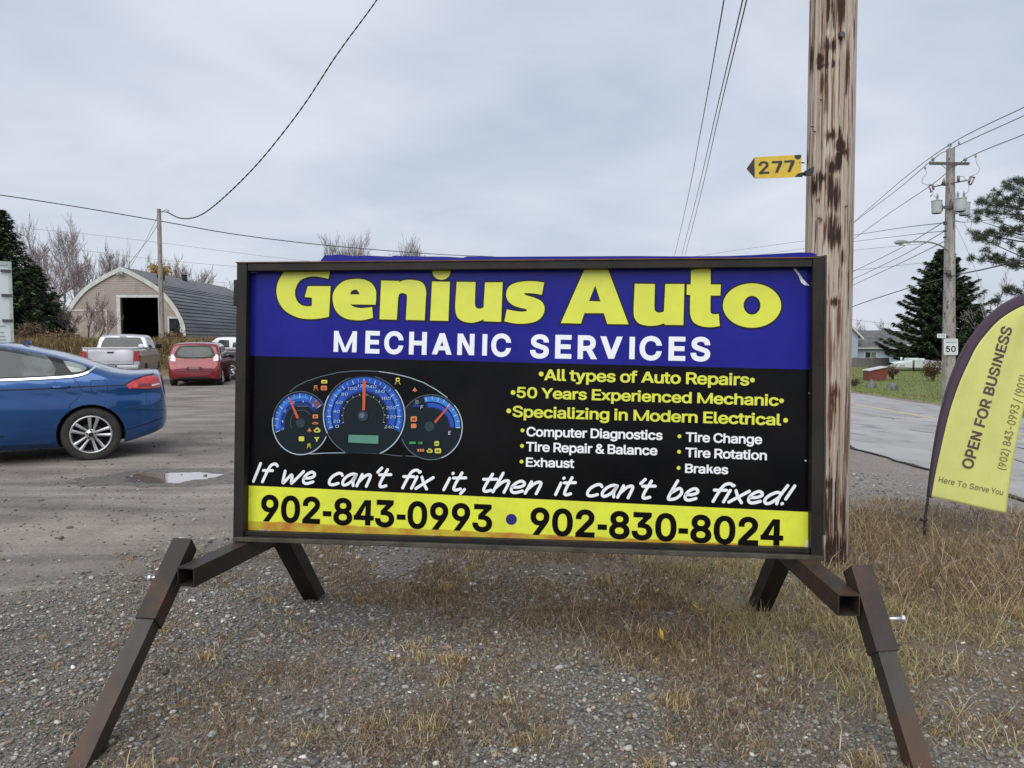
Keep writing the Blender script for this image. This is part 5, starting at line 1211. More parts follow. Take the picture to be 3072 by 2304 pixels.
bl = [B(2492, 138, 24, 20), B(2470, 178, 22, 22), B(2478, 195, 26, 10), B(2436, 175, 12, 38, .9), B(2530, 108, 10, 10), B(2505, 15, 16, 48, .85), B(2536, 20, 6, 55, .8), B(2550, 210, 7, 60, .75), B(2487, 300, 6, 80, .6), B(2476, 250, 9, 40, .7),
      B(2500, 405, 18, 22, .9), B(2530, 435, 22, 22), B(2545, 455, 18, 18, .95), B(2520, 480, 12, 25), B(2500, 500, 14, 22), B(2470, 535, 26, 20), B(2450, 560, 14, 28), B(2492, 560, 14, 40, .95), B(2512, 590, 14, 36, .85), B(2425, 485, 8, 28, .8),
      B(2502, 700, 12, 45, .9), B(2522, 705, 12, 38, .95), B(2484, 700, 6, 30, .7), B(2470, 660, 4, 14, .9), B(2532, 770, 6, 30, .85), B(2458, 600, 4, 12, .9),
      B(2506, 905, 18, 14, .9), B(2520, 960, 7, 80, .6), B(2500, 1060, 9, 60, .5), B(2510, 1180, 14, 30, .85), B(2505, 1220, 12, 60, .7), B(2540, 1330, 12, 60, .55),
      B(2488, 1455, 22, 26, .95), B(2486, 1540, 26, 90, 1.0), B(2500, 1650, 34, 60, 1.0), B(2530, 1560, 12, 80, .8), B(2525, 1650, 26, 50, .95), B(2505, 1680, 60, 30, .8)]
V, Fc, C = wood_pole_mesh(9.6, PR + .004, PR - .018, 220, 1500, 5, bl)
pole = thing('utility_pole', 'thick weathered wooden utility pole with dark tar stains right behind the sign', 'pole', (PX, PY, 0))
pole.rotation_euler = (0, R(-0.25), 0)
link('shaft', mesh_np('shaft', V, Fc, m_wood, smooth=True, colors=C), pole)
m_dkmetal = mat('dark_galvanised', (.09, .09, .095), .55, .5)
m_galv = mat('galvanised_steel', (.38, .40, .42), .5, .5, col2=(.28, .29, .31), scale=14)
# staple, bolt heads and the ground wire clip
b = MB(); a_, z_ = pa(2530, 108); b.tube([(math.cos(a_)*.15, math.sin(a_)*.15, z_), (math.cos(a_)*.178, math.sin(a_)*.178, z_)], .016, 8); b.build('bolt_head', m_dkmetal, pole)
for px, py in ((2470, 300), (2446, 380), (2452, 395), (2540, 620), (2462, 655)):
    b = MB(); a_, z_ = pa(px, py); b.tube([(math.cos(a_)*.15, math.sin(a_)*.15, z_), (math.cos(a_)*.166, math.sin(a_)*.166, z_)], .005, 6); b.build('nail', m_dkmetal, pole)

# ------------------------------------------------------------------ house number plate 277
NY = 4.80
n_o = at(2330, 500, NY)
nsign = thing('number_plate', 'yellow arrow plate reading 277 fixed to the wooden pole', 'sign', n_o)
nsign.rotation_euler = (0, 0, R(4))
def np_(px, py):
    p = at(px, py, NY); return (p.x - n_o.x, p.z - n_o.z)
m_ysign = mat('sign_yellow', (.70, .50, .045), .45, col2=(.62, .43, .05), scale=20)
m_dksign = mat('sign_dark', (.035, .032, .035), .55)
def fn_n(a, b_, w): return (a, -w, b_)
arrow = [(2237, 508), (2261, 474), (2262, 536)]
plate = [(2262, 473), (2405, 463), (2406.5, 530), (2263, 537)]
b = MB(); b.prism([np_(*p) for p in plate], 0, .003, fn_n); b.build('plate', m_ysign, nsign)
b = MB(); b.prism([np_(*p) for p in arrow], 0, .003, fn_n); b.build('arrow_tip', m_dksign, nsign)
pk = 4.8 / F
p0, p1 = np_(2275, 524), np_(2386, 516)
text_mesh('277', p0, p1, 37 * pk, fn_n, m_dksign, parent=nsign, w=.0045, name='number', space=1.1)
b = MB(); b.prism([np_(*p) for p in ((2384, 465), (2405, 463), (2405, 470), (2400, 476), (2393, 478), (2386, 474))], .0032, .0045, fn_n); b.build('worn_patch', m_dksign, nsign)
b = MB(); b.prism([np_(*p) for p in ((2385, 529), (2396, 519), (2408, 518), (2408, 531))], .0032, .0045, fn_n); b.build('worn_patch', m_dksign, nsign)
b = MB()
for (x0, y0, x1, y1, r_) in ((2400, 487, 2420, 485, .004), (2398, 525, 2440, 512, .011)):
    a1, a2 = np_(x0, y0), np_(x1, y1); b.bar((a1[0], -.004, a1[1]), (a2[0], .02, a2[1]), r_, r_ * 2)
q = [np_(*p) for p in ((2416, 512), (2440, 500), (2440, 516), (2434, 526), (2416, 528))]
b.prism(q, .0, .022, fn_n); b.build('bracket', m_dksign, nsign)

# ------------------------------------------------------------------ feather flag
FY = 5.55
m_flagy = mat('yellow_flag_cloth', (.66, .68, .22), .75, col2=(.60, .62, .20), scale=3, spec=.2)
m_flagp = mat('purple_flag_cloth', (.085, .060, .085), .8, spec=.2)
m_flagt = mat('flag_lettering', (.11, .07, .075), .8, spec=.2)
m_flagb = mat('flag_brown_lettering', (.20, .16, .09), .8, spec=.2)
f_o = on_z(2773, 1605, -.04); f_o.y = f_o.y
flag = thing('feather_flag', 'yellow feather banner with purple edge reading open for business by the road', 'flag', f_o)
fl = lambda px, py: Vector(at(px, py, FY)) - f_o
# inner edge (purple/yellow seam), outer edge (pole sleeve) and trailing edge by height parameter
outer = [(2779, 1490), (2785, 1440), (2793, 1380), (2806, 1300), (2822, 1225), (2843, 1150), (2868, 1085), (2897, 1030), (2930, 985), (2965, 945), (3010, 910), (3072, 882), (3140, 868), (3230, 870)]
inner = [(2794, 1491), (2803, 1440), (2815, 1380), (2833, 1300), (2852, 1225), (2880, 1145), (2905, 1090), (2930, 1040), (2962, 998), (2995, 963), (3035, 935), (3085, 912), (3145, 905), (3225, 912)]
trail = [(3023, 1542), (3030, 1490), (3041, 1420), (3057, 1330), (3075, 1240), (3098, 1150), (3125, 1080), (3150, 1030), (3175, 990), (3198, 965), (3215, 948), (3225, 936), (3230, 925), (3232, 918)]
def fold(s, t):   # gentle cloth folds, in metres away from the flag plane
    return .018 * math.sin(2.2 * s * 3.1 + t * 5) * s + .010 * math.sin(9 * s + 4 * t) * s + .03 * math.sin(3.1 * t) * s * .6
def interp(L_, t):
    t = t * (len(L_) - 1); i = min(int(t), len(L_) - 2); f = t - i
    p0, p1, p2, p3 = [Vector(L_[min(max(k, 0), len(L_)-1)]) for k in (i-1, i, i+1, i+2)]
    return .5*((2*p1)+(p2-p0)*f+(2*p0-5*p1+4*p2-p3)*f*f+(3*p1-p0-3*p2+p3)*f**3)
def strip(name, A_, B_, m, s0, s1, nt=60, ns=24):
    V, Fc = [], []
    for i in range(nt + 1):
        t = i / nt; a, b_ = interp(A_, t), interp(B_, t)
        for j in range(ns + 1):
            k = j / ns; p = a.lerp(b_, k); q = fl(p.x, p.y); s = s0 + (s1 - s0) * k
            q.y += fold(s, t) if s > 0 else 0
            V.append(q)
    for i in range(nt):
        for j in range(ns):
            k = i * (ns + 1) + j; Fc.append((k, k + 1, k + ns + 2, k + ns + 1))
    me = mesh_np(name, [tuple(v) for v in V], Fc, m, smooth=True)
    o = link(name, me, flag); md = o.modifiers.new('cloth thickness', 'SOLIDIFY'); md.thickness = .0012
    return o
strip('edge_sleeve', outer, inner, m_flagp, 0, .0, 60, 4)
strip('banner_cloth', inner, trail, m_flagy, 0, 1.0)
def flag_pt(px, py, w=.004):
    # find s,t for folds roughly: t from height along inner edge, s from horizontal position
    best = None
    for i in range(61):
        t = i / 60; a, b_ = interp(inner, t), interp(trail, t)
        ab = b_ - a; k = (Vector((px, py)) - a).dot(ab) / ab.length_squared; d = (a + ab * k - Vector((px, py))).length
        if best is None or d < best[0]: best = (d, t, k)
    q = fl(px, py); q.y += fold(max(0, min(1, best[2])), best[1]) - w; return q
def flag_text(s, p0, p1, cap, m, wt='bold', name='flag_lettering'):
    # p0->p1 baseline in photo pixels (y down); flip so text reads along the baseline
    p0v, p1v = (p0[0], -p0[1]), (p1[0], -p1[1])
    me_o = text_mesh(s, p0v, p1v, cap, lambda a, b_, w: (a, b_, 0), m, weight=wt, name=name, parent=flag)
    me = me_o.data; co = [v.co.copy() for v in me.vertices]
    for v, c_ in zip(me.vertices, co): v.co = flag_pt(c_.x, -c_.y)
    return me_o
flag_text('OPEN FOR BUSINESS', (2915, 1409), (3037, 985), 33, m_flagt)
flag_text('(902) 843-0993', (3021, 1412), (3067, 1218), 26, m_flagb, 'reg')
flag_text('/ (902)', (3071, 1210), (3093, 1130), 26, m_flagb, 'reg')
flag_text('Here To Serve You', (2815, 1446), (3011, 1487), 17, m_flagb, 'reg')
m_black_p = mat('black_pole_plastic', (.022, .020, .022), .5)
b = MB(); pts = [fl(x, y) for x, y in ((2773, 1612), (2774, 1585), (2775, 1555), (2780, 1525), (2784, 1492), (2789, 1440), (2798, 1375), (2812, 1295), (2829, 1222), (2850, 1148), (2876, 1084), (2903, 1033))]
b.tube(pts, [.011, .011, .011, .010, .009, .008, .007, .006, .005, .004, .004, .003], 8); b.build('pole', m_black_p, flag)
b = MB(); q = fl(2769, 1559); b.tube([q + Vector((-.018, 0, 0)), q + Vector((.03, 0, 0))], .013, 8); b.build('swivel_clip', m_black_p, flag)
b = MB(); a_, c_ = fl(2784, 1490), fl(2800, 1494); b.tube([a_, c_], .003, 6); b.build('tie_cord', m_black_p, flag)

# small litter and landmarks on the ground
m_litter = mat('white_litter', (.78, .78, .76), .7, col2=(.6, .6, .58), scale=20)
def crumple(name, lab, px, py, s, seed, m=None, cat='litter'):
    r_ = random.Random(seed); p = on_z(px, py, 0); p.z = height(p.x, p.y) + s * .28
    b = MB(); bmesh.ops.create_icosphere(b.bm, subdivisions=2, radius=s)
    for v in b.bm.verts: v.co = Vector((v.co.x * r_.uniform(.6, 1.4), v.co.y * r_.uniform(.6, 1.3), v.co.z * r_.uniform(.2, .7)))
    o = b.build(name, m or m_litter, None, loc=p); tag(o, lab, cat); return o
crumple('paper_scrap', 'crumpled white paper scrap lying under the middle of the sign', 1418, 1757, .022, 1)
crumple('paper_scrap', 'small twisted white scrap in the grass right of the crumpled paper', 1706, 1722, .014, 2)
m_peb = mat('white_stone', (.62, .61, .58), .8, col2=(.48,.46,.44), scale=30)
crumple('pale_stone', 'pale flat stone on the gravel beside the left front leg', 575, 1808, .020, 3, m_peb, 'stone')
crumple('pale_stone', 'pale stone on the dirt lot above the left sign leg', 374, 1667, .016, 4, m_peb, 'stone')
m_pinkst = mat('pink_stone', (.36, .20, .15), .85, col2=(.27, .16, .13), scale=30)
crumple('pink_stone', 'pinkish stone in the gravel below the middle of the sign', 1341, 1952, .022, 5, m_pinkst, 'stone')
crumple('pink_stone', 'reddish stone near the bottom edge left of the middle', 520, 2282, .020, 6, m_pinkst, 'stone')
crumple('pink_stone', 'small orange stone left of the straw tuft', 1058, 2045, .014, 7, m_pinkst, 'stone')
m_leafy = mat('yellow_leaf', (.55, .36, .05), .7)
for i, (px, py, s, lab) in enumerate(((1990, 1930, .03, 'small yellow leaved weed in the grass left of the right rear leg'), (1968, 1790, .02, 'tiny yellow leaves in the grass below the sign bottom rail'), (2095, 1842, .028, 'yellow orange leaves on the grass near the right rear leg'), (1555, 1705, .018, 'orange leaves just under the sign bottom rail'))):
    p = on_z(px, py, 0); p.z = height(p.x, p.y) + .03
    t = thing('yellow_leaf_weed', lab, 'weed', p); r_ = random.Random(i)
    for k in range(7):
        a = r_.uniform(0, 6.28); b = MB(); L_ = s * r_.uniform(.7, 1.4); d = Vector((math.cos(a), math.sin(a), r_.uniform(.1, .9))) * L_; n = Vector((-math.sin(a), math.cos(a), 0)) * L_ * .28
        o_ = Vector((0, 0, r_.uniform(-.01, .03))); b.face([o_, o_ + d * .5 + n, o_ + d, o_ + d * .5 - n]); b.build('leaf', m_leafy, t, fix=False)
    b = MB(); b.tube([(0, 0, -.04), (0, 0, .03)], .0015, 5); b.build('stem', m_leafy, t)
# ------------------------------------------------------------------ VEHICLES
def pchip(pts):
    xs = [p[0] for p in pts]; ys = [p[1] for p in pts]
    def f(x):
        if x <= xs[0]: return ys[0]
        if x >= xs[-1]: return ys[-1]
        i = max(k for k in range(len(xs)) if xs[k] <= x); i = min(i, len(xs) - 2)
        h = xs[i+1] - xs[i]; t = (x - xs[i]) / h; d = (ys[i+1] - ys[i]) / h
        dm = (ys[i] - ys[i-1]) / (xs[i] - xs[i-1]) if i else d
        dp = (ys[i+2] - ys[i+1]) / (xs[i+2] - xs[i+1]) if i + 2 < len(xs) else d
        m0 = 0 if d * dm <= 0 else 2*d*dm/(d+dm); m1 = 0 if d * dp <= 0 else 2*d*dp/(d+dp)
        if i == 0: m0 = d
        if i + 2 >= len(xs): m1 = d
        return ys[i]*(1+2*t)*(1-t)**2 + h*m0*t*(1-t)**2 + ys[i+1]*t*t*(3-2*t) + h*m1*t*t*(t-1)
    return f
class Body:
    def __init__(s, L, top, bot, width, hb, tum=.40, fl=.055, rr=.10, cw=.16, crown=.035, crease=None):
        s.L = L; s.top = pchip(top); s.bot = pchip(bot); s.wid = pchip(width); s.hb = hb; s.tum = tum; s.fl = fl; s.rr = rr; s.cw = cw; s.crown = crown; s.crease = crease
        s.stn = sorted(set([p[0] for p in top] + [p[0] for p in width]))
    def ys(s, x, z):
        w = s.wid(x); zt = s.top(x); zb = s.bot(x)
        def side(q):
            a = w * (1 - s.fl * ((min(q, s.hb) - .62) / .45) ** 2)
            if s.crease:
                c = s.crease; a += .012 * math.exp(-((q - c) / .035) ** 2) - .010 * math.exp(-((q - c + .07) / .05) ** 2)
            if q > s.hb: a -= s.tum * (q - s.hb) * min(1, (q - s.hb) / .06 * .5 + .5)
            if q < zb + .10: a -= .07 * ((zb + .10 - q) / .10) ** 2
            return a
        rr = min(s.rr, (zt - zb) * .4); zr = zt - rr; cw = min(s.cw, w * .35)
        y = side(min(z, zt))
        if z > zr:
            k = min(1, (z - zr) / rr); y -= cw * (1 - math.sqrt(max(0, 1 - k * k)))
        if z > zt:
            y *= math.sqrt(max(0.0, 1 - (z - zt) / s.crown))
        return max(0.0, y)
    def ring(s, x):
        zb, zt = s.bot(x), s.top(x); rr = min(s.rr, (zt - zb) * .4)
        zs = [zb + (zt - rr - zb) * k / 16 for k in range(17)] + [zt - rr + rr * math.sin(math.pi/2 * k / 6) for k in range(1, 7)]
        pts = [(0, zb), (s.ys(x, zb) * .6, zb)] + [(s.ys(x, z), z) for z in zs]
        pts += [(s.ys(x, zt + s.crown * (1 - q*q)), zt + s.crown * (1 - q*q)) for q in (.85, .6, .35, .12)]
        return pts + [(0, zt + s.crown)]
    def mesh(s, xs):
        b = MB(); rings = []
        for x in xs:
            P = s.ring(x); vs = []
            for k, (y, z) in enumerate(P): vs.append(b.bm.verts.new((x, y, z)))
            mir = [b.bm.verts.new((x, -y, z)) for (y, z) in P[1:-1]][::-1]
            rings.append(vs + mir)
        n = len(rings[0])
        for A, B_ in zip(rings, rings[1:]):
            for k in range(n): b.bm.faces.new((A[k], A[(k+1) % n], B_[(k+1) % n], B_[k]))
        b.bm.faces.new(rings[0][::-1]); b.bm.faces.new(rings[-1])
        bmesh.ops.recalc_face_normals(b.bm, faces=b.bm.faces)
        return b
    def xr(s, y, z, front=False):
        lo = 0.0; n = 300
        for k in range(n):
            x = (s.L * (1 - k / n)) if front else s.L * .5 * k / n
            if s.bot(x) <= z and abs(y) + 1e-5 <= s.ys(x, z):
                a_, b_ = x - s.L * .5 / n, x
                for _ in range(8):
                    m_ = (a_ + b_) / 2
                    if s.bot(m_) <= z and abs(y) + 1e-5 <= s.ys(m_, z): b_ = m_
                    else: a_ = m_
                return b_
        return 0.0 if not front else s.L
def build_body(body, parent, m_paint, m_dark, wheels, n=90, name='body', xs=None, cut_r=1.12, front_wheels=None):
    L = body.L
    xs = xs or sorted(set([L * (0.5 - 0.5 * math.cos(math.pi * k / n)) for k in range(n + 1)] + [L * k / 60 for k in range(61)]))
    b = body.mesh(xs); me = bpy.data.meshes.new(name); b.bm.to_mesh(me); b.bm.free()
    me.materials.append(m_paint); me.materials.append(m_dark)
    ob = link(name, me)
    if wheels:
        cb = MB()
        for (wx, r, w_) in wheels:
            for sd in (-1, 1):
                M = Matrix.Translation((wx, sd * (w_ * .5 + .62), r))
                q = MB(); q.lathe([(r * cut_r, -w_*.5 - .12), (r * cut_r, .6)], 40, 'Y', None)
                bmesh.ops.recalc_face_normals(q.bm, faces=q.bm.faces)
                for v in q.bm.verts: v.co = Vector((v.co.x + wx, sd * (v.co.y + .62 + w_ * .2), v.co.z + r))
                bmesh.ops.recalc_face_normals(q.bm, faces=q.bm.faces)
                tmp = bpy.data.meshes.new('t'); q.bm.to_mesh(tmp); q.bm.free(); cb.bm.from_mesh(tmp); bpy.data.meshes.remove(tmp)
        cme = bpy.data.meshes.new('cutter'); cb.bm.to_mesh(cme); cb.bm.free(); cut = link('cutter', cme)
        md = ob.modifiers.new('arch', 'BOOLEAN'); md.operation = 'DIFFERENCE'; md.solver = 'EXACT'; md.object = cut
        dg = bpy.context.evaluated_depsgraph_get(); dg.update()
        new = bpy.data.meshes.new_from_object(ob.evaluated_get(dg))
        ob.modifiers.clear(); ob.data = new; bpy.data.objects.remove(cut)
        if len(new.materials) < 2: new.materials.clear(); new.materials.append(m_paint); new.materials.append(m_dark)
        for p in new.polygons:
            c_ = p.center; p.material_index = 0
            for (wx, r, w_) in wheels:
                if math.hypot(c_.x - wx, c_.z - r) < r * cut_r + .004: p.material_index = 1
    ob.parent = parent; set_sharp(ob, 32); return ob
def mapped(body, poly, name, m, parent, eps=.004, mode='side', sides=(1, -1), cuts=4, thick=0.0):
    out = []
    for sd in sides:
        b = MB(); vs = [Vector((p[0], p[1], 0)) for p in poly]
        tris = tessellate_polygon([vs]); vv = [b.bm.verts.new(v) for v in vs]
        for t in tris:
            try: b.bm.faces.new([vv[i] for i in t])
            except ValueError: pass
        for _ in range(5):
            es = [e for e in b.bm.edges if e.calc_length() > .06]
            if not es: break
            bmesh.ops.subdivide_edges(b.bm, edges=es, cuts=1, use_grid_fill=False)
            bmesh.ops.triangulate(b.bm, faces=b.bm.faces)
        for v in b.bm.verts:
            if mode == 'side': x, z = v.co.x, min(v.co.y, body.top(v.co.x) - .035); v.co = Vector((x, sd * (body.ys(x, z) + eps), z))
            elif mode == 'rear': y, z = v.co.x * sd, v.co.y; v.co = Vector((body.xr(y, z) - eps, y, z))
        bmesh.ops.recalc_face_normals(b.bm, faces=b.bm.faces)
        nf = sum((f.normal.y * sd if mode == 'side' else -f.normal.x) for f in b.bm.faces)
        if nf < 0: bmesh.ops.reverse_faces(b.bm, faces=b.bm.faces)
        out.append(b.build(name, m, parent, fix=False, smooth=True))
    return out
def line_strip(body, pts, wid, name, m, parent, eps=.004, mode='side', sides=(1, -1)):
    P = [Vector(p) for p in cat(pts, 6)] if len(pts) > 2 else [Vector(pts[0]).lerp(Vector(pts[1]), k / 12) for k in range(13)]
    L_, R_ = [], []
    for k in range(len(P)):
        t = (P[min(len(P)-1, k+1)] - P[max(0, k-1)]).normalized(); nr = Vector((-t.y, t.x)); L_.append(P[k] + nr*wid/2); R_.append(P[k] - nr*wid/2)
    for sd in sides:
        b = MB()
        def f(p):
            return Vector((p.x, sd*(body.ys(p.x, p.y) + eps), p.y)) if mode == 'side' else Vector((body.xr(p.x * sd, p.y) - eps, p.x * sd, p.y))
        for k in range(len(P) - 1): b.face([f(L_[k]), f(L_[k+1]), f(R_[k+1]), f(R_[k])])
        b.build(name, m, parent, smooth=True)
m_tyre = mat('tyre_rubber', (.022, .021, .020), .85, col2=(.055, .050, .044), scale=9, lo=.45, hi=.75, bump=.002, bscale=80)
m_alloy = mat('alloy_rim', (.60, .61, .62), .30, .75, col2=(.45, .45, .45), scale=12)
m_inner = mat('wheel_dark', (.012, .012, .013), .7)
m_under = mat('underbody_black', (.012, .012, .012), .9)
m_glass = mat('dark_car_glass', (.018, .025, .027), .03, spec=.5, coat=.2, coat_rough=.01, col2=(.040, .052, .052), scale=2.2)
m_glass2 = mat('light_car_glass', (.16, .20, .18), .04, spec=.9, coat=.8, coat_rough=.01, col2=(.24, .28, .25), scale=3)
m_gloss = mat('gloss_black_trim', (.010, .010, .011), .3, coat=.1, spec=.3)
m_chrome = mat('chrome_trim', (.80, .81, .82), .14, .95)
m_gap_crease = mat('gap_and_crease_shade', (.006, .008, .014), .8)  # near-black for real panel joints and for painted crease shade
m_plate = mat('licence_plate', (.55, .57, .60), .5, col2=(.35, .37, .42), scale=40)
def wheel(parent, x, y, r, w_, style, n_sp=10, rr=.70, rim_m=None):
    """y>0 = left side; the outer face looks away from the car"""
    sd = 1 if y > 0 else -1; rm = rim_m or m_alloy
    b = MB(); R0 = r * rr
    prof = [(R0 - .012, -.5*w_ + .02), (R0 + .01, -.5*w_), (r*.92, -.5*w_ + .005), (r*.985, -.5*w_ + .03), (r, -.5*w_ + .06)]
    for k in range(1, 5):
        q = -.5*w_ + .06 + (w_ - .12) * k / 5; prof += [(r, q - .005), (r - .007, q - .003), (r - .007, q + .003), (r, q + .005)]
    prof += [(r, .5*w_ - .06), (r*.985, .5*w_ - .03), (r*.93, .5*w_ - .006), (r*.86, .5*w_ + .004), (R0 + .02, .5*w_ - .004), (R0, .5*w_ - .012)]
    b.lathe([(a, h * sd) for a, h in prof], 48, 'Y', caps=False)
    t = b.build('wheel', m_tyre, parent, loc=(x, y, r))
    b = MB(); b.lathe([(a, h * sd) for a, h in [(R0 + .002, .5*w_ - .010), (R0 - .004, .5*w_ + .002), (R0 - .016, .5*w_ - .002), (R0 - .022, .5*w_ - .03), (R0 - .03, .5*w_ - .10)]], 48, 'Y', caps=False)
    for k in range(n_sp):
        a = 2*math.pi*(k + .25)/n_sp; pair = (k % 2) * 2 - 1
        if style == 'multi': a -= pair * .10
        d = Vector((math.cos(a), 0, math.sin(a))); t_ = Vector((-math.sin(a), 0, math.cos(a)))
        a0 = a + (pair * .16 if style == 'multi' else 0)
        d0 = Vector((math.cos(a0), 0, math.sin(a0)))
        w0, w1 = (.012, .021) if style == 'multi' else (.05, .055)
        yo = Vector((0, sd, 0))
        p0, p1 = d0 * (R0 * .20) + yo * (.5*w_ - .035), d * (R0 - .012) + yo * (.5*w_ - .012)
        A = [p0 - t_*w0, p0 + t_*w0, p1 + t_*w1, p1 - t_*w1]
        mid0, mid1 = p0 + yo * .014, p1 + yo * .006
        b.face([A[0], mid0, mid1, A[3]]); b.face([mid0, A[1], A[2], mid1])
        bk = [q - yo * .05 for q in A]; b.face([A[0], A[3], bk[3], bk[0]]); b.face([A[1], A[2], bk[2], bk[1]])
    M = Matrix.Identity(4)
    b.lathe([(a_, h * sd) for a_, h in [(R0*.30, .5*w_ - .06), (R0*.30, .5*w_ - .030), (R0*.26, .5*w_ - .022), (R0*.14, .5*w_ - .022), (R0*.13, .5*w_ - .012), (.001, .5*w_ - .010)]], 24, 'Y')
    b.build('rim', rm, t, fix=True)
    b = MB(); b.lathe([(R0*.95, sd * (.5*w_ - .11)), (.001, sd * (.5*w_ - .11))], 32, 'Y'); b.lathe([(R0 * .6, sd * (.5*w_ - .09)), (R0*.55, sd * (.5*w_ - .085)), (.001, sd * (.5*w_ - .085))], 32, 'Y'); b.build('brake_disc', m_inner, t)
    if style == 'multi':
        for k in range(5):
            a = 2*math.pi*k/5 + .3; c_ = Vector((math.cos(a)*R0*.22, sd*(.5*w_ - .026), math.sin(a)*R0*.22))
            b = MB(); b.tube([c_, c_ + Vector((0, sd*.012, 0))], .011, 6); b.build('wheel_nut', m_inner, t)
        b = MB(); b.tube([(0, sd*(.5*w_ - .014), 0), (0, sd*(.5*w_ - .004), 0)], .028, 16); b.build('hub_cap', m_gloss, t)
    return t

# ---- blue sedan
def paint(name, c_, c2=None, r_=.28, fl_=.35, coat=1.0):
    return mat(name, c_, r_, fl_, col2=c2, scale=2.0, coat=coat, coat_rough=.05, spec=.5)
m_glass3 = mat('teal_car_glass', (.026, .036, .037), .03, spec=.45, coat=.15, coat_rough=.01, col2=(.075, .095, .092), scale=2.6, lo=.5, hi=.62)
m_bluep = paint('metallic_blue_paint', (.006, .066, .225), (.008, .075, .25), .26, .62)
al = R(25); h_ = Vector((-math.cos(al), -math.sin(al), 0)); lf = Vector((-h_.y, h_.x, 0))
wc = Vector(((267 - 1536) * 9.2 / F, 9.2, 0))
O_ = wc - h_ * .85 - lf * .90
sx = lambda x: x * .81 if x < 1.05 else x - .2
sxl = lambda L_: [(sx(x), z) for x, z in L_]
blue = thing('blue_sedan', 'blue sedan parked side-on at the left with its red tail light towards the sign', 'car', (O_.x, O_.y, height(O_.x, O_.y)), math.atan2(h_.y, h_.x))
q_ = lambda cx, cy: (.85 - (cx - 820) / 860., (1330 - cy) / 751.)
bs = Body(4.67, top=sxl([(0, .66), (.02, .80), (.05, .93), (.09, 1.05), (.13, 1.075), (.20, 1.08), (.47, 1.075), (.71, 1.098), (.95, 1.16), (1.2, 1.248), (1.55, 1.352), (2.04, 1.445), (2.45, 1.455), (2.85, 1.42), (3.2, 1.30), (3.6, 1.09), (3.9, 1.00), (4.4, .90), (4.7, .78), (4.87, .62)]),
          bot=sxl([(0, .44), (.06, .36), (.3, .28), (.62, .21), (.9, .18), (3.6, .18), (4.6, .22), (4.87, .35)]),
          width=sxl([(0, .58), (.03, .68), (.08, .76), (.16, .83), (.3, .875), (.5, .90), (.9, .925), (1.6, .926), (3.6, .92), (4.2, .86), (4.6, .74), (4.8, .6), (4.87, .5)]), hb=1.00, tum=.42, rr=.11, cw=.17, crown=.028, crease=.90)
build_body(bs, blue, m_bluep, m_under, [(.85, .333, .23), (3.70, .333, .23)])
mapped(bs, [q_(*p) for p in ((-700,565),(0,553),(330,545),(640,530),(730,520),(800,490),(865,452),(850,455),(800,435),(700,395),(600,358),(500,327),(400,298),(300,272),(150,256),(0,246),(-400,235),(-900,260),(-1300,420),(-1350,560))], 'window_surround', m_gloss, blue, .012)
mapped(bs, [q_(*p) for p in ((-690,548),(0,540),(505,528),(510,470),(470,400),(405,330),(300,302),(150,282),(0,270),(-300,262),(-640,270))], 'door_glass', m_glass3, blue, .018)
mapped(bs, [q_(*p) for p in ((-730,548),(-700,272),(-900,300),(-1180,420),(-1240,555))], 'door_glass', m_glass3, blue, .018)
mapped(bs, [q_(*p) for p in ((575,395),(640,404),(710,420),(785,455),(795,466),(770,488),(700,500),(655,500),(620,460))], 'quarter_glass', m_glass2, blue, .018)
line_strip(bs, [q_(*p) for p in ((-1300,572),(-700,566),(0,560),(330,552),(560,543),(690,533),(780,512),(838,480),(870,450))], .024, 'chrome_trim', m_chrome, blue, .019)
line_strip(bs, [q_(*p) for p in ((640,532),(700,585),(735,640),(742,690),(700,745),(645,790),(620,850))], .006, 'door_gap', m_gap_crease, blue, .003)
line_strip(bs, [q_(*p) for p in ((-60,560),(-62,900),(-50,1180))], .006, 'door_gap', m_gap_crease, blue, .003)
line_strip(bs, [q_(*p) for p in ((-900,655),(0,650),(300,648),(620,638),(900,632),(1215,628))], .013, 'belt_crease_shade', m_gap_crease, blue, .002)  # dark strip painted on as the shade of the belt fold
line_strip(bs, [q_(*p) for p in ((850,578),(955,577),(980,600),(985,660),(960,688),(860,686),(832,660),(830,605),(850,578))], .005, 'fuel_door', m_gap_crease, blue, .003)
for sd in (1, -1):
    b = MB(); x0, z0 = q_(640, 632); x1, z1 = q_(465, 634)
    b.tube([(x0, sd*(bs.ys(x0, z0) + .004), z0), ((x0*.85 + x1*.15), sd*(bs.ys(x0, z0) + .035), z0), ((x0*.2 + x1*.8), sd*(bs.ys(x0, z0) + .035), z1), (x1, sd*(bs.ys(x1, z1) + .004), z1)], [.010, .015, .015, .010], 8); b.build('door_handle', m_bluep, blue)
m_tail = mat('red_tail_light', (.40, .014, .018), .15, coat=.6, col2=(.55, .05, .045), scale=12, spec=.7)
m_taild = mat('dark_red_lens', (.16, .008, .012), .12, coat=1.0)
m_tailw = mat('clear_lens', (.62, .52, .50), .12, coat=1.0, col2=(.75, .68, .66), scale=10)
tl = [q_(*p) for p in ((1222,622),(1300,585),(1420,545),(1438,560),(1450,600),(1452,662),(1400,664),(1250,662))]
tl_side = [(max(.13, x), z) for x, z in tl]
mapped(bs, sxl([(.56, .942), (.46, .985), (.30, 1.035), (.17, 1.055), (.12, 1.03), (.09, .98), (.075, .90), (.10, .885), (.35, .885), (.52, .89)]), 'tail_light', m_tail, blue, .010)
line_strip(bs, sxl([(.565, .945), (.46, .995), (.30, 1.045), (.165, 1.066)]), .012, 'tail_light_rim', m_gloss, blue, .012)
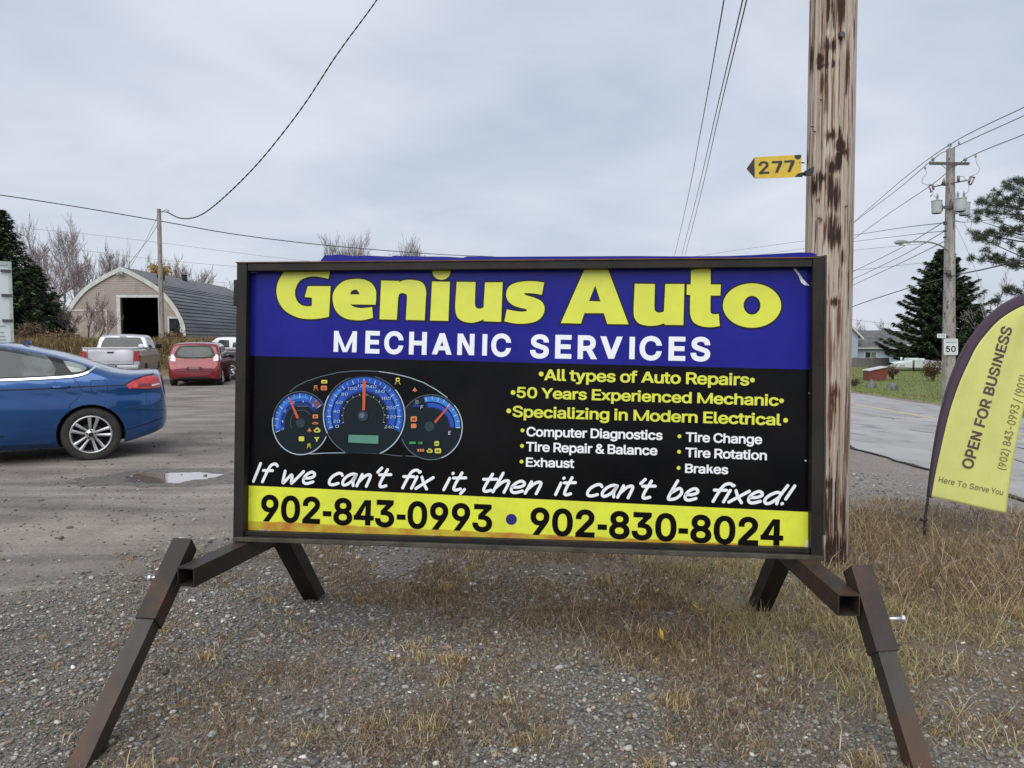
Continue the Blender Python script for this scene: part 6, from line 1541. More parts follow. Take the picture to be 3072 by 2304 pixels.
line_strip(bs, sxl([(.20, .925), (.15, .93), (.09, .94)]), .020, 'tail_light_strip', m_tailw, blue, .016)
mapped(bs, sxl([(.40, .905), (.20, .91), (.19, .945), (.38, .955)]), 'tail_light_core', m_taild, blue, .013)
mapped(bs, [(0, .90), (.44, .90), (.50, 1.0), (.42, 1.03), (0, 1.03)], 'tail_light', m_tail, blue, .008, mode='rear')
line_strip(bs, sxl([(.04, .60), (.12, .60), (.3, .62), (.52, .64)]), .006, 'bumper_gap', m_gap_crease, blue, .003)
mapped(bs, [(-.28, .70), (.28, .70), (.28, .84), (-.28, .84)], 'licence_plate', m_plate, blue, .01, mode='rear', sides=(1,))
line_strip(bs, sxl([(.62, .36), (.40, .41), (.2, .46), (.06, .50)]), .012, 'bumper_crease_shade', m_gap_crease, blue, .002)  # dark strip painting the shade under the bumper fold
line_strip(bs, [(1.75, .36), (2.4, .31), (3.3, .29)], .010, 'sill_crease_shade', m_gap_crease, blue, .002)  # dark strip painting the shade of the sill fold
for x, sd in ((.85, 1), (.85, -1), (3.70, 1), (3.70, -1)): wheel(blue, x, sd * (.915 - .115), .333, .23, 'multi')
b = MB(); b.box((.65, -.70, .17), (4.3, .70, .24)); b.build('underbody', m_under, blue)
b = MB(); b.prism([(1.56, 1.455), (1.66, 1.46), (1.625, 1.492), (1.575, 1.49)], -.012, .012, lambda a, b_, w: (a, w, b_)); b.build('roof_antenna', m_bluep, blue)
for sd in (1, -1):
    b = MB(); b.bm.verts.ensure_lookup_table(); bmesh.ops.create_uvsphere(b.bm, u_segments=16, v_segments=10, radius=.1)
    for v in b.bm.verts: v.co = Vector((v.co.x * .7 + 3.10, v.co.y * 1.1 + sd * 1.0, v.co.z * .75 + 1.02))
    b.build('wing_mirror', m_bluep, blue, smooth=True)

# ---- red hatchback seen from behind
m_redp = paint('red_paint', (.17, .004, .008), (.21, .006, .010), .28, .30)
be = R(15); h2 = Vector((-math.sin(be), math.cos(be), 0)); rt = Vector((h2.y, -h2.x, 0))
P_ = Vector(((661 - 1536) * 25.6 / F, 25.6, 0)); O2 = P_ - rt * .83
red = thing('red_hatchback', 'small red hatchback seen from behind beside the silver pickup', 'car', (O2.x, O2.y, height(O2.x, O2.y)), math.atan2(h2.y, h2.x))
bf = Body(4.10, top=[(0, .60), (.02, .66), (.07, .72), (.11, .88), (.16, 1.02), (.27, 1.22), (.36, 1.36), (.46, 1.44), (.8, 1.475), (1.6, 1.49), (2.1, 1.45), (2.5, 1.33), (3.1, 1.04), (3.6, .90), (3.95, .74), (4.1, .52)],
          bot=[(0, .27), (.2, .22), (.5, .19), (3.6, .19), (4.1, .28)], width=[(0, .70), (.06, .79), (.2, .835), (.6, .845), (3.2, .84), (3.7, .77), (4.0, .62), (4.1, .5)], hb=.98, tum=.26, fl=.03, rr=.09, cw=.13, crown=.03, crease=.80)
build_body(bf, red, m_redp, m_under, [(.62, .30, .19), (3.12, .30, .19)], n=70)
mapped(bf, [(-.66, 1.06), (-.60, .99), (-.3, .955), (.3, .955), (.60, .99), (.66, 1.06), (.60, 1.22), (.50, 1.37), (.3, 1.395), (-.3, 1.395), (-.50, 1.37), (-.60, 1.22)], 'rear_window_surround', m_gloss, red, .020, mode='rear', sides=(1,))
mapped(bf, [(-.56, 1.07), (-.45, 1.02), (-.2, .995), (.2, .995), (.45, 1.02), (.56, 1.07), (.52, 1.22), (.42, 1.33), (-.42, 1.33), (-.52, 1.22)], 'rear_window', m_glass, red, .030, mode='rear', sides=(1,))
mapped(bf, [(.60, .85), (.76, .87), (.755, 1.03), (.71, 1.09), (.65, 1.08), (.60, .98)], 'tail_light', m_tailw, red, .014, mode='rear')
mapped(bf, [(.13, .88), (.20, .89), (.24, .99), (.20, 1.05), (.17, 1.02)], 'tail_light', m_tailw, red, .010, mode='side')
line_strip(bf, [(-.62, .60), (-.5, .52), (.5, .52), (.62, .60)], .010, 'hatch_gap', m_gap_crease, red, .004, mode='rear', sides=(1,))
line_strip(bf, [(-.60, .80), (-.56, .62), (-.44, .55)], .008, 'hatch_gap', m_gap_crease, red, .004, mode='rear', sides=(1, -1))
mapped(bf, [(-.26, .56), (.26, .56), (.23, .67), (-.23, .67)], 'plate_recess_shade', mat('red_recess_shade', (.07, .006, .008), .5), red, .006, mode='rear', sides=(1,))  # flat darker red patch: the recess's shade is painted on
mapped(bf, [(-.16, .575), (.16, .575), (.16, .655), (-.16, .655)], 'licence_plate', mat('reddish_plate', (.24, .10, .10), .5), red, .012, mode='rear', sides=(1,))
mapped(bf, [(-.55, .27), (.55, .27), (.45, .33), (-.45, .33)], 'bumper_grille', m_under, red, .006, mode='rear', sides=(1,))
b = MB(); xx = bf.xr(0, .95) - .02
for lo_, hi_ in (((xx, -.035, .90), (xx + .012, -.022, .965)), ((xx, .022, .90), (xx + .012, .035, .965)), ((xx, -.021, .925), (xx + .012, .021, .937))): b.box(lo_, hi_)
b.build('badge', m_chrome, red)
b = MB(); b.bar((bf.xr(0, .99) - .02, .0, .985), (bf.xr(-.18, 1.10) - .02, -.22, 1.08), .012, .012); b.build('wiper', m_gloss, red)
m_tint = mat('grey_tinted_glass', (.10, .125, .12), .05, spec=.8, coat=.6, coat_rough=.02, col2=(.20, .23, .22), scale=6)
mapped(bf, [(.45, 1.03), (.62, 1.00), (2.55, .97), (2.9, 1.00), (2.45, 1.22), (2.1, 1.34), (1.5, 1.38), (.8, 1.37), (.60, 1.30)], 'side_glass', m_glass, red, .014)
line_strip(bf, [(1.25, .99), (1.25, 1.36)], .05, 'window_pillar', m_gloss, red, .020)
line_strip(bf, [(.95, 1.0), (1.05, .6), (1.2, .3)], .008, 'door_gap', m_gap_crease, red, .003)
line_strip(bf, [(2.1, .99), (2.15, .28)], .008, 'door_gap', m_gap_crease, red, .003)
b = MB(); b.tube([(.62, 0, 1.50), (.54, 0, 1.63)], .006, 6); b.build('roof_antenna', m_gloss, red)
b = MB(); b.tube([(.16, .45, .25), (.02, .45, .25)], .025, 10); b.build('exhaust_pipe', m_under, red)
b = MB(); b.box((.35, -.60, .17), (3.7, .60, .24)); b.build('underbody', m_under, red)
for sd in (1, -1):
    b = MB(); bmesh.ops.create_uvsphere(b.bm, u_segments=12, v_segments=8, radius=.1)
    for v in b.bm.verts: v.co = Vector((v.co.x*.6 + 2.55, v.co.y * 1.1 + sd*.95, v.co.z*.75 + 1.0))
    b.build('wing_mirror', m_gloss, red, smooth=True)
    for x in (.62, 3.12): wheel(red, x, sd * (.835 - .09), .30, .19, 'plain', 7, .62)

# ---- silver pickup
m_silver = paint('silver_paint', (.50, .50, .53), (.46, .46, .49), .32, .45)
m_dusty = mat('dirty_silver_lower', (.30, .285, .26), .6, col2=(.42, .41, .40), scale=4)
be = R(17); h3 = Vector((-math.sin(be), math.cos(be), 0)); rt = Vector((h3.y, -h3.x, 0))
P_ = Vector(((421 - 1536) * 25.4 / F, 25.4, 0)); O3 = P_ - rt * .90
tr = thing('silver_pickup', 'silver pickup truck seen from behind with red tail lights near the arched barn', 'pickup truck', (O3.x, O3.y, height(O3.x, O3.y)), math.atan2(h3.y, h3.x))
bt = Body(4.95, top=[(0, 1.27), (.015, 1.295), (.05, 1.30), (2.2, 1.30), (3.3, 1.27), (3.9, 1.22), (4.5, 1.14), (4.85, 1.02), (4.95, .85)], bot=[(0, .68), (.02, .66), (.3, .56), (.8, .46), (4.5, .46), (4.95, .5)],
          width=[(0, .865), (.03, .895), (.10, .905), (4.0, .905), (4.6, .84), (4.95, .66)], hb=1.24, tum=.3, fl=.03, rr=.05, cw=.05, crown=.012, crease=1.02)
build_body(bt, tr, m_silver, m_under, [(1.12, .365, .24), (4.02, .365, .24)], n=60)
bc = Body(4.1, top=[(0, 1.28), (1.98, 1.28), (2.02, 1.34), (2.10, 1.56), (2.18, 1.70), (2.30, 1.75), (2.9, 1.77), (3.2, 1.72), (3.45, 1.56), (3.85, 1.28), (4.1, 1.22)], bot=[(0, 1.15), (4.1, 1.15)], width=[(0, .84), (2.0, .86), (3.4, .86), (4.1, .80)], hb=1.27, tum=.24, fl=.0, rr=.07, cw=.12, crown=.035)
build_body(bc, tr, m_silver, m_under, None, name='cab', xs=[1.985 + (4.05 - 1.985) * k / 60 for k in range(61)])
bc.L = 4.1
def xcab(y, z):
    for k in range(200):
        x = 1.98 + .6 * k / 200
        if abs(y) + 1e-5 <= bc.ys(x, z):
            a_, b_ = x - .003, x
            for _ in range(8):
                m_ = (a_ + b_) / 2
                if abs(y) + 1e-5 <= bc.ys(m_, z): b_ = m_
                else: a_ = m_
            return b_
    return 2.0
_old = bc.xr; bc.xr = lambda y, z, front=False: xcab(y, z)
mapped(bc, [(-.70, 1.33), (.70, 1.33), (.66, 1.50), (.58, 1.66), (.5, 1.675), (-.5, 1.675), (-.58, 1.66), (-.66, 1.50)], 'rear_window', m_glass, tr, .022, mode='rear', sides=(1,))
mapped(bc, [(-.12, 1.692), (.12, 1.692), (.10, 1.715), (-.10, 1.715)], 'brake_lamp', m_taild, tr, .010, mode='rear', sides=(1,))
mapped(bc, [(2.18, 1.33), (3.66, 1.33), (3.36, 1.56), (3.15, 1.66), (2.32, 1.68), (2.22, 1.60)], 'side_glass', m_glass, tr, .006)
line_strip(bc, [(2.62, 1.30), (2.64, 1.68)], .05, 'window_pillar', m_silver, tr, .009)
line_strip(bt, [(2.30, 1.27), (2.32, .55)], .008, 'door_gap', m_gap_crease, tr, .004)
line_strip(bt, [(3.45, 1.24), (3.40, .55)], .008, 'door_gap', m_gap_crease, tr, .004)
line_strip(bt, [(2.02, 1.29), (2.02, .5)], .014, 'bed_gap', m_gap_crease, tr, .004)
line_strip(bt, [(2.1, .66), (3.4, .66)], .05, 'rub_strip', m_dusty, tr, .010)
mapped(bt, [(2.1, .50), (3.55, .50), (3.55, .60), (2.1, .60)], 'sill_panel', m_dusty, tr, .006)
mapped(bt, [(.70, .86), (.885, .86), (.885, 1.20), (.72, 1.20)], 'tail_light', mat('tail_light_red', (.30, .012, .016), .2, coat=1, col2=(.42, .03, .03), scale=20), tr, .016, mode='rear')
mapped(bt, [(.005, .86), (.14, .86), (.12, 1.20), (.01, 1.20)], 'tail_light', MATS['tail_light_red'], tr, .010)
mapped(bt, [(-.69, .745), (.69, .745), (.69, .76), (-.69, .76)], 'tailgate_gap', m_gap_crease, tr, .006, mode='rear', sides=(1,))
line_strip(bt, [(.69, .76), (.69, 1.27)], .010, 'tailgate_gap', m_gap_crease, tr, .006, mode='rear')
line_strip(bt, [(-.68, .86), (.68, .86)], .008, 'tailgate_crease', m_dusty, tr, .006, mode='rear', sides=(1,))
b = MB(); b.box((-.04, -.80, 1.275), (.02, .80, 1.318)); b.build('tailgate_cap', m_silver, tr, bevel=.008)
for sd in (1, -1):
    b = MB(); b.box((.03, sd*.82 - .045, 1.29), (1.98, sd*.82 + .045, 1.322)); b.build('bed_rail', m_silver, tr, bevel=.008)
b = MB(); b.box((-.018, -.10, 1.125), (-.006, .10, 1.175)); b.build('tailgate_handle', m_gloss, tr, bevel=.006)
b = MB(); b.box((-.13, -.86, .60), (.02, -.20, .71)); b.box((-.13, .20, .60), (.02, .86, .71)); b.box((-.10, -.2, .585), (.02, .2, .66)); b.build('rear_bumper', m_silver, tr, bevel=.02)
b = MB(); b.box((-.145, -.20, .585), (-.101, .20, .72)); b.build('plate_holder', m_under, tr)
b = MB(); b.box((-.155, -.15, .60), (-.1455, .15, .705)); b.build('licence_plate', m_plate, tr)
b = MB(); b.box((.1, -.70, .36), (4.4, .70, .55)); b.build('chassis', m_under, tr)
for sd in (1, -1):
    b = MB(); b.box((3.22, sd*1.02 - .10, 1.27), (3.34, sd*1.02 + .10, 1.46)); b.build('wing_mirror', m_gloss, tr, bevel=.03)
    for x in (1.12, 4.02): wheel(tr, x, sd * (.885 - .11), .365, .24, 'plain', 5, .58)
b = MB(); b.bm.verts.ensure_lookup_table(); bmesh.ops.create_uvsphere(b.bm, u_segments=10, v_segments=6, radius=.10)
for v in b.bm.verts: v.co = Vector((v.co.x*.2 + 1.97, v.co.y*1.0 - .62, v.co.z*.7 + 1.37))
b.build('window_sticker', mat('white_sticker', (.7, .7, .72), .5), tr)

# ---- white vehicles, mostly hidden
m_whitep = paint('white_paint', (.68, .70, .72), None, .30, .0)
m_darkp = paint('dark_paint', (.02, .022, .026), None, .30, .1)
w1 = thing('topper_pickup', 'dark pickup with a white windowed bed cap half hidden behind the sign', 'pickup truck', (at(648, 1100, 31.0).x, 31.0, height(at(648, 1100, 31).x, 31.0)), R(-6))
bw = Body(4.9, top=[(0, 1.10), (.05, 1.16), (4.2, 1.14), (4.7, 1.0), (4.9, .8)], bot=[(0, .5), (4.9, .5)], width=[(0, .84), (.1, .9), (4.3, .9), (4.9, .7)], hb=1.3, fl=.03, rr=.05, cw=.05, crown=.01)
build_body(bw, w1, m_darkp, m_under, [(1.1, .36, .24), (4.0, .36, .24)], n=40)
bp_ = Body(2.3, top=[(0, 1.24), (.06, 1.32), (.35, 1.60), (.45, 1.66), (.6, 1.68), (2.2, 1.68), (2.3, 1.6)], bot=[(0, 1.17), (2.3, 1.17)], width=[(0, .84), (2.3, .86)], hb=1.2, tum=.16, fl=0, rr=.06, cw=.08, crown=.03)
build_body(bp_, w1, m_whitep, m_under, None, n=40, name='bed_cap')
mapped(bp_, [(.36, 1.28), (1.02, 1.28), (.98, 1.58), (.60, 1.58)], 'cap_window', m_glass, w1, .006); mapped(bp_, [(1.14, 1.28), (2.1, 1.28), (2.1, 1.56), (1.16, 1.48)], 'cap_window', m_glass, w1, .006)
for sd in (1, -1):
    for x in (1.1, 4.0): wheel(w1, x, sd * .78, .36, .24, 'plain', 5, .58)
w2o = at(66, 1100, 15.5)
w2 = thing('white_crossover', 'white car with black roof rack showing just above the blue sedan roof', 'car', (w2o.x, w2o.y, height(w2o.x, w2o.y)), math.atan2(h_.y, h_.x) + R(4))
bx = Body(4.3, top=[(0, .70), (.08, .95), (.18, 1.15), (.45, 1.40), (.6, 1.47), (1.0, 1.515), (2.0, 1.53), (2.6, 1.44), (3.3, 1.1), (3.8, .96), (4.3, .6)], bot=[(0, .3), (.3, .22), (4.3, .3)], width=[(0, .72), (.2, .87), (.6, .89), (3.6, .88), (4.3, .6)], hb=1.02, tum=.35, rr=.1, cw=.14, crown=.03)
build_body(bx, w2, m_whitep, m_under, [(.75, .33, .2), (3.4, .33, .2)], n=50)
mapped(bx, [(.5, 1.08), (2.9, 1.05), (2.6, 1.30), (2.1, 1.42), (1.0, 1.41), (.7, 1.33)], 'side_glass', m_glass, w2, .005)
for sd in (1, -1):
    b = MB(); b.tube([(.7, sd*.58, 1.50), (.8, sd*.58, 1.585), (2.2, sd*.58, 1.60), (2.35, sd*.58, 1.51)], .022, 6); b.build('roof_rail', m_gloss, w2)
    for x in (.75, 3.4): wheel(w2, x, sd*.78, .33, .2, 'plain', 7, .62)

# ---- white box trailer at the left edge
m_trail = mat('white_trailer_panel', (.62, .66, .68), .45, col2=(.58, .62, .64), scale=.4, coat=.3)
m_trim = mat('pale_green_aluminium', (.50, .56, .52), .4, .4, col2=(.40, .44, .40), scale=10)
ty = 24.0; tx = at(42, 1000, ty).x
trailer = thing('box_trailer', 'tall white box trailer cut off by the left edge of the picture', 'trailer', (tx, ty, height(tx, ty)), R(36))
zt_ = at(44, 787, ty).z
b = MB(); b.box((-2.55, .02, 1.05), (-.03, 11.5, zt_)); b.build('box', m_trail, trailer, bevel=.02)
b = MB(); b.box((-.10, -.02, 1.02), (.0, .10, zt_ + .02)); b.box((-2.58, -.02, 1.02), (-2.5, .10, zt_ + .02)); b.box((-2.5, -.02, zt_ - .10), (-.10, .10, zt_ + .02)); b.box((-2.5, -.02, 1.02), (-.10, .10, 1.14)); b.build('corner_frame', m_trim, trailer, bevel=.01)
for z in (zt_ - .28, zt_ - 1.05, zt_ - 1.85, 1.30):
    b = MB(); b.box((-.30, -.05, z - .045), (-.02, -.021, z + .045)); b.build('hinge', m_dkmetal, trailer)
b = MB(); b.box((-1.31, -.004, 1.15), (-1.28, .019, zt_ - .11)); b.build('door_gap', m_gap_crease, trailer)
b = MB(); b.box((-2.3, .3, .75), (-.3, 10.5, 1.04)); b.build('chassis', m_under, trailer)
for y in (1.4, 2.6):
    for x in (-2.3, -.3):
        b = MB(); b.lathe([(.3, -.14), (.5, -.14), (.52, 0), (.5, .14), (.3, .14), (.29, -.05)], 32, 'X'); b.build('wheel', m_tyre, trailer, loc=(x, y, .52))
for z, wd in ((1.98, .20), (1.78, .14), (1.66, .16), (1.55, .18)):
    b = MB(); b.box((-.40 - wd * .2, .012, z), (-.40 + wd, .0195, z + .035)); b.build('marking', mat('grey_marking', (.3, .33, .32), .6), trailer)
# ------------------------------------------------------------------ ARCHED BARN
QY = 54.0; QC = at(371, 1000, QY); QX = QC.x; QZ = height(QX, QY); QL = 19.0
barn = thing('arched_barn', 'beige arched barn with a big dark open door and ribbed grey metal roof', 'barn', (QX, QY, QZ))
m_siding = mat('beige_siding', (.39, .345, .305), .8, col2=(.33, .285, .25), scale=1.5, lo=.35, hi=.7, col3=(.24, .20, .17), scale3=.6, lo3=.55, hi3=.8)
m_whtrim = mat('white_wood_trim', (.62, .63, .60), .7, col2=(.50, .51, .48), scale=4)
m_metal = mat('grey_steel_roofing', (.15, .158, .166), .5, .3, col2=(.09, .098, .108), scale=1.2, stretch=(1, .2, 1))
m_shing = mat('grey_asphalt_shingle', (.125, .130, .135), .9, col2=(.17, .175, .18), scale=3)
m_darkin = mat('interior_shade_and_vent_black', (.018, .018, .020), .9)  # interior shade put into the colour; the black vents share it
prof_h = pchip([(0, 4.62), (1.40, 4.47), (2.0, 4.26), (2.64, 3.92), (3.4, 3.38), (4.12, 2.68), (4.6, 1.98), (4.95, 1.38), (5.30, .70), (5.61, .0)])
hw = lambda z: max(0, prof_h(z))
# horizontal lapped boards, cut round the openings
openings = [(-.42, 2.62, 0, 3.62), (3.22, 4.16, 0, 1.98)]
b = MB(); z = 0.0; ph = .127
while z < 5.55:
    z1 = min(z + ph, 5.58); w_ = hw(z) - .02; w1_ = hw(z1) - .02
    segs = [(-w_, w_, -w1_, w1_)]
    for (a, c_, o0, o1) in openings:
        if z < o1 - .001:
            ns = []
            for s0, s1, t0, t1 in segs:
                if a > s0 and c_ < s1: ns += [(s0, a, t0, a), (c_, s1, c_, max(c_, t1))]
                elif s0 < a < s1: ns.append((s0, a, t0, a))
                else: ns.append((s0, s1, t0, t1))
            segs = ns
    for s0, s1, t0, t1 in segs:
        b.face([(s0, -.030, z), (s1, -.030, z), (t1, -.008, z1), (t0, -.008, z1)]); b.face([(s0, -.008, z), (s1, -.008, z), (s1, -.030, z), (s0, -.030, z)])
    z = z1
sd_o = b.build('siding_boards', m_siding, barn, fix=False); sd_o['kind'] = 'stuff'
# shell: stepped laps on the flanks, shingles by the ridge
def shell(z0, z1, step, lapd, name, m, kind=None):
    b = MB(); zs = []; z = z0
    while z < z1 - 1e-4: zs.append(z); z += step * (1 if z < 4 else .6)
    zs.append(z1)
    for sd in (1, -1):
        for a, c_ in zip(zs, zs[1:]):
            x0, x1 = sd * (hw(a) + lapd), sd * (hw(c_) + .004)
            b.face([(x0, -.12, a), (x0, QL, a), (x1, QL, c_), (x1, -.12, c_)]); b.face([(sd * (hw(a) + .004), -.12, a), (sd * (hw(a) + .004), QL, a), (x0, QL, a - .002), (x0, -.12, a - .002)])
    o = b.build(name, m, barn, fix=False)
    if kind: o['kind'] = kind
    return o
shell(0, 4.40, .27, .075, 'roof_cladding', m_metal, 'stuff'); shell(4.40, 5.61, .14, .012, 'roof_shingles', m_shing, 'stuff')
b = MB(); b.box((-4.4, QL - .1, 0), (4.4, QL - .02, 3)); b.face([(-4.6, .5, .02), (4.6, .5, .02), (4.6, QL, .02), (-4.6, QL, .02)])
bp2 = [(hw(z_), z_) for z_ in [5.6 * k / 20 for k in range(21)]]; b.face([(x, QL - .15, z_) for x, z_ in bp2] + [(-x, QL - .15, z_) for x, z_ in bp2[::-1][1:]]); b.build('back_wall', m_darkin, barn, fix=False)  # near-black wall and floor carry painted interior shade
# added dark liner: the doorway's shade is put into its colour
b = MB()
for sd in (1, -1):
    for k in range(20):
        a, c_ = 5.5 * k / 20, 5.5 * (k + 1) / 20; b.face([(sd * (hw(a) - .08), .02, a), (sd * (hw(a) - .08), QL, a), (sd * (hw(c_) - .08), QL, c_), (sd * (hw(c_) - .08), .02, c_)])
b.build('doorway_shade_liner', m_darkin, barn, fix=False)
# white barge board following the arch
def barge(sd):
    b = MB(); zz = [5.61 * (1 - (1 - k / 26) ** 1.0) for k in range(27)]; zz = [5.61 * math.sin(math.pi/2 * k / 26) for k in range(27)]
    P = [Vector((sd * hw(z_), z_)) for z_ in zz]
    for k in range(26):
        A, B_ = P[k], P[k+1]; n0 = Vector((0, 0))
        def inn(i):
            t = (P[min(26, i+1)] - P[max(0, i-1)]).normalized(); n = Vector((-t.y * sd, t.x * sd))
            return P[i] + n * .30
        Ai, Bi = inn(k), inn(k+1)
        if sd > 0 and (Ai.x < 0): Ai.x = 0
        if sd > 0 and (Bi.x < 0): Bi.x = 0
        if sd < 0 and (Ai.x > 0): Ai.x = 0
        if sd < 0 and (Bi.x > 0): Bi.x = 0
        f_ = lambda p, y: (p.x, y, p.y)
        b.face([f_(A, -.14), f_(B_, -.14), f_(Bi, -.14), f_(Ai, -.14)]); b.face([f_(Ai, -.14), f_(Bi, -.14), f_(Bi, -.03), f_(Ai, -.03)]); b.face([f_(A, -.14), f_(A, -.02), f_(B_, -.02), f_(B_, -.14)])
    b.build('barge_board', m_whtrim, barn, fix=False)
barge(1); barge(-1)
def bx_(name, lo, hi, m, parent=None, bev=0): q = MB(); q.box(lo, hi); return q.build(name, m, parent or barn, bevel=bev, segs=1)
bx_('door_frame', (-.42, -.07, 0), (-.17, .05, 3.42), m_whtrim); bx_('door_frame', (2.56, -.07, 0), (2.72, .05, 3.42), m_whtrim); bx_('door_frame', (-.42, -.08, 3.42), (2.72, .05, 3.64), m_whtrim)
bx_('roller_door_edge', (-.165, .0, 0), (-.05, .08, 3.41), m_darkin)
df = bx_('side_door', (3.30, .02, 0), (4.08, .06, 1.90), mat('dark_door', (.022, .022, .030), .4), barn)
bx_('door_frame', (3.20, -.06, 0), (3.30, .04, 1.92), m_whtrim); bx_('door_frame', (4.08, -.06, 0), (4.20, .04, 1.92), m_whtrim); bx_('door_frame', (3.20, -.065, 1.92), (4.20, .04, 2.04), m_whtrim)
bx_('door_pane', (3.42, .005, .95), (3.96, .018, 1.78), m_glass, df)
bx_('sliding_door', (-3.70, -.06, 0), (-1.22, -.035, 2.44), mat('faded_beige_panel', (.40, .345, .30), .8, col2=(.33, .28, .24), scale=2)); bx_('door_track', (-3.85, -.09, 2.46), (-1.10, -.035, 2.55), m_whtrim); bx_('door_edge_trim', (-1.22, -.075, 0), (-1.13, -.035, 2.45), m_whtrim)
q = MB(); q.tube([(0, -.05, 5.15), (0, -.16, 5.15)], .11, 12); q.tube([(-.05, -.16, 5.1), (-.22, -.3, 5.0)], [.05, .10], 10); q.tube([(.05, -.16, 5.1), (.22, -.3, 5.0)], [.05, .10], 10); q.build('flood_light', m_galv, barn)
q = MB(); q.tube([(.55, 9.0, 5.2), (.55, 9.0, 5.80)], .20, 12); q.tube([(.55, 9.0, 5.78), (.55, 9.0, 5.86)], .24, 12); q.build('roof_vent', m_darkin, barn)
q = MB(); q.box((1.05, 3.0, 4.95), (1.5, 3.4, 5.34)); q.build('roof_vent', m_darkin, barn)

# ------------------------------------------------------------------ pale blue house
m_bluew = mat('pale_blue_siding', (.40, .47, .56), .7, col2=(.36, .43, .52), scale=.8)
m_roof2 = mat('grey_shingles', (.105, .105, .110), .9, col2=(.15, .15, .155), scale=1.5)
HY = 92.0
def hx(px): return (px - 1536) * HY / F
gz = -1.28
house = thing('blue_house', 'pale blue bungalow with grey shingle roof behind the wooden fence', 'house', (hx(2640), HY, gz))
X0, X1 = hx(2556) - hx(2640), hx(2712) - hx(2640)
ze = at(2600, 1044, HY).z - gz; zr_ = at(2600, 990, HY).z - gz; hD = 7.0
b = MB(); nz = 14
for k in range(nz):
    z0, z1 = ze * k / nz, ze * (k + 1) / nz; b.face([(X0, -.03, z0), (X1, -.03, z0), (X1, -.005, z1), (X0, -.005, z1)]); b.face([(X0, -.005, z0), (X1, -.005, z0), (X1, -.03, z0), (X0, -.03, z0)])
b.box((X0, .0, 0), (X1, hD, ze)); b.build('wall', m_bluew, house, fix=False)
b = MB()
nrow = 12
for k in range(nrow):
    t0, t1 = k / nrow, (k + 1) / nrow
    y0, y1 = -.45 + (hD/2 + .45) * t0, -.45 + (hD/2 + .45) * t1; z0, z1 = ze + (zr_ - ze) * t0, ze + (zr_ - ze) * t1
    b.face([(X0 - .1, y0, z0 + .05), (X1 + .4, y0, z0 + .05), (X1 + .4 - .06 * k, y1, z1 + .02), (X0 - .1, y1, z1 + .02)]); b.face([(X0 - .1, y0, z0), (X1 + .4, y0, z0), (X1 + .4, y0, z0 + .05), (X0 - .1, y0, z0 + .05)])
b.face([(X0 - .1, hD/2, zr_ + .02), (X1 - .3, hD/2, zr_ + .02), (X1 + .4, hD + .4, ze), (X0 - .1, hD + .4, ze)]); b.build('roof', m_roof2, house, fix=False)
def hb(name, lo, hi, m, p=None): q = MB(); q.box(lo, hi); return q.build(name, m, p or house)
hb('eave_board', (X0 - .1, -.50, ze - .10), (X1 + .4, -.44, ze + .06), m_whtrim)
def hwn(pa_, pb_, ya, yb):
    xa, xb = hx(pa_) - hx(2640), hx(pb_) - hx(2640); za, zb_ = at(2600, yb, HY).z - gz, at(2600, ya, HY).z - gz
    f_ = hb('window', (xa - .12, -.06, za - .1), (xb + .12, -.031, zb_ + .1), m_whtrim); n = 2
    for k in range(n):
        a = xa + (xb - xa) * k / n + .05; c_ = xa + (xb - xa) * (k + 1) / n - .05; hb('pane', (a, -.075, za), (c_, -.061, zb_), m_glass if k == 0 else m_glass2, f_)
hwn(2594, 2628, 1057, 1073)
# taller gabled block on its left
gx0, gx1 = hx(2420) - hx(2640), hx(2566) - hx(2640); zg = at(2566, 1004, HY).z - gz; zp = at(2490, 930, HY).z - gz; gm = (gx0 + gx1) / 2
b = MB(); pl = [(gx0, 0), (gx1, 0), (gx1, zg), (gm, zp), (gx0, zg)]; b.prism(pl, -.6, 8.0, lambda a, c_, w: (a, w, c_)); b.build('gable_wall', m_bluew, house)
b = MB()
for sd in (1, -1):
    e = gx1 if sd > 0 else gx0; ex = e + sd * .5; sl = (zp - zg) / (gm - gx1) * sd * -1
    ez = zg - (zp - zg) / abs(gx1 - gm) * .5
    b.face([(gm, -1.0, zp + .12), (ex, -1.0, ez + .12), (ex, 8.3, ez + .12), (gm, 8.3, zp + .12)])
b.build('gable_roof', m_roof2, house, fix=False)
b = MB()
for sd in (1, -1):
    e = gx1 if sd > 0 else gx0; ex = e + sd * .5; ez = zg - (zp - zg) / abs(gx1 - gm) * .5
    b.face([(gm, -1.02, zp + .14), (ex, -1.02, ez + .14), (ex, -1.02, ez - .18), (gm, -1.02, zp - .18)])
b.build('rake_board', m_whtrim, house, fix=False)
# second low roofline behind the spruce
house2 = thing('white_trimmed_house', 'low white trimmed house mostly hidden behind the big spruce across the road', 'house', (at(2760, 1000, 101).x, 101, gz))
kx = 101 / F
ha, hb_, hc_ = at(2740, 1046, 101).z - gz, at(2740, 1026, 101).z - gz, at(2740, 992, 101).z - gz
b = MB(); b.box((-62*kx, .3, 0), (120*kx, 7, ha)); b.prism([(.3, ha), (7, ha), (3.6, hc_ - .05)], -62*kx, 120*kx, lambda a, c_, w: (w, a, c_)); b.build('wall', mat('white_siding', (.50, .53, .55), .7, col2=(.44, .47, .5), scale=2), house2)
b = MB(); b.face([(-72*kx, -.5, hb_ - .5), (130*kx, -.5, hb_ + .1), (130*kx, 3.6, hc_ + .1), (-66*kx, 3.6, hc_)]); b.face([(-66*kx, 3.6, hc_), (130*kx, 3.6, hc_ + .1), (130*kx, 7.6, ha), (-72*kx, 7.6, ha)]); b.build('roof', m_roof2, house2, fix=False)
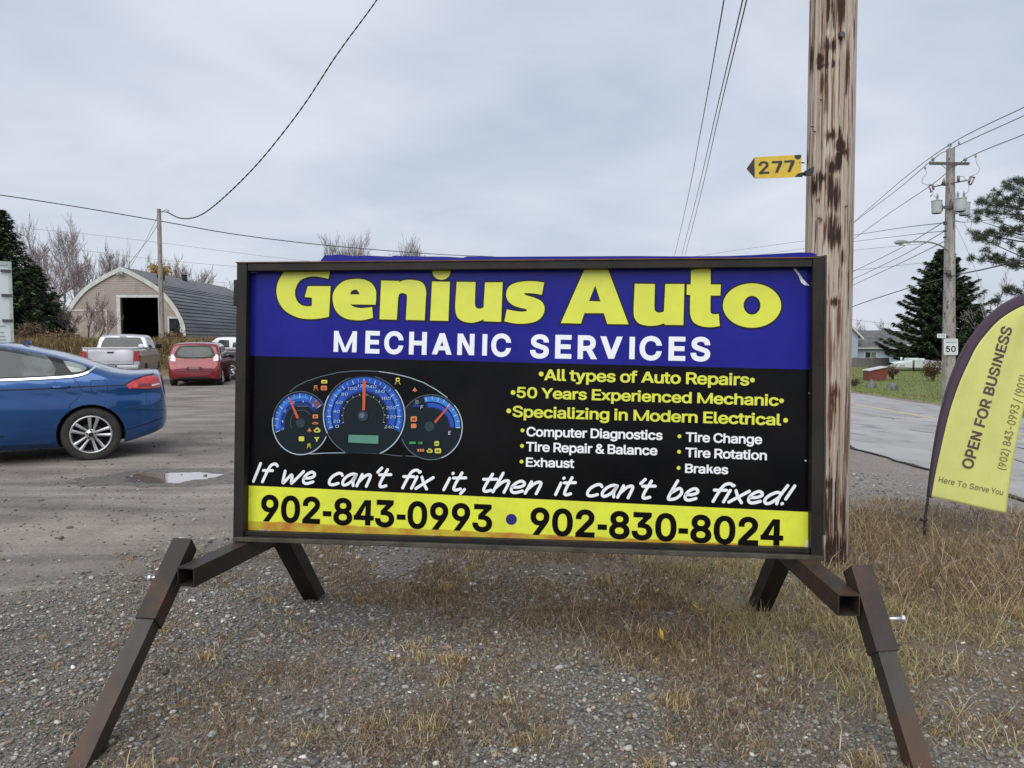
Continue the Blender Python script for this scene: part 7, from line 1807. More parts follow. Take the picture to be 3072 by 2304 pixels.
b = MB(); b.bar((-92*kx, -.55, hb_ - .55), (130*kx, -.55, hb_ + .08), .06, .24); b.build('eave_board', m_whtrim, house2)
m_deck = mat('dark_gap', (.03, .03, .03), .8)

# board fence, each board a part
m_fence = mat('grey_weathered_boards', (.175, .16, .165), .85, col2=(.12, .11, .115), scale=6, stretch=(1, 1, .25))
FYd = 83.0
fx0, fx1 = (2440 - 1536) * FYd / F, (2664 - 1536) * FYd / F
fence = thing('board_fence', 'grey weathered vertical board fence in front of the pale blue house', 'fence', (fx0, FYd, gz + .02))
zf = at(2600, 1074, FYd).z - gz; rs = random.Random(4)
q = MB(); q.box((0, 0, 0), (.165, .022, 1.0)); bd_me = q.build('board', m_fence, me_only=True)
x = 0.0
while x < fx1 - fx0:
    o = link('board', bd_me, fence, loc=(x, rs.uniform(-.006, .006), -.03)); o.scale = (1, 1, zf * rs.uniform(.97, 1.03) + .03); o.rotation_euler = (0, R(rs.uniform(-.6, .6)), 0); x += .175
for z in (.25, zf - .25): q = MB(); q.box((0, .025, z), (fx1 - fx0, .065, z + .09)); q.build('rail', m_fence, fence)

# ------------------------------------------------------------------ lawn things
def rock(name, lab, px, py, w_, h_2, Y, seed, m):
    p = at(px, py, Y); gzz = height(p.x, Y)
    r_ = random.Random(seed); b = MB(); bmesh.ops.create_icosphere(b.bm, subdivisions=3, radius=1)
    dirs = [Vector((r_.uniform(-1, 1), r_.uniform(-1, 1), r_.uniform(-.3, 1))).normalized() for _ in range(9)]
    for v in b.bm.verts:
        c_ = v.co.copy(); s = 1.0
        for d in dirs:
            t = c_.dot(d)
            if t > .72: s = min(s, .72 / t + .02)
        v.co = Vector((c_.x * s * w_/2, c_.y * s * w_/2.2, max(-.1, c_.z * s) * h_2 / .9))
    o = b.build(name, m, None, loc=(p.x, Y, gzz)); set_sharp(o, 25); tag(o, lab, 'boulder', 'boulders at the lawn edge'); return o
m_rock = mat('grey_boulder', (.17, .165, .155), .9, col2=(.10, .10, .095), scale=5, bump=.02, bscale=12)
k41 = 41.5 / F
rock('boulder', 'left grey boulder on the lawn edge below the red box', 2613, 1160, 36*k41, 23*k41, 41.5, 3, m_rock)
rock('boulder', 'right grey boulder on the lawn edge, nearer the road', 2677, 1168, 42*k41, 20*k41, 39.5, 8, m_rock)
BY = 50.0; p = at(2634, 1140, BY); bz = height(p.x, BY); kb = BY / F
rbox = thing('red_bin_shed', 'small red wooden bin with a sloping white lid on the lawn', 'shed', (p.x, BY, bz))
m_redw = mat('faded_red_wood', (.21, .055, .040), .85, col2=(.15, .05, .04), scale=7)
Wb, Hb = 26*kb*1.0, (1030 - 1105) * 0
z_hi = at(2650, 1102, BY).z - bz; z_lo = at(2612, 1113, BY).z - bz
q = MB(); n = 8
for k in range(n):
    a0, a1 = -26*kb + 52*kb*k/n, -26*kb + 52*kb*(k+1)/n - .012
    f_ = lambda x: z_lo + (z_hi - z_lo) * (x + 26*kb) / (52*kb)
    m_ = MB(); m_.prism([(a0, 0), (a1, 0), (a1, f_(a1)), (a0, f_(a0))], 0, .03, lambda a, c_, w: (a, w, c_)); m_.build('plank', m_redw, rbox)
q = MB(); q.prism([(-26*kb, 0), (26*kb, 0), (26*kb, z_hi - .02), (-26*kb, z_lo - .02)], .032, .9, lambda a, c_, w: (a, w, c_)); q.build('bin_body', m_redw, rbox)
q = MB(); q.prism([(-28*kb, z_lo), (27*kb, z_hi + .01), (27*kb, z_hi + .06), (-28*kb, z_lo + .05)], -.08, 1.0, lambda a, c_, w: (a, w, c_)); q.build('lid', m_whtrim, rbox)

# covered white boat and wire fence posts
BTY = 72.0; kp = BTY / F; p = at(2735, 1108, BTY); bz = height(p.x, BTY)
boat = thing('white_boat', 'long white boat parked on the grass behind the spruce', 'boat', (p.x, BTY, bz))
m_gel = mat('white_gelcoat', (.66, .70, .70), .35, col2=(.58, .62, .62), scale=2, coat=.3)
st = [(-72, 15, 17, .05), (-58, 2, 22, .5), (-35, 1, 26, .8), (0, 0, 29, .95), (40, 0, 29, .95), (75, 0, 26, .9), (76, 0, 26, .88)]
q = MB(); rings = []
for sx_, b0, t0, hw_ in st:
    P = [(0, b0), (hw_*.7, b0 + 3), (hw_, b0 + 10), (hw_*1.02, t0), (hw_*.6, t0 + 3), (0, t0 + 3.5)]; P2 = P + [(-a, c_) for a, c_ in P[1:-1]][::-1]
    rings.append([q.bm.verts.new((sx_*kp, a, c_*kp)) for a, c_ in P2])
for A, B_ in zip(rings, rings[1:]):
    for k in range(len(A)): q.bm.faces.new((A[k], A[(k+1) % len(A)], B_[(k+1) % len(A)], B_[k]))
q.bm.faces.new(rings[0]); q.bm.faces.new(rings[-1]); o = q.build('hull', m_gel, boat); set_sharp(o, 30)
q = MB(); q.box((-52*kp, -.93, 16*kp), (-36*kp, -.90, 18*kp)); q.build('hull_stripe', mat('dark_red_stripe', (.10, .03, .05), .5), boat)
q = MB(); q.box((-16*kp, -.5, 31*kp), (14*kp, .5, 38*kp)); q.box((22*kp, -.3, 31*kp), (34*kp, .3, 37*kp)); q.build('cabin', m_gel, boat, bevel=.05)
q = MB(); q.tube([(-32*kp, 0, 31*kp), (-32*kp, 0, 40*kp)], 3*kp, 8); q.build('seat_post', m_gel, boat)
wf = thing('wire_fence', 'thin dark wire fence posts standing before the white boat', 'fence', (p.x, BTY - 2.5, bz))
for xo in (-38, -35, 10, 48, 78):
    q = MB(); q.tube([(xo*kp, 0, 0), (xo*kp, 0, 33*kp)], .045, 6); q.build('post', m_dkmetal, wf)
q = MB(); q.tube([(-38*kp, 0, 31*kp), (78*kp, 0, 31*kp)], .022, 5); q.build('top_rail', m_dkmetal, wf)
whv = at(2885, 1098, 64); bz2 = height(whv.x, 64)
wt = thing('white_tarp_stack', 'low white covered stack right of the far power pole beyond the lawn', 'tarp stack', (whv.x, 64, bz2))
q = MB(); q.box((-1.6, 0, .1), (1.6, 1.6, .62)); q.build('cover', m_gel, wt, bevel=.12, segs=3)

# debris beside the barn
dz = lambda px, py, Y: (at(px, py, Y).x, Y, height(at(px, py, Y).x, Y))
wood = thing('timber_pile', 'pale loose boards lying in weeds right of the white trailer', 'timber', dz(66, 985, 46))
for k, (x0, z0, x1, z1) in enumerate(((-.6, .35, .45, .55), (-.7, .25, .3, .22), (.0, .42, .55, .50), (-.4, .12, .6, .1))):
    q = MB(); q.bar((x0, k*.1, z0), (x1, -.2 + k*.1, z1), .12, .04); q.build('plank', mat('pale_lumber', (.42, .36, .32), .8) if k == 0 else MATS['pale_lumber'], wood)
heap = thing('dark_debris_heap', 'low dark rubbish heap with a white lump on the bank by the barn', 'debris heap', dz(205, 1010, 44))
q = MB(); bmesh.ops.create_icosphere(q.bm, subdivisions=3, radius=1); rs = random.Random(9)
for v in q.bm.verts: v.co = Vector((v.co.x*1.1*rs.uniform(.9, 1.1), v.co.y*.7, max(-.1, v.co.z)*.30*rs.uniform(.7, 1.2)))
for v in q.bm.verts: v.co.z += .35
q.build('heap', mat('dark_rubbish', (.035, .030, .028), .8, col2=(.09, .08, .075), scale=6), heap)
crumb = MB(); bmesh.ops.create_icosphere(crumb.bm, subdivisions=2, radius=.2)
for v in crumb.bm.verts: v.co = Vector((v.co.x*1.3 - .35, v.co.y - .4, v.co.z*.5 + .58))
crumb.build('white_lump', m_litter, heap)

# ------------------------------------------------------------------ TREES
def bare_tree_data(seed, H, spread=.45, levels=5, trunk_r=.12, split=(3, 4), up=.35, base_split=.25, twig=.016, first=None):
    rs = random.Random(seed); segs = {0: [], 1: []}
    def grow(p, d, L, r, lv):
        n = 3; pts = [p]; q = p; dd = d
        for i in range(n):
            dd = (dd + Vector((rs.gauss(0, .09), rs.gauss(0, .09), rs.gauss(0, .05) + up * .10))).normalized()
            q = q + dd * (L / n); pts.append(q)
        r1 = max(twig * .5, r * (.62 if lv < levels else .25))
        segs[0 if lv == 0 else 1].append((pts, r, r1, 6 if lv == 0 else (4 if lv < 2 else 3)))
        if lv >= levels: return
        k = rs.randint(*split)
        for j in range(k):
            t = rs.uniform(base_split if lv == 0 else .25, 1.0) if j else 1.0
            i = min(n - 1, int(t * n)); pp = pts[i].lerp(pts[i+1], min(1, t * n - i))
            a = rs.uniform(0, 6.28); s_ = spread * rs.uniform(.6, 1.3) * (1 if j else .4)
            side = Vector((math.cos(a), math.sin(a), 0)); nd = (dd + side * s_ * 1.2 + Vector((0, 0, up * .5))).normalized()
            grow(pp, nd, L * rs.uniform(.58, .82), max(twig * .5, r1 * (.9 if j == 0 else .72)), lv + 1)
        if lv >= 1:
            for j in range(2):
                t = rs.uniform(.1, .9); i = min(n-1, int(t*n)); pp = pts[i].lerp(pts[i+1], t*n - i); a = rs.uniform(0, 6.28)
                nd = (dd * .7 + Vector((math.cos(a), math.sin(a), .3)) * .8).normalized(); grow(pp, nd, L * .42, twig, levels)
    L0 = first or H * .34
    grow(Vector((0, 0, -.1)), Vector((rs.gauss(0, .05), rs.gauss(0, .05), 1)).normalized(), L0, trunk_r, 0)
    top = max(p.z for g in segs.values() for s in g for p in s[0]); k = H / top
    out = {}
    for g, L_ in segs.items():
        b = MB()
        for pts, r0, r1, n in L_:
            P = [Vector((p.x * k, p.y * k, p.z * k)) for p in pts]
            b.tube(P, [r0 + (r1 - r0) * i / (len(P) - 1) for i in range(len(P))], n, caps=False)
        out[g] = b
    return out
def bark(name, c_): return mat(name, c_, .9, col2=tuple(v * .62 for v in c_), scale=8, spec=.2)
m_barkg = bark('grey_bark', (.23, .20, .19)); m_barkp = bark('pale_bark', (.34, .30, .29)); m_barkd = bark('dark_bark', (.11, .090, .078)); m_twigr = bark('reddish_twigs', (.29, .23, .23)); m_twigg = bark('grey_twigs', (.36, .32, .32))
PROTO = {}
def bare_tree(label, px, pbase, ptop, Y, seed, mt=m_barkg, mtw=m_twigg, kind='bare_tree', cat_='tree', group=None, rz=0, sx=1.0, **kw):
    p = at(px, 1000, Y); gz_ = height(p.x, Y) if pbase is None else pbase
    H = at(px, ptop, Y).z - gz_
    t = thing(kind, label, cat_, (p.x, Y, gz_), rz, group); t.scale = (sx, sx, 1)
    key = (seed, round(H, 1), tuple(sorted(kw.items())))
    d = bare_tree_data(seed, H, **kw)
    d[0].build('trunk', mt, t, fix=False); d[1].build('branches', mtw, t, fix=False)
    return t
bare_tree('tall thin bare poplar, the left of two above the barn\'s left shoulder', 172, None, 632, 66, 11, m_barkp, m_twigg, spread=.42, levels=6, up=.45, trunk_r=.15, twig=.014, split=(3, 3))
bare_tree('tall thin bare poplar, the right of two above the barn\'s left shoulder', 248, None, 640, 64, 12, m_barkp, m_twigg, spread=.42, levels=6, up=.45, trunk_r=.14, twig=.014, split=(3, 3))
bare_tree('wide bare grey tree between the left spruce and the two poplars', 108, None, 700, 60, 13, m_barkg, m_twigr, spread=.6, levels=5, up=.35, trunk_r=.16, twig=.020)
bare_tree('bare thicket tree directly behind the left edge of the barn roof', 200, None, 745, 58, 14, m_barkg, m_twigr, spread=.65, levels=5, up=.3, trunk_r=.14, twig=.020)
bare_tree('slim bare tree rising just left of the barn\'s roof peak', 318, None, 712, 84, 15, m_barkg, m_twigr, spread=.35, levels=5, up=.7, trunk_r=.12, twig=.026)
bare_tree('slim bare tree behind the barn\'s roof peak', 365, None, 705, 88, 16, m_barkp, m_twigg, spread=.32, levels=4, up=.8, trunk_r=.12, twig=.026)
bare_tree('slim bare tree left of the peak, next to the guy wires', 285, None, 735, 80, 17, m_barkg, m_twigr, spread=.4, levels=5, up=.6, trunk_r=.12, twig=.024)
bare_tree('bare tree behind the barn roof right of the small pole', 545, None, 758, 92, 18, m_barkg, m_twigr, spread=.5, levels=5, up=.5, trunk_r=.14, twig=.028)
bare_tree('bare tree behind the barn roof above the black roof vent', 600, None, 790, 95, 19, m_barkg, m_twigr, spread=.5, levels=5, up=.5, trunk_r=.13, twig=.028)
bare_tree('bare round tree beside the sign\'s upper left corner', 690, None, 825, 90, 20, m_barkg, m_twigg, spread=.6, levels=5, up=.3, trunk_r=.13, twig=.026)
bare_tree('bare round-topped tree poking up behind the sign\'s top edge', 1030, .6, 678, 70, 21, m_barkg, m_twigg, spread=.5, levels=5, up=.45, trunk_r=.2, twig=.024, split=(4, 5))
bare_tree('second bare treetop behind the sign, right of the round one', 1140, .6, 704, 74, 22, m_barkg, m_twigg, spread=.45, levels=5, up=.5, trunk_r=.16, twig=.022, split=(4, 4))
bare_tree('bare multi-stemmed shrub in front of the barn left of the dark door', 263, None, 862, 47, 23, m_barkd, m_twigr, 'bare_shrub', 'shrub', spread=.5, levels=4, up=.5, trunk_r=.055, twig=.018, base_split=.05)
bare_tree('leaning bare sapling in front of the barn beside the dark door frame', 292, None, 880, 46, 24, m_barkd, m_twigr, 'bare_shrub', 'shrub', spread=.5, levels=4, up=.45, trunk_r=.05, twig=.018, base_split=.05)
bare_tree('bare crooked tree at the barn\'s left corner', 203, None, 905, 47, 25, m_barkd, m_twigr, spread=.75, levels=5, up=.2, trunk_r=.12, twig=.018)
bare_tree('bare small tree over the pale blue house roof, the left one', 2570, -1.2, 952, 110, 26, m_barkg, m_twigg, spread=.5, levels=4, up=.4, trunk_r=.1, twig=.03)
bare_tree('bare small tree over the pale blue house roof, the right one', 2638, -1.2, 955, 112, 27, m_barkg, m_twigg, spread=.5, levels=4, up=.4, trunk_r=.1, twig=.03)
bare_tree('bare tree below the pine branches at the right edge', 3010, None, 790, 52, 28, m_barkg, m_twigg, spread=.6, levels=6, up=.3, trunk_r=.14, twig=.016, split=(2, 3))
bare_tree('bare tree among thicket at far left behind the trailer corner', 60, None, 760, 62, 29, m_barkg, m_twigr, spread=.65, levels=5, up=.3, trunk_r=.13, twig=.02)

# small leaf clumps helper: n little triangles inside a shape
def leaf_cloud(P, size, seed, pal, name, m, flat_=.6):
    rng = np.random.RandomState(seed); n = len(P)
    d1 = rng.normal(size=(n, 3)); d1 /= np.linalg.norm(d1, axis=1)[:, None]; d2 = rng.normal(size=(n, 3)); d2 -= (d2 * d1).sum(1)[:, None] * d1; d2 /= np.linalg.norm(d2, axis=1)[:, None]
    s = (size * rng.uniform(.6, 1.4, n))[:, None]
    V = np.stack([P - d1*s*.5, P + d1*s*.5 + d2*s*.15, P + d2*s*flat_], 1).reshape(-1, 3)
    Fc = np.arange(n * 3).reshape(-1, 3); pal = np.array(pal); idx = rng.choice(len(pal), n, p=pal[:, 3]/pal[:, 3].sum())
    C = np.repeat((pal[idx, :3] * rng.uniform(.6, 1.4, (n, 1)))[:, None], 3, 1).reshape(-1, 3)
    return mesh_np(name, V, Fc, m, colors=C)
m_leaf = mat('foliage', (1, 1, 1), .75, tint=True, spec=.25)
GRN = [(.036, .060, .030, 4), (.052, .086, .040, 4), (.075, .115, .052, 2.4), (.020, .034, .020, 3), (.085, .075, .045, .7)]
def spruce(label, px, Y, ptop, gz_, rad, seed, dens=1.0, low=.06, lean=0.0, nsz=1.0):
    p = at(px, 1000, Y); H = at(px, ptop, Y).z - gz_
    t = thing('spruce_tree', label, 'tree', (p.x, Y, gz_)); rs = random.Random(seed); rng = np.random.RandomState(seed)
    b = MB(); b.tube([(0, 0, -.2), (0, 0, H * .5), (lean, 0, H * .98)], [.20, .12, .015], 7); b.build('trunk', m_barkd, t)
    br = MB(); pts = []; dirs_ = []
    z = H * low; lv = 0
    while z < H * .985:
        f = 1 - (z / H); Lr = rad * (f ** .82) * rs.uniform(.80, 1.12) + .12
        k = int(6 + 5 * f)
        for j in range(k):
            a = 2*math.pi*(j + rs.random()*.8)/k + lv; L_ = Lr * rs.uniform(.62, 1.16); n = 7
            dz_ = -.20 * L_ * (f ** .5) ; P = []
            for i in range(n + 1):
                s = i / n; P.append(Vector((math.cos(a)*L_*s, math.sin(a)*L_*s, z + dz_ * math.sin(s*2.2) + .22 * L_ * s * s)))
            br.tube(P, [.03*(1-i/n)+.006 for i in range(n+1)], 3, caps=False)
            m_ = int((26 + 60 * L_) * dens)
            s = rng.uniform(.12, 1.0, m_) ** .8; w_ = (.10 + .30 * L_ * (1 - s) * .55 + .06)
            base = np.array([[math.cos(a)*L_*q, math.sin(a)*L_*q, z + dz_*math.sin(q*2.2) + .22*L_*q*q] for q in s])
            off = rng.uniform(-1, 1, m_) * w_; base[:, 0] += -math.sin(a) * off; base[:, 1] += math.cos(a) * off
            dr = -np.abs(rng.normal(0, .09, m_)) - .18 * np.abs(off); base[:, 2] += dr
            pts.append(base)
        z += H * (.016 + .014 * f); lv += 1.3
    br.build('branches', m_barkd, t, fix=False)
    P = np.concatenate(pts); rng.shuffle(P)
    n = len(P); a = np.arctan2(P[:, 1], P[:, 0]) + rng.normal(0, .5, n); s = rng.uniform(.12, .30, n) * nsz
    # needle sprays: narrow drooping triangles pointing outward
    d = np.stack([np.cos(a), np.sin(a), rng.uniform(-.55, .15, n)], 1) * s[:, None]; w = np.stack([-np.sin(a), np.cos(a), rng.normal(0, .35, n)], 1) * (s * .28)[:, None]
    V = np.stack([P - w, P + w, P + d], 1).reshape(-1, 3)
    pal = np.array(GRN); idx = rng.choice(len(pal), n, p=pal[:, 3]/pal[:, 3].sum()); cl = .7 + .8 * ngrid(np.stack([P[:, 0]*1.1 + 40, P[:, 2]*1.1 + 40], 1), seed, 3)
    C = np.repeat((pal[idx, :3] * cl[:, None] * rng.uniform(.7, 1.3, (n, 1)))[:, None], 3, 1).reshape(-1, 3)
    link('foliage', mesh_np('foliage', V, np.arange(n*3).reshape(-1, 3), m_leaf, colors=C), t)
    return t
spruce('big dark spruce behind the speed limit sign across the road', 2826, 80, 738, -1.25, 7.3, 31, 1.0, .11, nsz=1.7)
spruce('dark spruce at the far left rising above the white trailer', 12, 44, 622, 1.25, 3.3, 32, .70, .04)
spruce('lower dark spruce between the trailer and the barn', 105, 47, 790, 1.25, 2.3, 33, .75, .03)
spruce('small dark conifer left of the barn\'s left foot', 158, 49, 905, 1.25, 1.5, 34, 1.4, .03)
spruce('dark conifer peeking right of the speed limit sign', 2930, 66, 905, -1.3, 2.2, 35, 1.0, .05)

# pine reaching in from the right edge
PYd = 40.0; pp = at(3200, 1000, PYd); pine = thing('pine_tree', 'long-needled pine reaching in from the right edge above the flag', 'tree', (pp.x, PYd, -1.2))
b = MB(); b.tube([(0, 0, -.2), (.1, 0, 5), (0, 0, 10.8)], [.26, .18, .05], 8); b.build('trunk', m_barkd, pine)
tipl = [(2935, 605), (2925, 655), (2950, 600), (2990, 640), (3010, 560), (3040, 545), (3060, 600), (3050, 655), (2985, 690), (2930, 700), (2960, 720), (3010, 690), (3030, 700), (3060, 690), (2925, 770), (2960, 775), (2990, 790), (3050, 790), (3060, 755), (3010, 870), (2985, 905), (3040, 870), (3060, 900), (3065, 545), (3000, 620), (2970, 640), (3020, 600), (3000, 585), (2975, 612), (2945, 640), (3045, 575), (3065, 620), (3030, 635), (2960, 705), (3000, 720), (2940, 715), (2975, 760), (3010, 780), (3035, 800), (3100, 560), (3120, 600), (3100, 650), (3120, 700), (3150, 520), (3180, 480), (3220, 460), (3260, 520), (3300, 600), (3280, 700), (3240, 800), (3180, 760), (3120, 780), (3100, 860), (3160, 880), (3230, 900), (3300, 860)]
rs = random.Random(6); b = MB(); rng = np.random.RandomState(8); NP = []; ND = []
main = [(0, 0, 10.0), (0, 0, 8.3), (0, 0, 6.9), (0, 0, 5.2), (0, 0, 3.6)]
for (px, py) in tipl:
    for rep in range(1 + (px > 3080) * 1):
        q = Vector(at(px + rs.uniform(-8, 8), py + rs.uniform(-6, 6), PYd + rs.uniform(-1.8, 1.8) * (1 if rep == 0 else 1.6))) - Vector((pp.x, PYd, -1.2))
        rt_ = min(main, key=lambda m_: abs(m_[2] - (q.z - .5))); r0 = Vector(rt_); mid = r0.lerp(q, .55) + Vector((0, 0, -.35))
        b.tube([r0, mid, q], [.05, .03, .012], 4, caps=False)
        for c_ in range(6):
            cc = (mid.lerp(q, rs.uniform(.55, 1)) if c_ > 2 else q) + Vector((rs.uniform(-.32, .32), rs.uniform(-.3, .3), rs.uniform(-.10, .22))) if c_ else q; n = 110
            dv = rng.normal(size=(n, 3)); dv[:, 2] += .35; dv /= np.linalg.norm(dv, axis=1)[:, None]; NP.append(np.array(cc)[None] + dv * rng.uniform(0, .17, (n, 1))); ND.append(dv)
b.build('branches', m_barkd, pine, fix=False)
P = np.concatenate(NP); D_ = np.concatenate(ND); n = len(P); w = np.cross(D_, rng.normal(size=(n, 3))); w /= np.linalg.norm(w, axis=1)[:, None]
s = rng.uniform(.10, .17, n)[:, None]; V = np.stack([P - w*.012, P + w*.012, P + D_*s], 1).reshape(-1, 3)
pal = np.array([(.060, .080, .045, 4), (.085, .105, .060, 3), (.034, .045, .030, 4)]); idx = rng.choice(3, n, p=pal[:, 3]/pal[:, 3].sum()); C = np.repeat((pal[idx, :3]*rng.uniform(.7, 1.3, (n, 1)))[:, None], 3, 1).reshape(-1, 3)
link('foliage', mesh_np('foliage', V, np.arange(n*3).reshape(-1, 3), m_leaf, colors=C), pine)

# rounded shrubs
def leafy(name, lab, px, Y, pbot, rad_px, hgt_px, seed, pal, n=2600, size=.16, gzz=None, stems=7):
    p = at(px, pbot, Y); z = height(p.x, Y) if gzz is None else gzz; k = Y / F
    t = thing(name, lab, 'shrub', (p.x, Y, z)); rs = random.Random(seed); b = MB(); rng = np.random.RandomState(seed); pts = []
    ctr = []
    for j in range(stems):
        a = rs.uniform(0, 6.28); tp = Vector((math.cos(a)*rad_px*k*rs.uniform(.2, .8), math.sin(a)*rad_px*k*rs.uniform(.2, .8), hgt_px*k*rs.uniform(.55, .95)))
        b.tube([(0, 0, -.1), tp*.5 + Vector((0, 0, .1)), tp], [.04, .025, .01], 4, caps=False)
        for q in range(6): ctr.append(tp * rs.uniform(.45, 1.05) + Vector((rs.gauss(0, .15), rs.gauss(0, .15), rs.gauss(0, .1))) * rad_px*k)
    b.build('stems', m_barkd, t, fix=False)
    for c_ in ctr: pts.append(np.array(c_)[None] + rng.normal(0, 1, (n // len(ctr), 3)) * np.array([.20, .20, .16]) * rad_px * k)
    P = np.concatenate(pts); P = P[P[:, 2] > 0.02]
    link('foliage', leaf_cloud(P, size, seed, pal, 'foliage', m_leaf), t); return t
YEL = [(.42, .24, .045, 4), (.34, .20, .05, 3), (.26, .17, .05, 2), (.50, .30, .06, 1)]
RUS = [(.14, .075, .04, 4), (.10, .06, .035, 4), (.20, .11, .05, 1)]
leafy('yellow_tree', 'yellow-orange autumn tree behind the barn roof by the small pole', 474, 90, 860, 42, 95, 41, YEL, 3400, .24, gzz=at(474, 860, 90).z - 1.2, stems=9)
bare_tree('thin bare tree tangled around the yellow autumn tree', 478, None, 752, 93, 42, m_barkg, m_twigr, spread=.5, levels=5, up=.5, trunk_r=.12, twig=.024)
leafy('lawn_shrub', 'brown leafless-looking shrub beside the red bin', 2678, 51, 1140, 18, 42, 43, RUS + [(.07, .09, .03, 3)], 900, .10)
leafy('lawn_shrub', 'dark tangled bush on the lawn left of the far power pole', 2800, 50, 1125, 30, 60, 44, RUS + [(.06, .08, .03, 3)], 1800, .10)
leafy('lawn_shrub', 'small low shrub at the lawn edge beside the near pole', 2562, 43, 1165, 22, 16, 45, [(.05, .07, .025, 3), (.09, .09, .04, 2)], 800, .08)
leafy('bank_shrub', 'brown weedy shrub at the foot of the barn by the red car', 530, 40, 1085, 40, 40, 46, RUS + [(.28, .19, .10, 4)], 1500, .12)
leafy('bank_shrub', 'brown brush at the spruce foot behind the trailer', 90, 42, 1010, 60, 55, 47, RUS + [(.12, .09, .07, 5)], 2600, .12)
leafy('bank_shrub', 'brown brush along the bank below the debris heap', 175, 41, 1020, 60, 34, 48, RUS + [(.24, .18, .09, 5)], 2400, .12)

# far woods closing the horizon, one grey-brown mass
rng = np.random.RandomState(3); xs_ = rng.uniform(-230, 260, 60000); top = 3.2 + 2.6 * ngrid(np.stack([xs_ * .045 + 30, xs_ * 0 + 3], 1), 9, 5)
P = np.stack([xs_, 170 + rng.uniform(-4, 6, len(xs_)) + np.abs(xs_)*.0, rng.uniform(-3, 1, len(xs_)) ], 1); P[:, 2] = -2 + (top + 0) * rng.rand(len(xs_)) ** .8
o = link('far_woods', leaf_cloud(P, .55, 5, [(.11, .095, .09, 4), (.15, .125, .12, 3), (.05, .06, .04, 2), (.13, .09, .06, 1)], 'far_woods', m_leaf)); tag(o, 'low grey-brown band of distant bare woods along the horizon', 'woods', kind='stuff')

# ------------------------------------------------------------------ POLES AND WIRES
m_wire = mat('grey_black_cable', (.045, .046, .05), .6)
m_wirel = mat('weathered_conductor', (.14, .145, .155), .55)
def spline(pts, k=14):
    P = [Vector(p) for p in pts]; out = []
    for i in range(len(P) - 1):
        p0 = P[i-1] if i else P[0] * 2 - P[1]; p1, p2 = P[i], P[i+1]; p3 = P[i+2] if i + 2 < len(P) else P[-1] * 2 - P[-2]
        for j in range(k):
            t = j / k; out.append(.5*((2*p1)+(p2-p0)*t+(2*p0-5*p1+4*p2-p3)*t*t+(3*p1-p0-3*p2+p3)*t**3))
    return out + [P[-1]]
def wire(lab, pts, wpx=1.2, m=m_wire, name='power_line', group=None, parent=None, cat_='cable', r=None):
    """pts: (px, py, Y); radius follows the distance of its middle"""
    P = [at(a, b_, Y) for a, b_, Y in pts]; rr_ = r or wpx * .5 * (sum(p[2] for p in pts) / len(pts)) / F
    P = spline(P); b = MB(); b.tube(P, rr_, 5)
    if parent:
        for v in b.bm.verts: v.co = v.co - parent.location
        return b.build(name, m, parent, fix=False)
    o = b.build(name, m, None, fix=False); return tag(o, lab, cat_, group)
# service pole by the barn
SPY = 45.0; sp = at(487, 1040, SPY); sz = height(sp.x, SPY)
spole = thing('service_pole', 'slim grey wooden service pole standing in front of the barn', 'pole', (sp.x, SPY, sz))
V, Fc, C = wood_pole_mesh(at(484, 627, SPY).z - sz, .155, .115, 28, 160, 61, [], dark=.35, base=((.36, .34, .32), (.27, .25, .23)))
link('shaft', mesh_np('shaft', V, Fc, m_wood, smooth=True, colors=C), spole)
topz = at(484, 627, SPY).z - sz
b = MB(); b.tube([(.12, 0, topz - .15), (.5, 0, topz - .2), (.62, 0, topz - .10), (.4, 0, topz - .05), (.15, 0, topz - .2)], .02, 6); b.build('dead_end_clamp', m_dkmetal, spole)
# twisted service drop (two intertwined strands) from the barn pole to overhead
drop = thing('service_drop', 'twisted dark service cable sweeping from the barn pole up out of the frame', 'cable', (0, 0, 0))
tw = [(500, 635, 45), (540, 654, 40.5), (590, 650, 36), (650, 611, 31.5), (760, 505, 25.5), (890, 345, 20.6), (1010, 165, 17.4), (1130, 0, 15.2), (1200, -120, 13.8)]
PP = spline([at(*q) for q in tw], 40)
for ph_ in (0, math.pi):
    b = MB(); pts = []
    for i, p_ in enumerate(PP):
        r_ = .0011 * p_.y; a = i * .75 + ph_; pts.append(p_ + Vector((math.cos(a), 0, math.sin(a))) * r_ * .42)
    b.tube(pts, [.0006 * p_.y for p_ in PP], 5); b.build('strand', m_wire, drop, fix=False)
wire('left guy wire running down from the barn pole to the barn', [(478, 640, 45), (430, 735, 50), (395, 795, 54)], .9)
wire('lower guy cable from the barn pole down towards the barn roof', [(480, 664, 45), (440, 725, 50), (388, 790, 54)], 1.3)
wire('long grey overhead cable crossing the left sky behind the barn pole', [(-60, 580, 48), (0, 585, 48), (240, 622, 50), (480, 663, 52), (720, 705, 56), (1000, 738, 62), (1300, 762, 70), (1480, 770, 76)], 2.6)
wire('upper faint distant wire above the barn', [(60, 684, 100), (240, 700, 100), (480, 728, 100), (740, 762, 100), (980, 790, 100)], .9, m_wirel)
wire('lower faint distant wire just above the barn peak', [(150, 738, 100), (400, 770, 100), (560, 787, 100), (720, 800, 100), (900, 810, 100)], .9, m_wirel)
wire('faint distant wire at barn roof level right of the small pole', [(560, 838, 105), (640, 845, 105), (720, 852, 105), (860, 862, 105)], .8, m_wirel)
wire('thin dark branchy wire in front of the left bare trees', [(110, 775, 60), (200, 788, 62), (280, 800, 64)], .9)
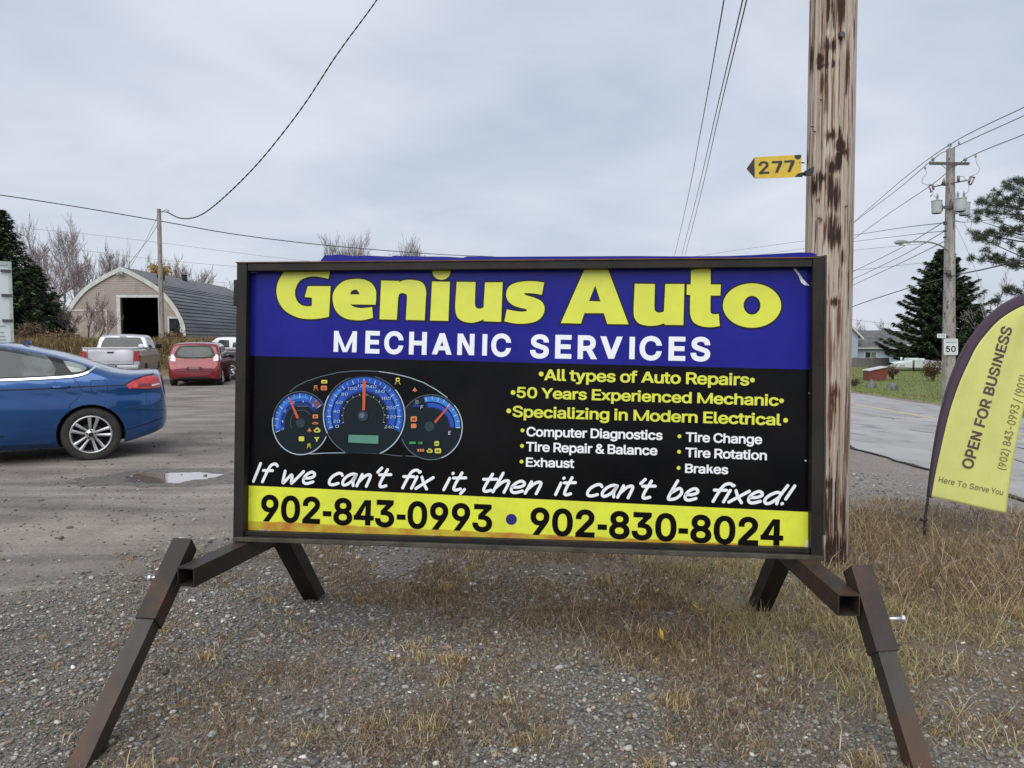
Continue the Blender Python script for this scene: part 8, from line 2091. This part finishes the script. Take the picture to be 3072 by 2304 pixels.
# three conductors climbing over the middle of the sign
wire('left conductor of the three climbing the middle of the sky', [(2016, 800, 60), (2060, 610, 38), (2110, 350, 22), (2172, 0, 13), (2195, -150, 11)], 1.9)
wire('middle conductor of the three climbing the middle of the sky', [(2036, 800, 60), (2090, 590, 38), (2150, 330, 22), (2228, 0, 13), (2258, -150, 11)], 2.0)
wire('right conductor of the three climbing the middle of the sky', [(2046, 800, 60), (2098, 600, 38), (2160, 330, 22), (2240, 0, 13), (2272, -150, 11)], 2.0)

# far power pole with transformers
TY = 33.0; tp = at(2845, 1195, TY); tz = height(tp.x, TY); kt = TY / F
tpole = thing('power_pole', 'grey power pole with crossarm and three transformers beyond the road', 'pole', (tp.x, TY, tz)); 
tpH = at(2850, 446, TY).z - tz; lean_ = math.atan((at(2852, 446, TY).x - tp.x) / tpH)
V, Fc, C = wood_pole_mesh(tpH, .29, .165, 32, 260, 71, [], dark=.25, base=((.34, .325, .305), (.27, .26, .245)))
tpole.rotation_euler = (0, lean_, 0)
link('shaft', mesh_np('shaft', V, Fc, m_wood, smooth=True, colors=C), tpole)
MI = (Matrix.Translation(tpole.location) @ Matrix.Rotation(lean_, 4, 'Y')).inverted()
def tl_(px, py, dy=0): return MI @ at(px, py, TY + dy)
m_arm = mat('brown_grey_crossarm', (.13, .11, .11), .8, col2=(.09, .075, .075), scale=8)
m_can = mat('transformer_grey', (.42, .45, .46), .5, col2=(.36, .39, .40), scale=5)
m_ins = mat('brown_porcelain', (.16, .10, .10), .25, coat=.5); m_insg = mat('grey_insulator', (.30, .30, .33), .4)
b = MB(); b.bar(tl_(2789, 490, -.30), tl_(2907, 491, -.30), .10, .11); b.build('crossarm', m_arm, tpole)
for x in (2825, 2872):
    b = MB(); b.bar(tl_(x, 496, -.28), tl_(2848, 514 if x > 2848 else 512, -.25), .03, .015); b.build('arm_brace', m_galv, tpole)
def insulator(px, py, s=1.0, dy=-.3, up=True):
    p = tl_(px, py, dy); b = MB(); M = Matrix.Translation(p)
    b.lathe([(.02*s, -.12*s), (.02*s, -.02*s), (.07*s, -.02*s), (.05*s, .02*s), (.085*s, .04*s), (.06*s, .08*s), (.04*s, .12*s), (.0, .13*s)], 10, 'Z', M); b.build('insulator', m_insg, tpole)
insulator(2799, 480, 1.0); insulator(2896, 481, 1.0); insulator(2849, 438, 1.1, -.05)
b = MB(); b.bar(tl_(2848, 475, -.15), tl_(2849, 436, -.12), .04, .04); b.build('ridge_pin', m_galv, tpole)
def can(px, y0, y1, wpx, dy, nb=1):
    a, c_ = tl_(px, y1, dy), tl_(px, y0, dy); r_ = wpx*kt/2; h2_ = (c_ - a).z; b = MB(); M = Matrix.Translation(a)
    b.lathe([(.001, 0), (r_*.9, 0), (r_*.92, .03), (r_*.92, h2_*.10), (r_*.97, h2_*.12), (r_*1.0, h2_*.92), (r_*1.08, h2_*.93), (r_*1.08, h2_*.96), (r_*.95, h2_), (.001, h2_*1.04)], 20, 'Z', M)
    o = b.build('transformer', m_can, tpole); set_sharp(o, 40)
    for k in range(nb):
        b = MB(); M = Matrix.Translation(a + Vector(((k - (nb-1)/2) * .25, -.05, h2_))); b.lathe([(.05, 0), (.03, .06), (.055, .08), (.03, .14), (.055, .16), (.03, .22), (.015, .28), (0, .30)], 10, 'Z', M); b.build('bushing', m_insg, o)
    b = MB(); b.lathe([(r_*.86, -.012), (.001, -.012)], 16, 'Z', Matrix.Translation(a)); b.build('can_bottom', m_inner, o)
can(2810, 601, 640, 29, -.1); can(2880, 594, 634, 34, -.55, 2); can(2893, 607, 646, 31, .35)
b = MB(); b.bar(tl_(2824, 622, -.1), tl_(2862, 622, -.25), .10, .12); b.bar(tl_(2826, 612, -.1), tl_(2826, 634, -.1), .06, .04); b.bar(tl_(2850, 645, 0), tl_(2872, 640, .3), .05, .05); b.build('mount_bracket', m_dkmetal, tpole)
b = MB(); b.bar(tl_(2802, 560, -.4), tl_(2845, 551, -.2), .04, .05); b.bar(tl_(2852, 550, -.2), tl_(2903, 541, -.4), .04, .05); b.build('cutout_arm', m_dkmetal, tpole)
for (x0, y0, x1, y1) in ((2786, 556, 2794, 577), (2797, 553, 2801, 570), (2912, 530, 2906, 550), (2924, 532, 2913, 554)):
    b = MB(); b.tube([tl_(x0, y0, -.45), tl_(x1, y1, -.45)], .045 if x0 in (2797, 2912) else .03, 6); b.build('fuse_cutout', m_ins, tpole)
b = MB(); b.tube([tl_(2791, 577, -.45), tl_(2797, 573, -.45)], .03, 5); b.tube([tl_(2906, 552, -.45), tl_(2912, 555, -.45)], .03, 5); b.tube([tl_(2786, 556, -.45), tl_(2797, 553, -.45)], .025, 5); b.tube([tl_(2912, 530, -.45), tl_(2925, 533, -.45)], .03, 5); b.build('fuse_frame', m_dkmetal, tpole)
b = MB(); b.tube([tl_(2832, 534, -.4), tl_(2830, 553, -.4)], [.02, .09], 7); b.tube([tl_(2830, 553, -.4), tl_(2844, 556, -.25)], [.07, .03], 6); b.tube([tl_(2875, 528, -.35), tl_(2875, 545, -.35)], .06, 7); b.build('lightning_arrester', m_ins, tpole)
def jump(pts, dy=-.4):
    b = MB(); b.tube(spline([tl_(a, c_, dy) for a, c_ in pts], 8), .010, 4); b.build('jumper_wire', m_wirel, tpole, fix=False)
jump([(2775, 505), (2779, 520), (2768, 535), (2767, 548), (2780, 554), (2788, 556)]); jump([(2927, 473), (2930, 490), (2938, 505), (2932, 520), (2915, 528)]); jump([(2800, 577), (2790, 590), (2800, 585), (2810, 595)]); jump([(2906, 552), (2906, 572), (2896, 582), (2893, 592)]); jump([(2862, 562), (2866, 580), (2868, 592)]); jump([(2893, 640), (2908, 655), (2915, 668), (2908, 686), (2898, 680), (2892, 668)], -.1); jump([(2880, 665), (2890, 668), (2865, 660)], -.1); jump([(2875, 530), (2890, 530), (2898, 540)])
for x, y in ((2775, 498), (2927, 463), (2877, 424)):
    b = MB(); b.tube([tl_(x, y, -.3), tl_(x, y + 9, -.3)], .04, 6); b.build('hot_line_clamp', m_insg, tpole)
# street lamp arm
lamp = MB(); lamp.tube(spline([tl_(2843, 752, -.2), tl_(2822, 737, -.6), tl_(2790, 727, -1.0), tl_(2750, 725, -1.5), tl_(2720, 726, -1.8)], 6), .035, 6); la = lamp.build('lamp_arm', m_galv, tpole)
q = MB(); a, c_ = tl_(2722, 727, -1.8), tl_(2682, 727, -2.2); q.tube([a, a.lerp(c_, .3), a.lerp(c_, .8), c_], [.05, .10, .09, .02], 10); q.build('lamp_head', m_galv, la)
q = MB(); q.box((a.lerp(c_, .35)) - Vector((.12, .08, .12)), (a.lerp(c_, .35)) + Vector((.18, .08, -.06))); q.build('lamp_lens', m_litter, la)
for y in (667, 672, 693, 712, 820):
    b = MB(); b.tube([tl_(2838, y, -.25), tl_(2832, y, -.3)], .05, 6); b.build('cable_bracket', m_dkmetal, tpole)
b = MB(); b.tube([tl_(2846, 812, -.25), tl_(2846, 828, -.28)], .10, 8); b.build('cable_clamp', m_dkmetal, tpole)
b = MB(); b.tube([tl_(2842, 745, .28), tl_(2836, 1190, .34)], .02, 5); b.build('ground_wire', m_dkmetal, tpole)
# speed sign and small plate, on the pole
SGY = TY - .32
def stop_(px, py, dy=0): return at(px, py, SGY + dy)
sg = thing('speed_limit_sign', 'white maximum 50 speed limit sign fixed to the far power pole', 'sign', stop_(2852, 1041))
so = sg.location.copy(); fs = lambda a, c_, w: (a, -w, c_)
def sl(px, py): q = stop_(px, py) - so; return (q.x, q.z)
m_wsign = mat('white_sign_face', (.66, .68, .70), .45, col2=(.60, .62, .64), scale=20)
def rrect(x0, y0, x1, y1, c_=3): return [(x0+c_, y0), (x1-c_, y0), (x1, y0+c_), (x1, y1-c_), (x1-c_, y1), (x0+c_, y1), (x0, y1-c_), (x0, y0+c_)]
b = MB(); b.prism([sl(*p) for p in rrect(2831, 1016, 2874, 1065)], 0, .004, fs); b.build('sign_panel', m_wsign, sg)
b = MB()
for r4 in ((2834, 1019, 2871, 1020), (2834, 1061, 2871, 1062), (2834, 1021, 2835, 1060.5), (2870, 1021, 2871, 1060.5)):
    a, c_ = sl(r4[0], r4[3]), sl(r4[2], r4[1]); b.box((a[0], -.0062, a[1]), (c_[0], -.0045, c_[1]))
b.build('sign_border', mat('grey_border', (.3, .3, .3), .5), sg)
text_mesh('MAXIMUM', sl(2837, 1029.5), sl(2869, 1029.5), 5.5*kt, fs, m_dksign, 'reg', parent=sg, name='sign_text', w=.006)
text_mesh('50', sl(2837, 1056), sl(2867, 1056), 18*kt, fs, MATS['black_letter'], parent=sg, name='sign_text', w=.006)
sg2 = thing('pole_number_tag', 'small white number plate on the far pole above the speed sign', 'sign', stop_(2825, 1008)); so2 = sg2.location.copy()
s2 = lambda px, py: (lambda q: (q.x, q.z))(stop_(px, py) - so2)
b = MB(); b.prism([s2(*p) for p in rrect(2811, 1001, 2838, 1014, 2)], 0, .004, fs); b.build('sign_panel', m_wsign, sg2)
text_mesh('270', s2(2815, 1011), s2(2834, 1011), 6.5*kt, fs, m_dksign, 'reg', parent=sg2, name='sign_text', w=.006)
b = MB(); b.box((.1, .0, -.02), (.35, .25, .02)); b.build('bracket', m_dkmetal, sg2)
# conductors on the right
far = 75
wire('top primary conductor over the far power pole', [(3190, 270, 24), (3072, 322, 27), (2849, 434, 33), (2700, 545, 45), (2555, 672, 62), (2460, 755, 80)], 1.9, m_wirel)
wire('second primary conductor passing the pole top to the crossarm', [(3190, 294, 24), (3072, 347, 27), (2852, 447, 33.2), (2799, 478, 33), (2690, 570, 45), (2552, 676, 62), (2460, 757, 80)], 1.9, m_wirel)
wire('outer primary conductor on the right end of the crossarm', [(3190, 350, 24), (3072, 403, 27), (2896, 478, 33), (2790, 558, 40), (2668, 640, 50), (2552, 724, 62), (2450, 800, 80)], 1.9, m_wirel)
wire('upper secondary line left of the far pole', [(2835, 664, 33), (2700, 745, 45), (2552, 818, 60), (2450, 866, 80)], 1.6, m_wirel)
wire('middle secondary line left of the far pole', [(2835, 693, 33), (2700, 770, 45), (2552, 841, 60), (2450, 890, 80)], 1.6, m_wirel)
wire('lower secondary line left of the far pole', [(2832, 725, 33), (2700, 790, 45), (2552, 859, 60), (2450, 910, 80)], 1.6, m_wirel)
wire('thick black communication cable crossing the far pole', [(3200, 752, 24), (3072, 780, 27), (2950, 808, 30), (2850, 830, 33), (2700, 872, 42), (2552, 922, 55), (2450, 965, 70)], 3.0)
wire('cable from the far pole to the right edge below the transformers', [(2860, 664, 33), (2900, 666, 31), (2990, 657, 28), (3072, 645, 26), (3180, 630, 24)], 1.8)
wire('upper thin crossing wire from the far pole to the left', [(2835, 668, 33), (2700, 684, 50), (2552, 706, 70), (2380, 727, 95), (2200, 752, 120), (2080, 770, 140)], 1.2, m_wirel)
wire('middle thin crossing wire from the far pole to the left', [(2838, 692, 33), (2700, 708, 50), (2552, 726, 70), (2380, 750, 95), (2250, 768, 120)], 1.1, m_wirel)
wire('lower thin crossing wire left of the far pole', [(2780, 730, 50), (2690, 738, 60), (2552, 752, 75), (2450, 765, 90)], 1.0, m_wirel)
wire('thin wire behind the spruce top left of the far pole', [(2775, 788, 80), (2690, 797, 85), (2555, 812, 95), (2460, 822, 105)], 1.0, m_wirel)
wire('guy wire slanting down right of the far pole', [(2862, 668, 33), (2895, 735, 31), (2922, 800, 29), (2950, 870, 27)], 1.0, m_wirel)
wire('thin slack wire from the pole to the pine', [(2908, 630, 34), (2940, 622, 36), (3000, 600, 38), (3080, 570, 40)], 1.1, m_wirel)
wire('faint low wire above the pale blue house', [(2546, 958, 100), (2620, 966, 100), (2700, 976, 100), (2800, 986, 100)], .9, m_wirel)
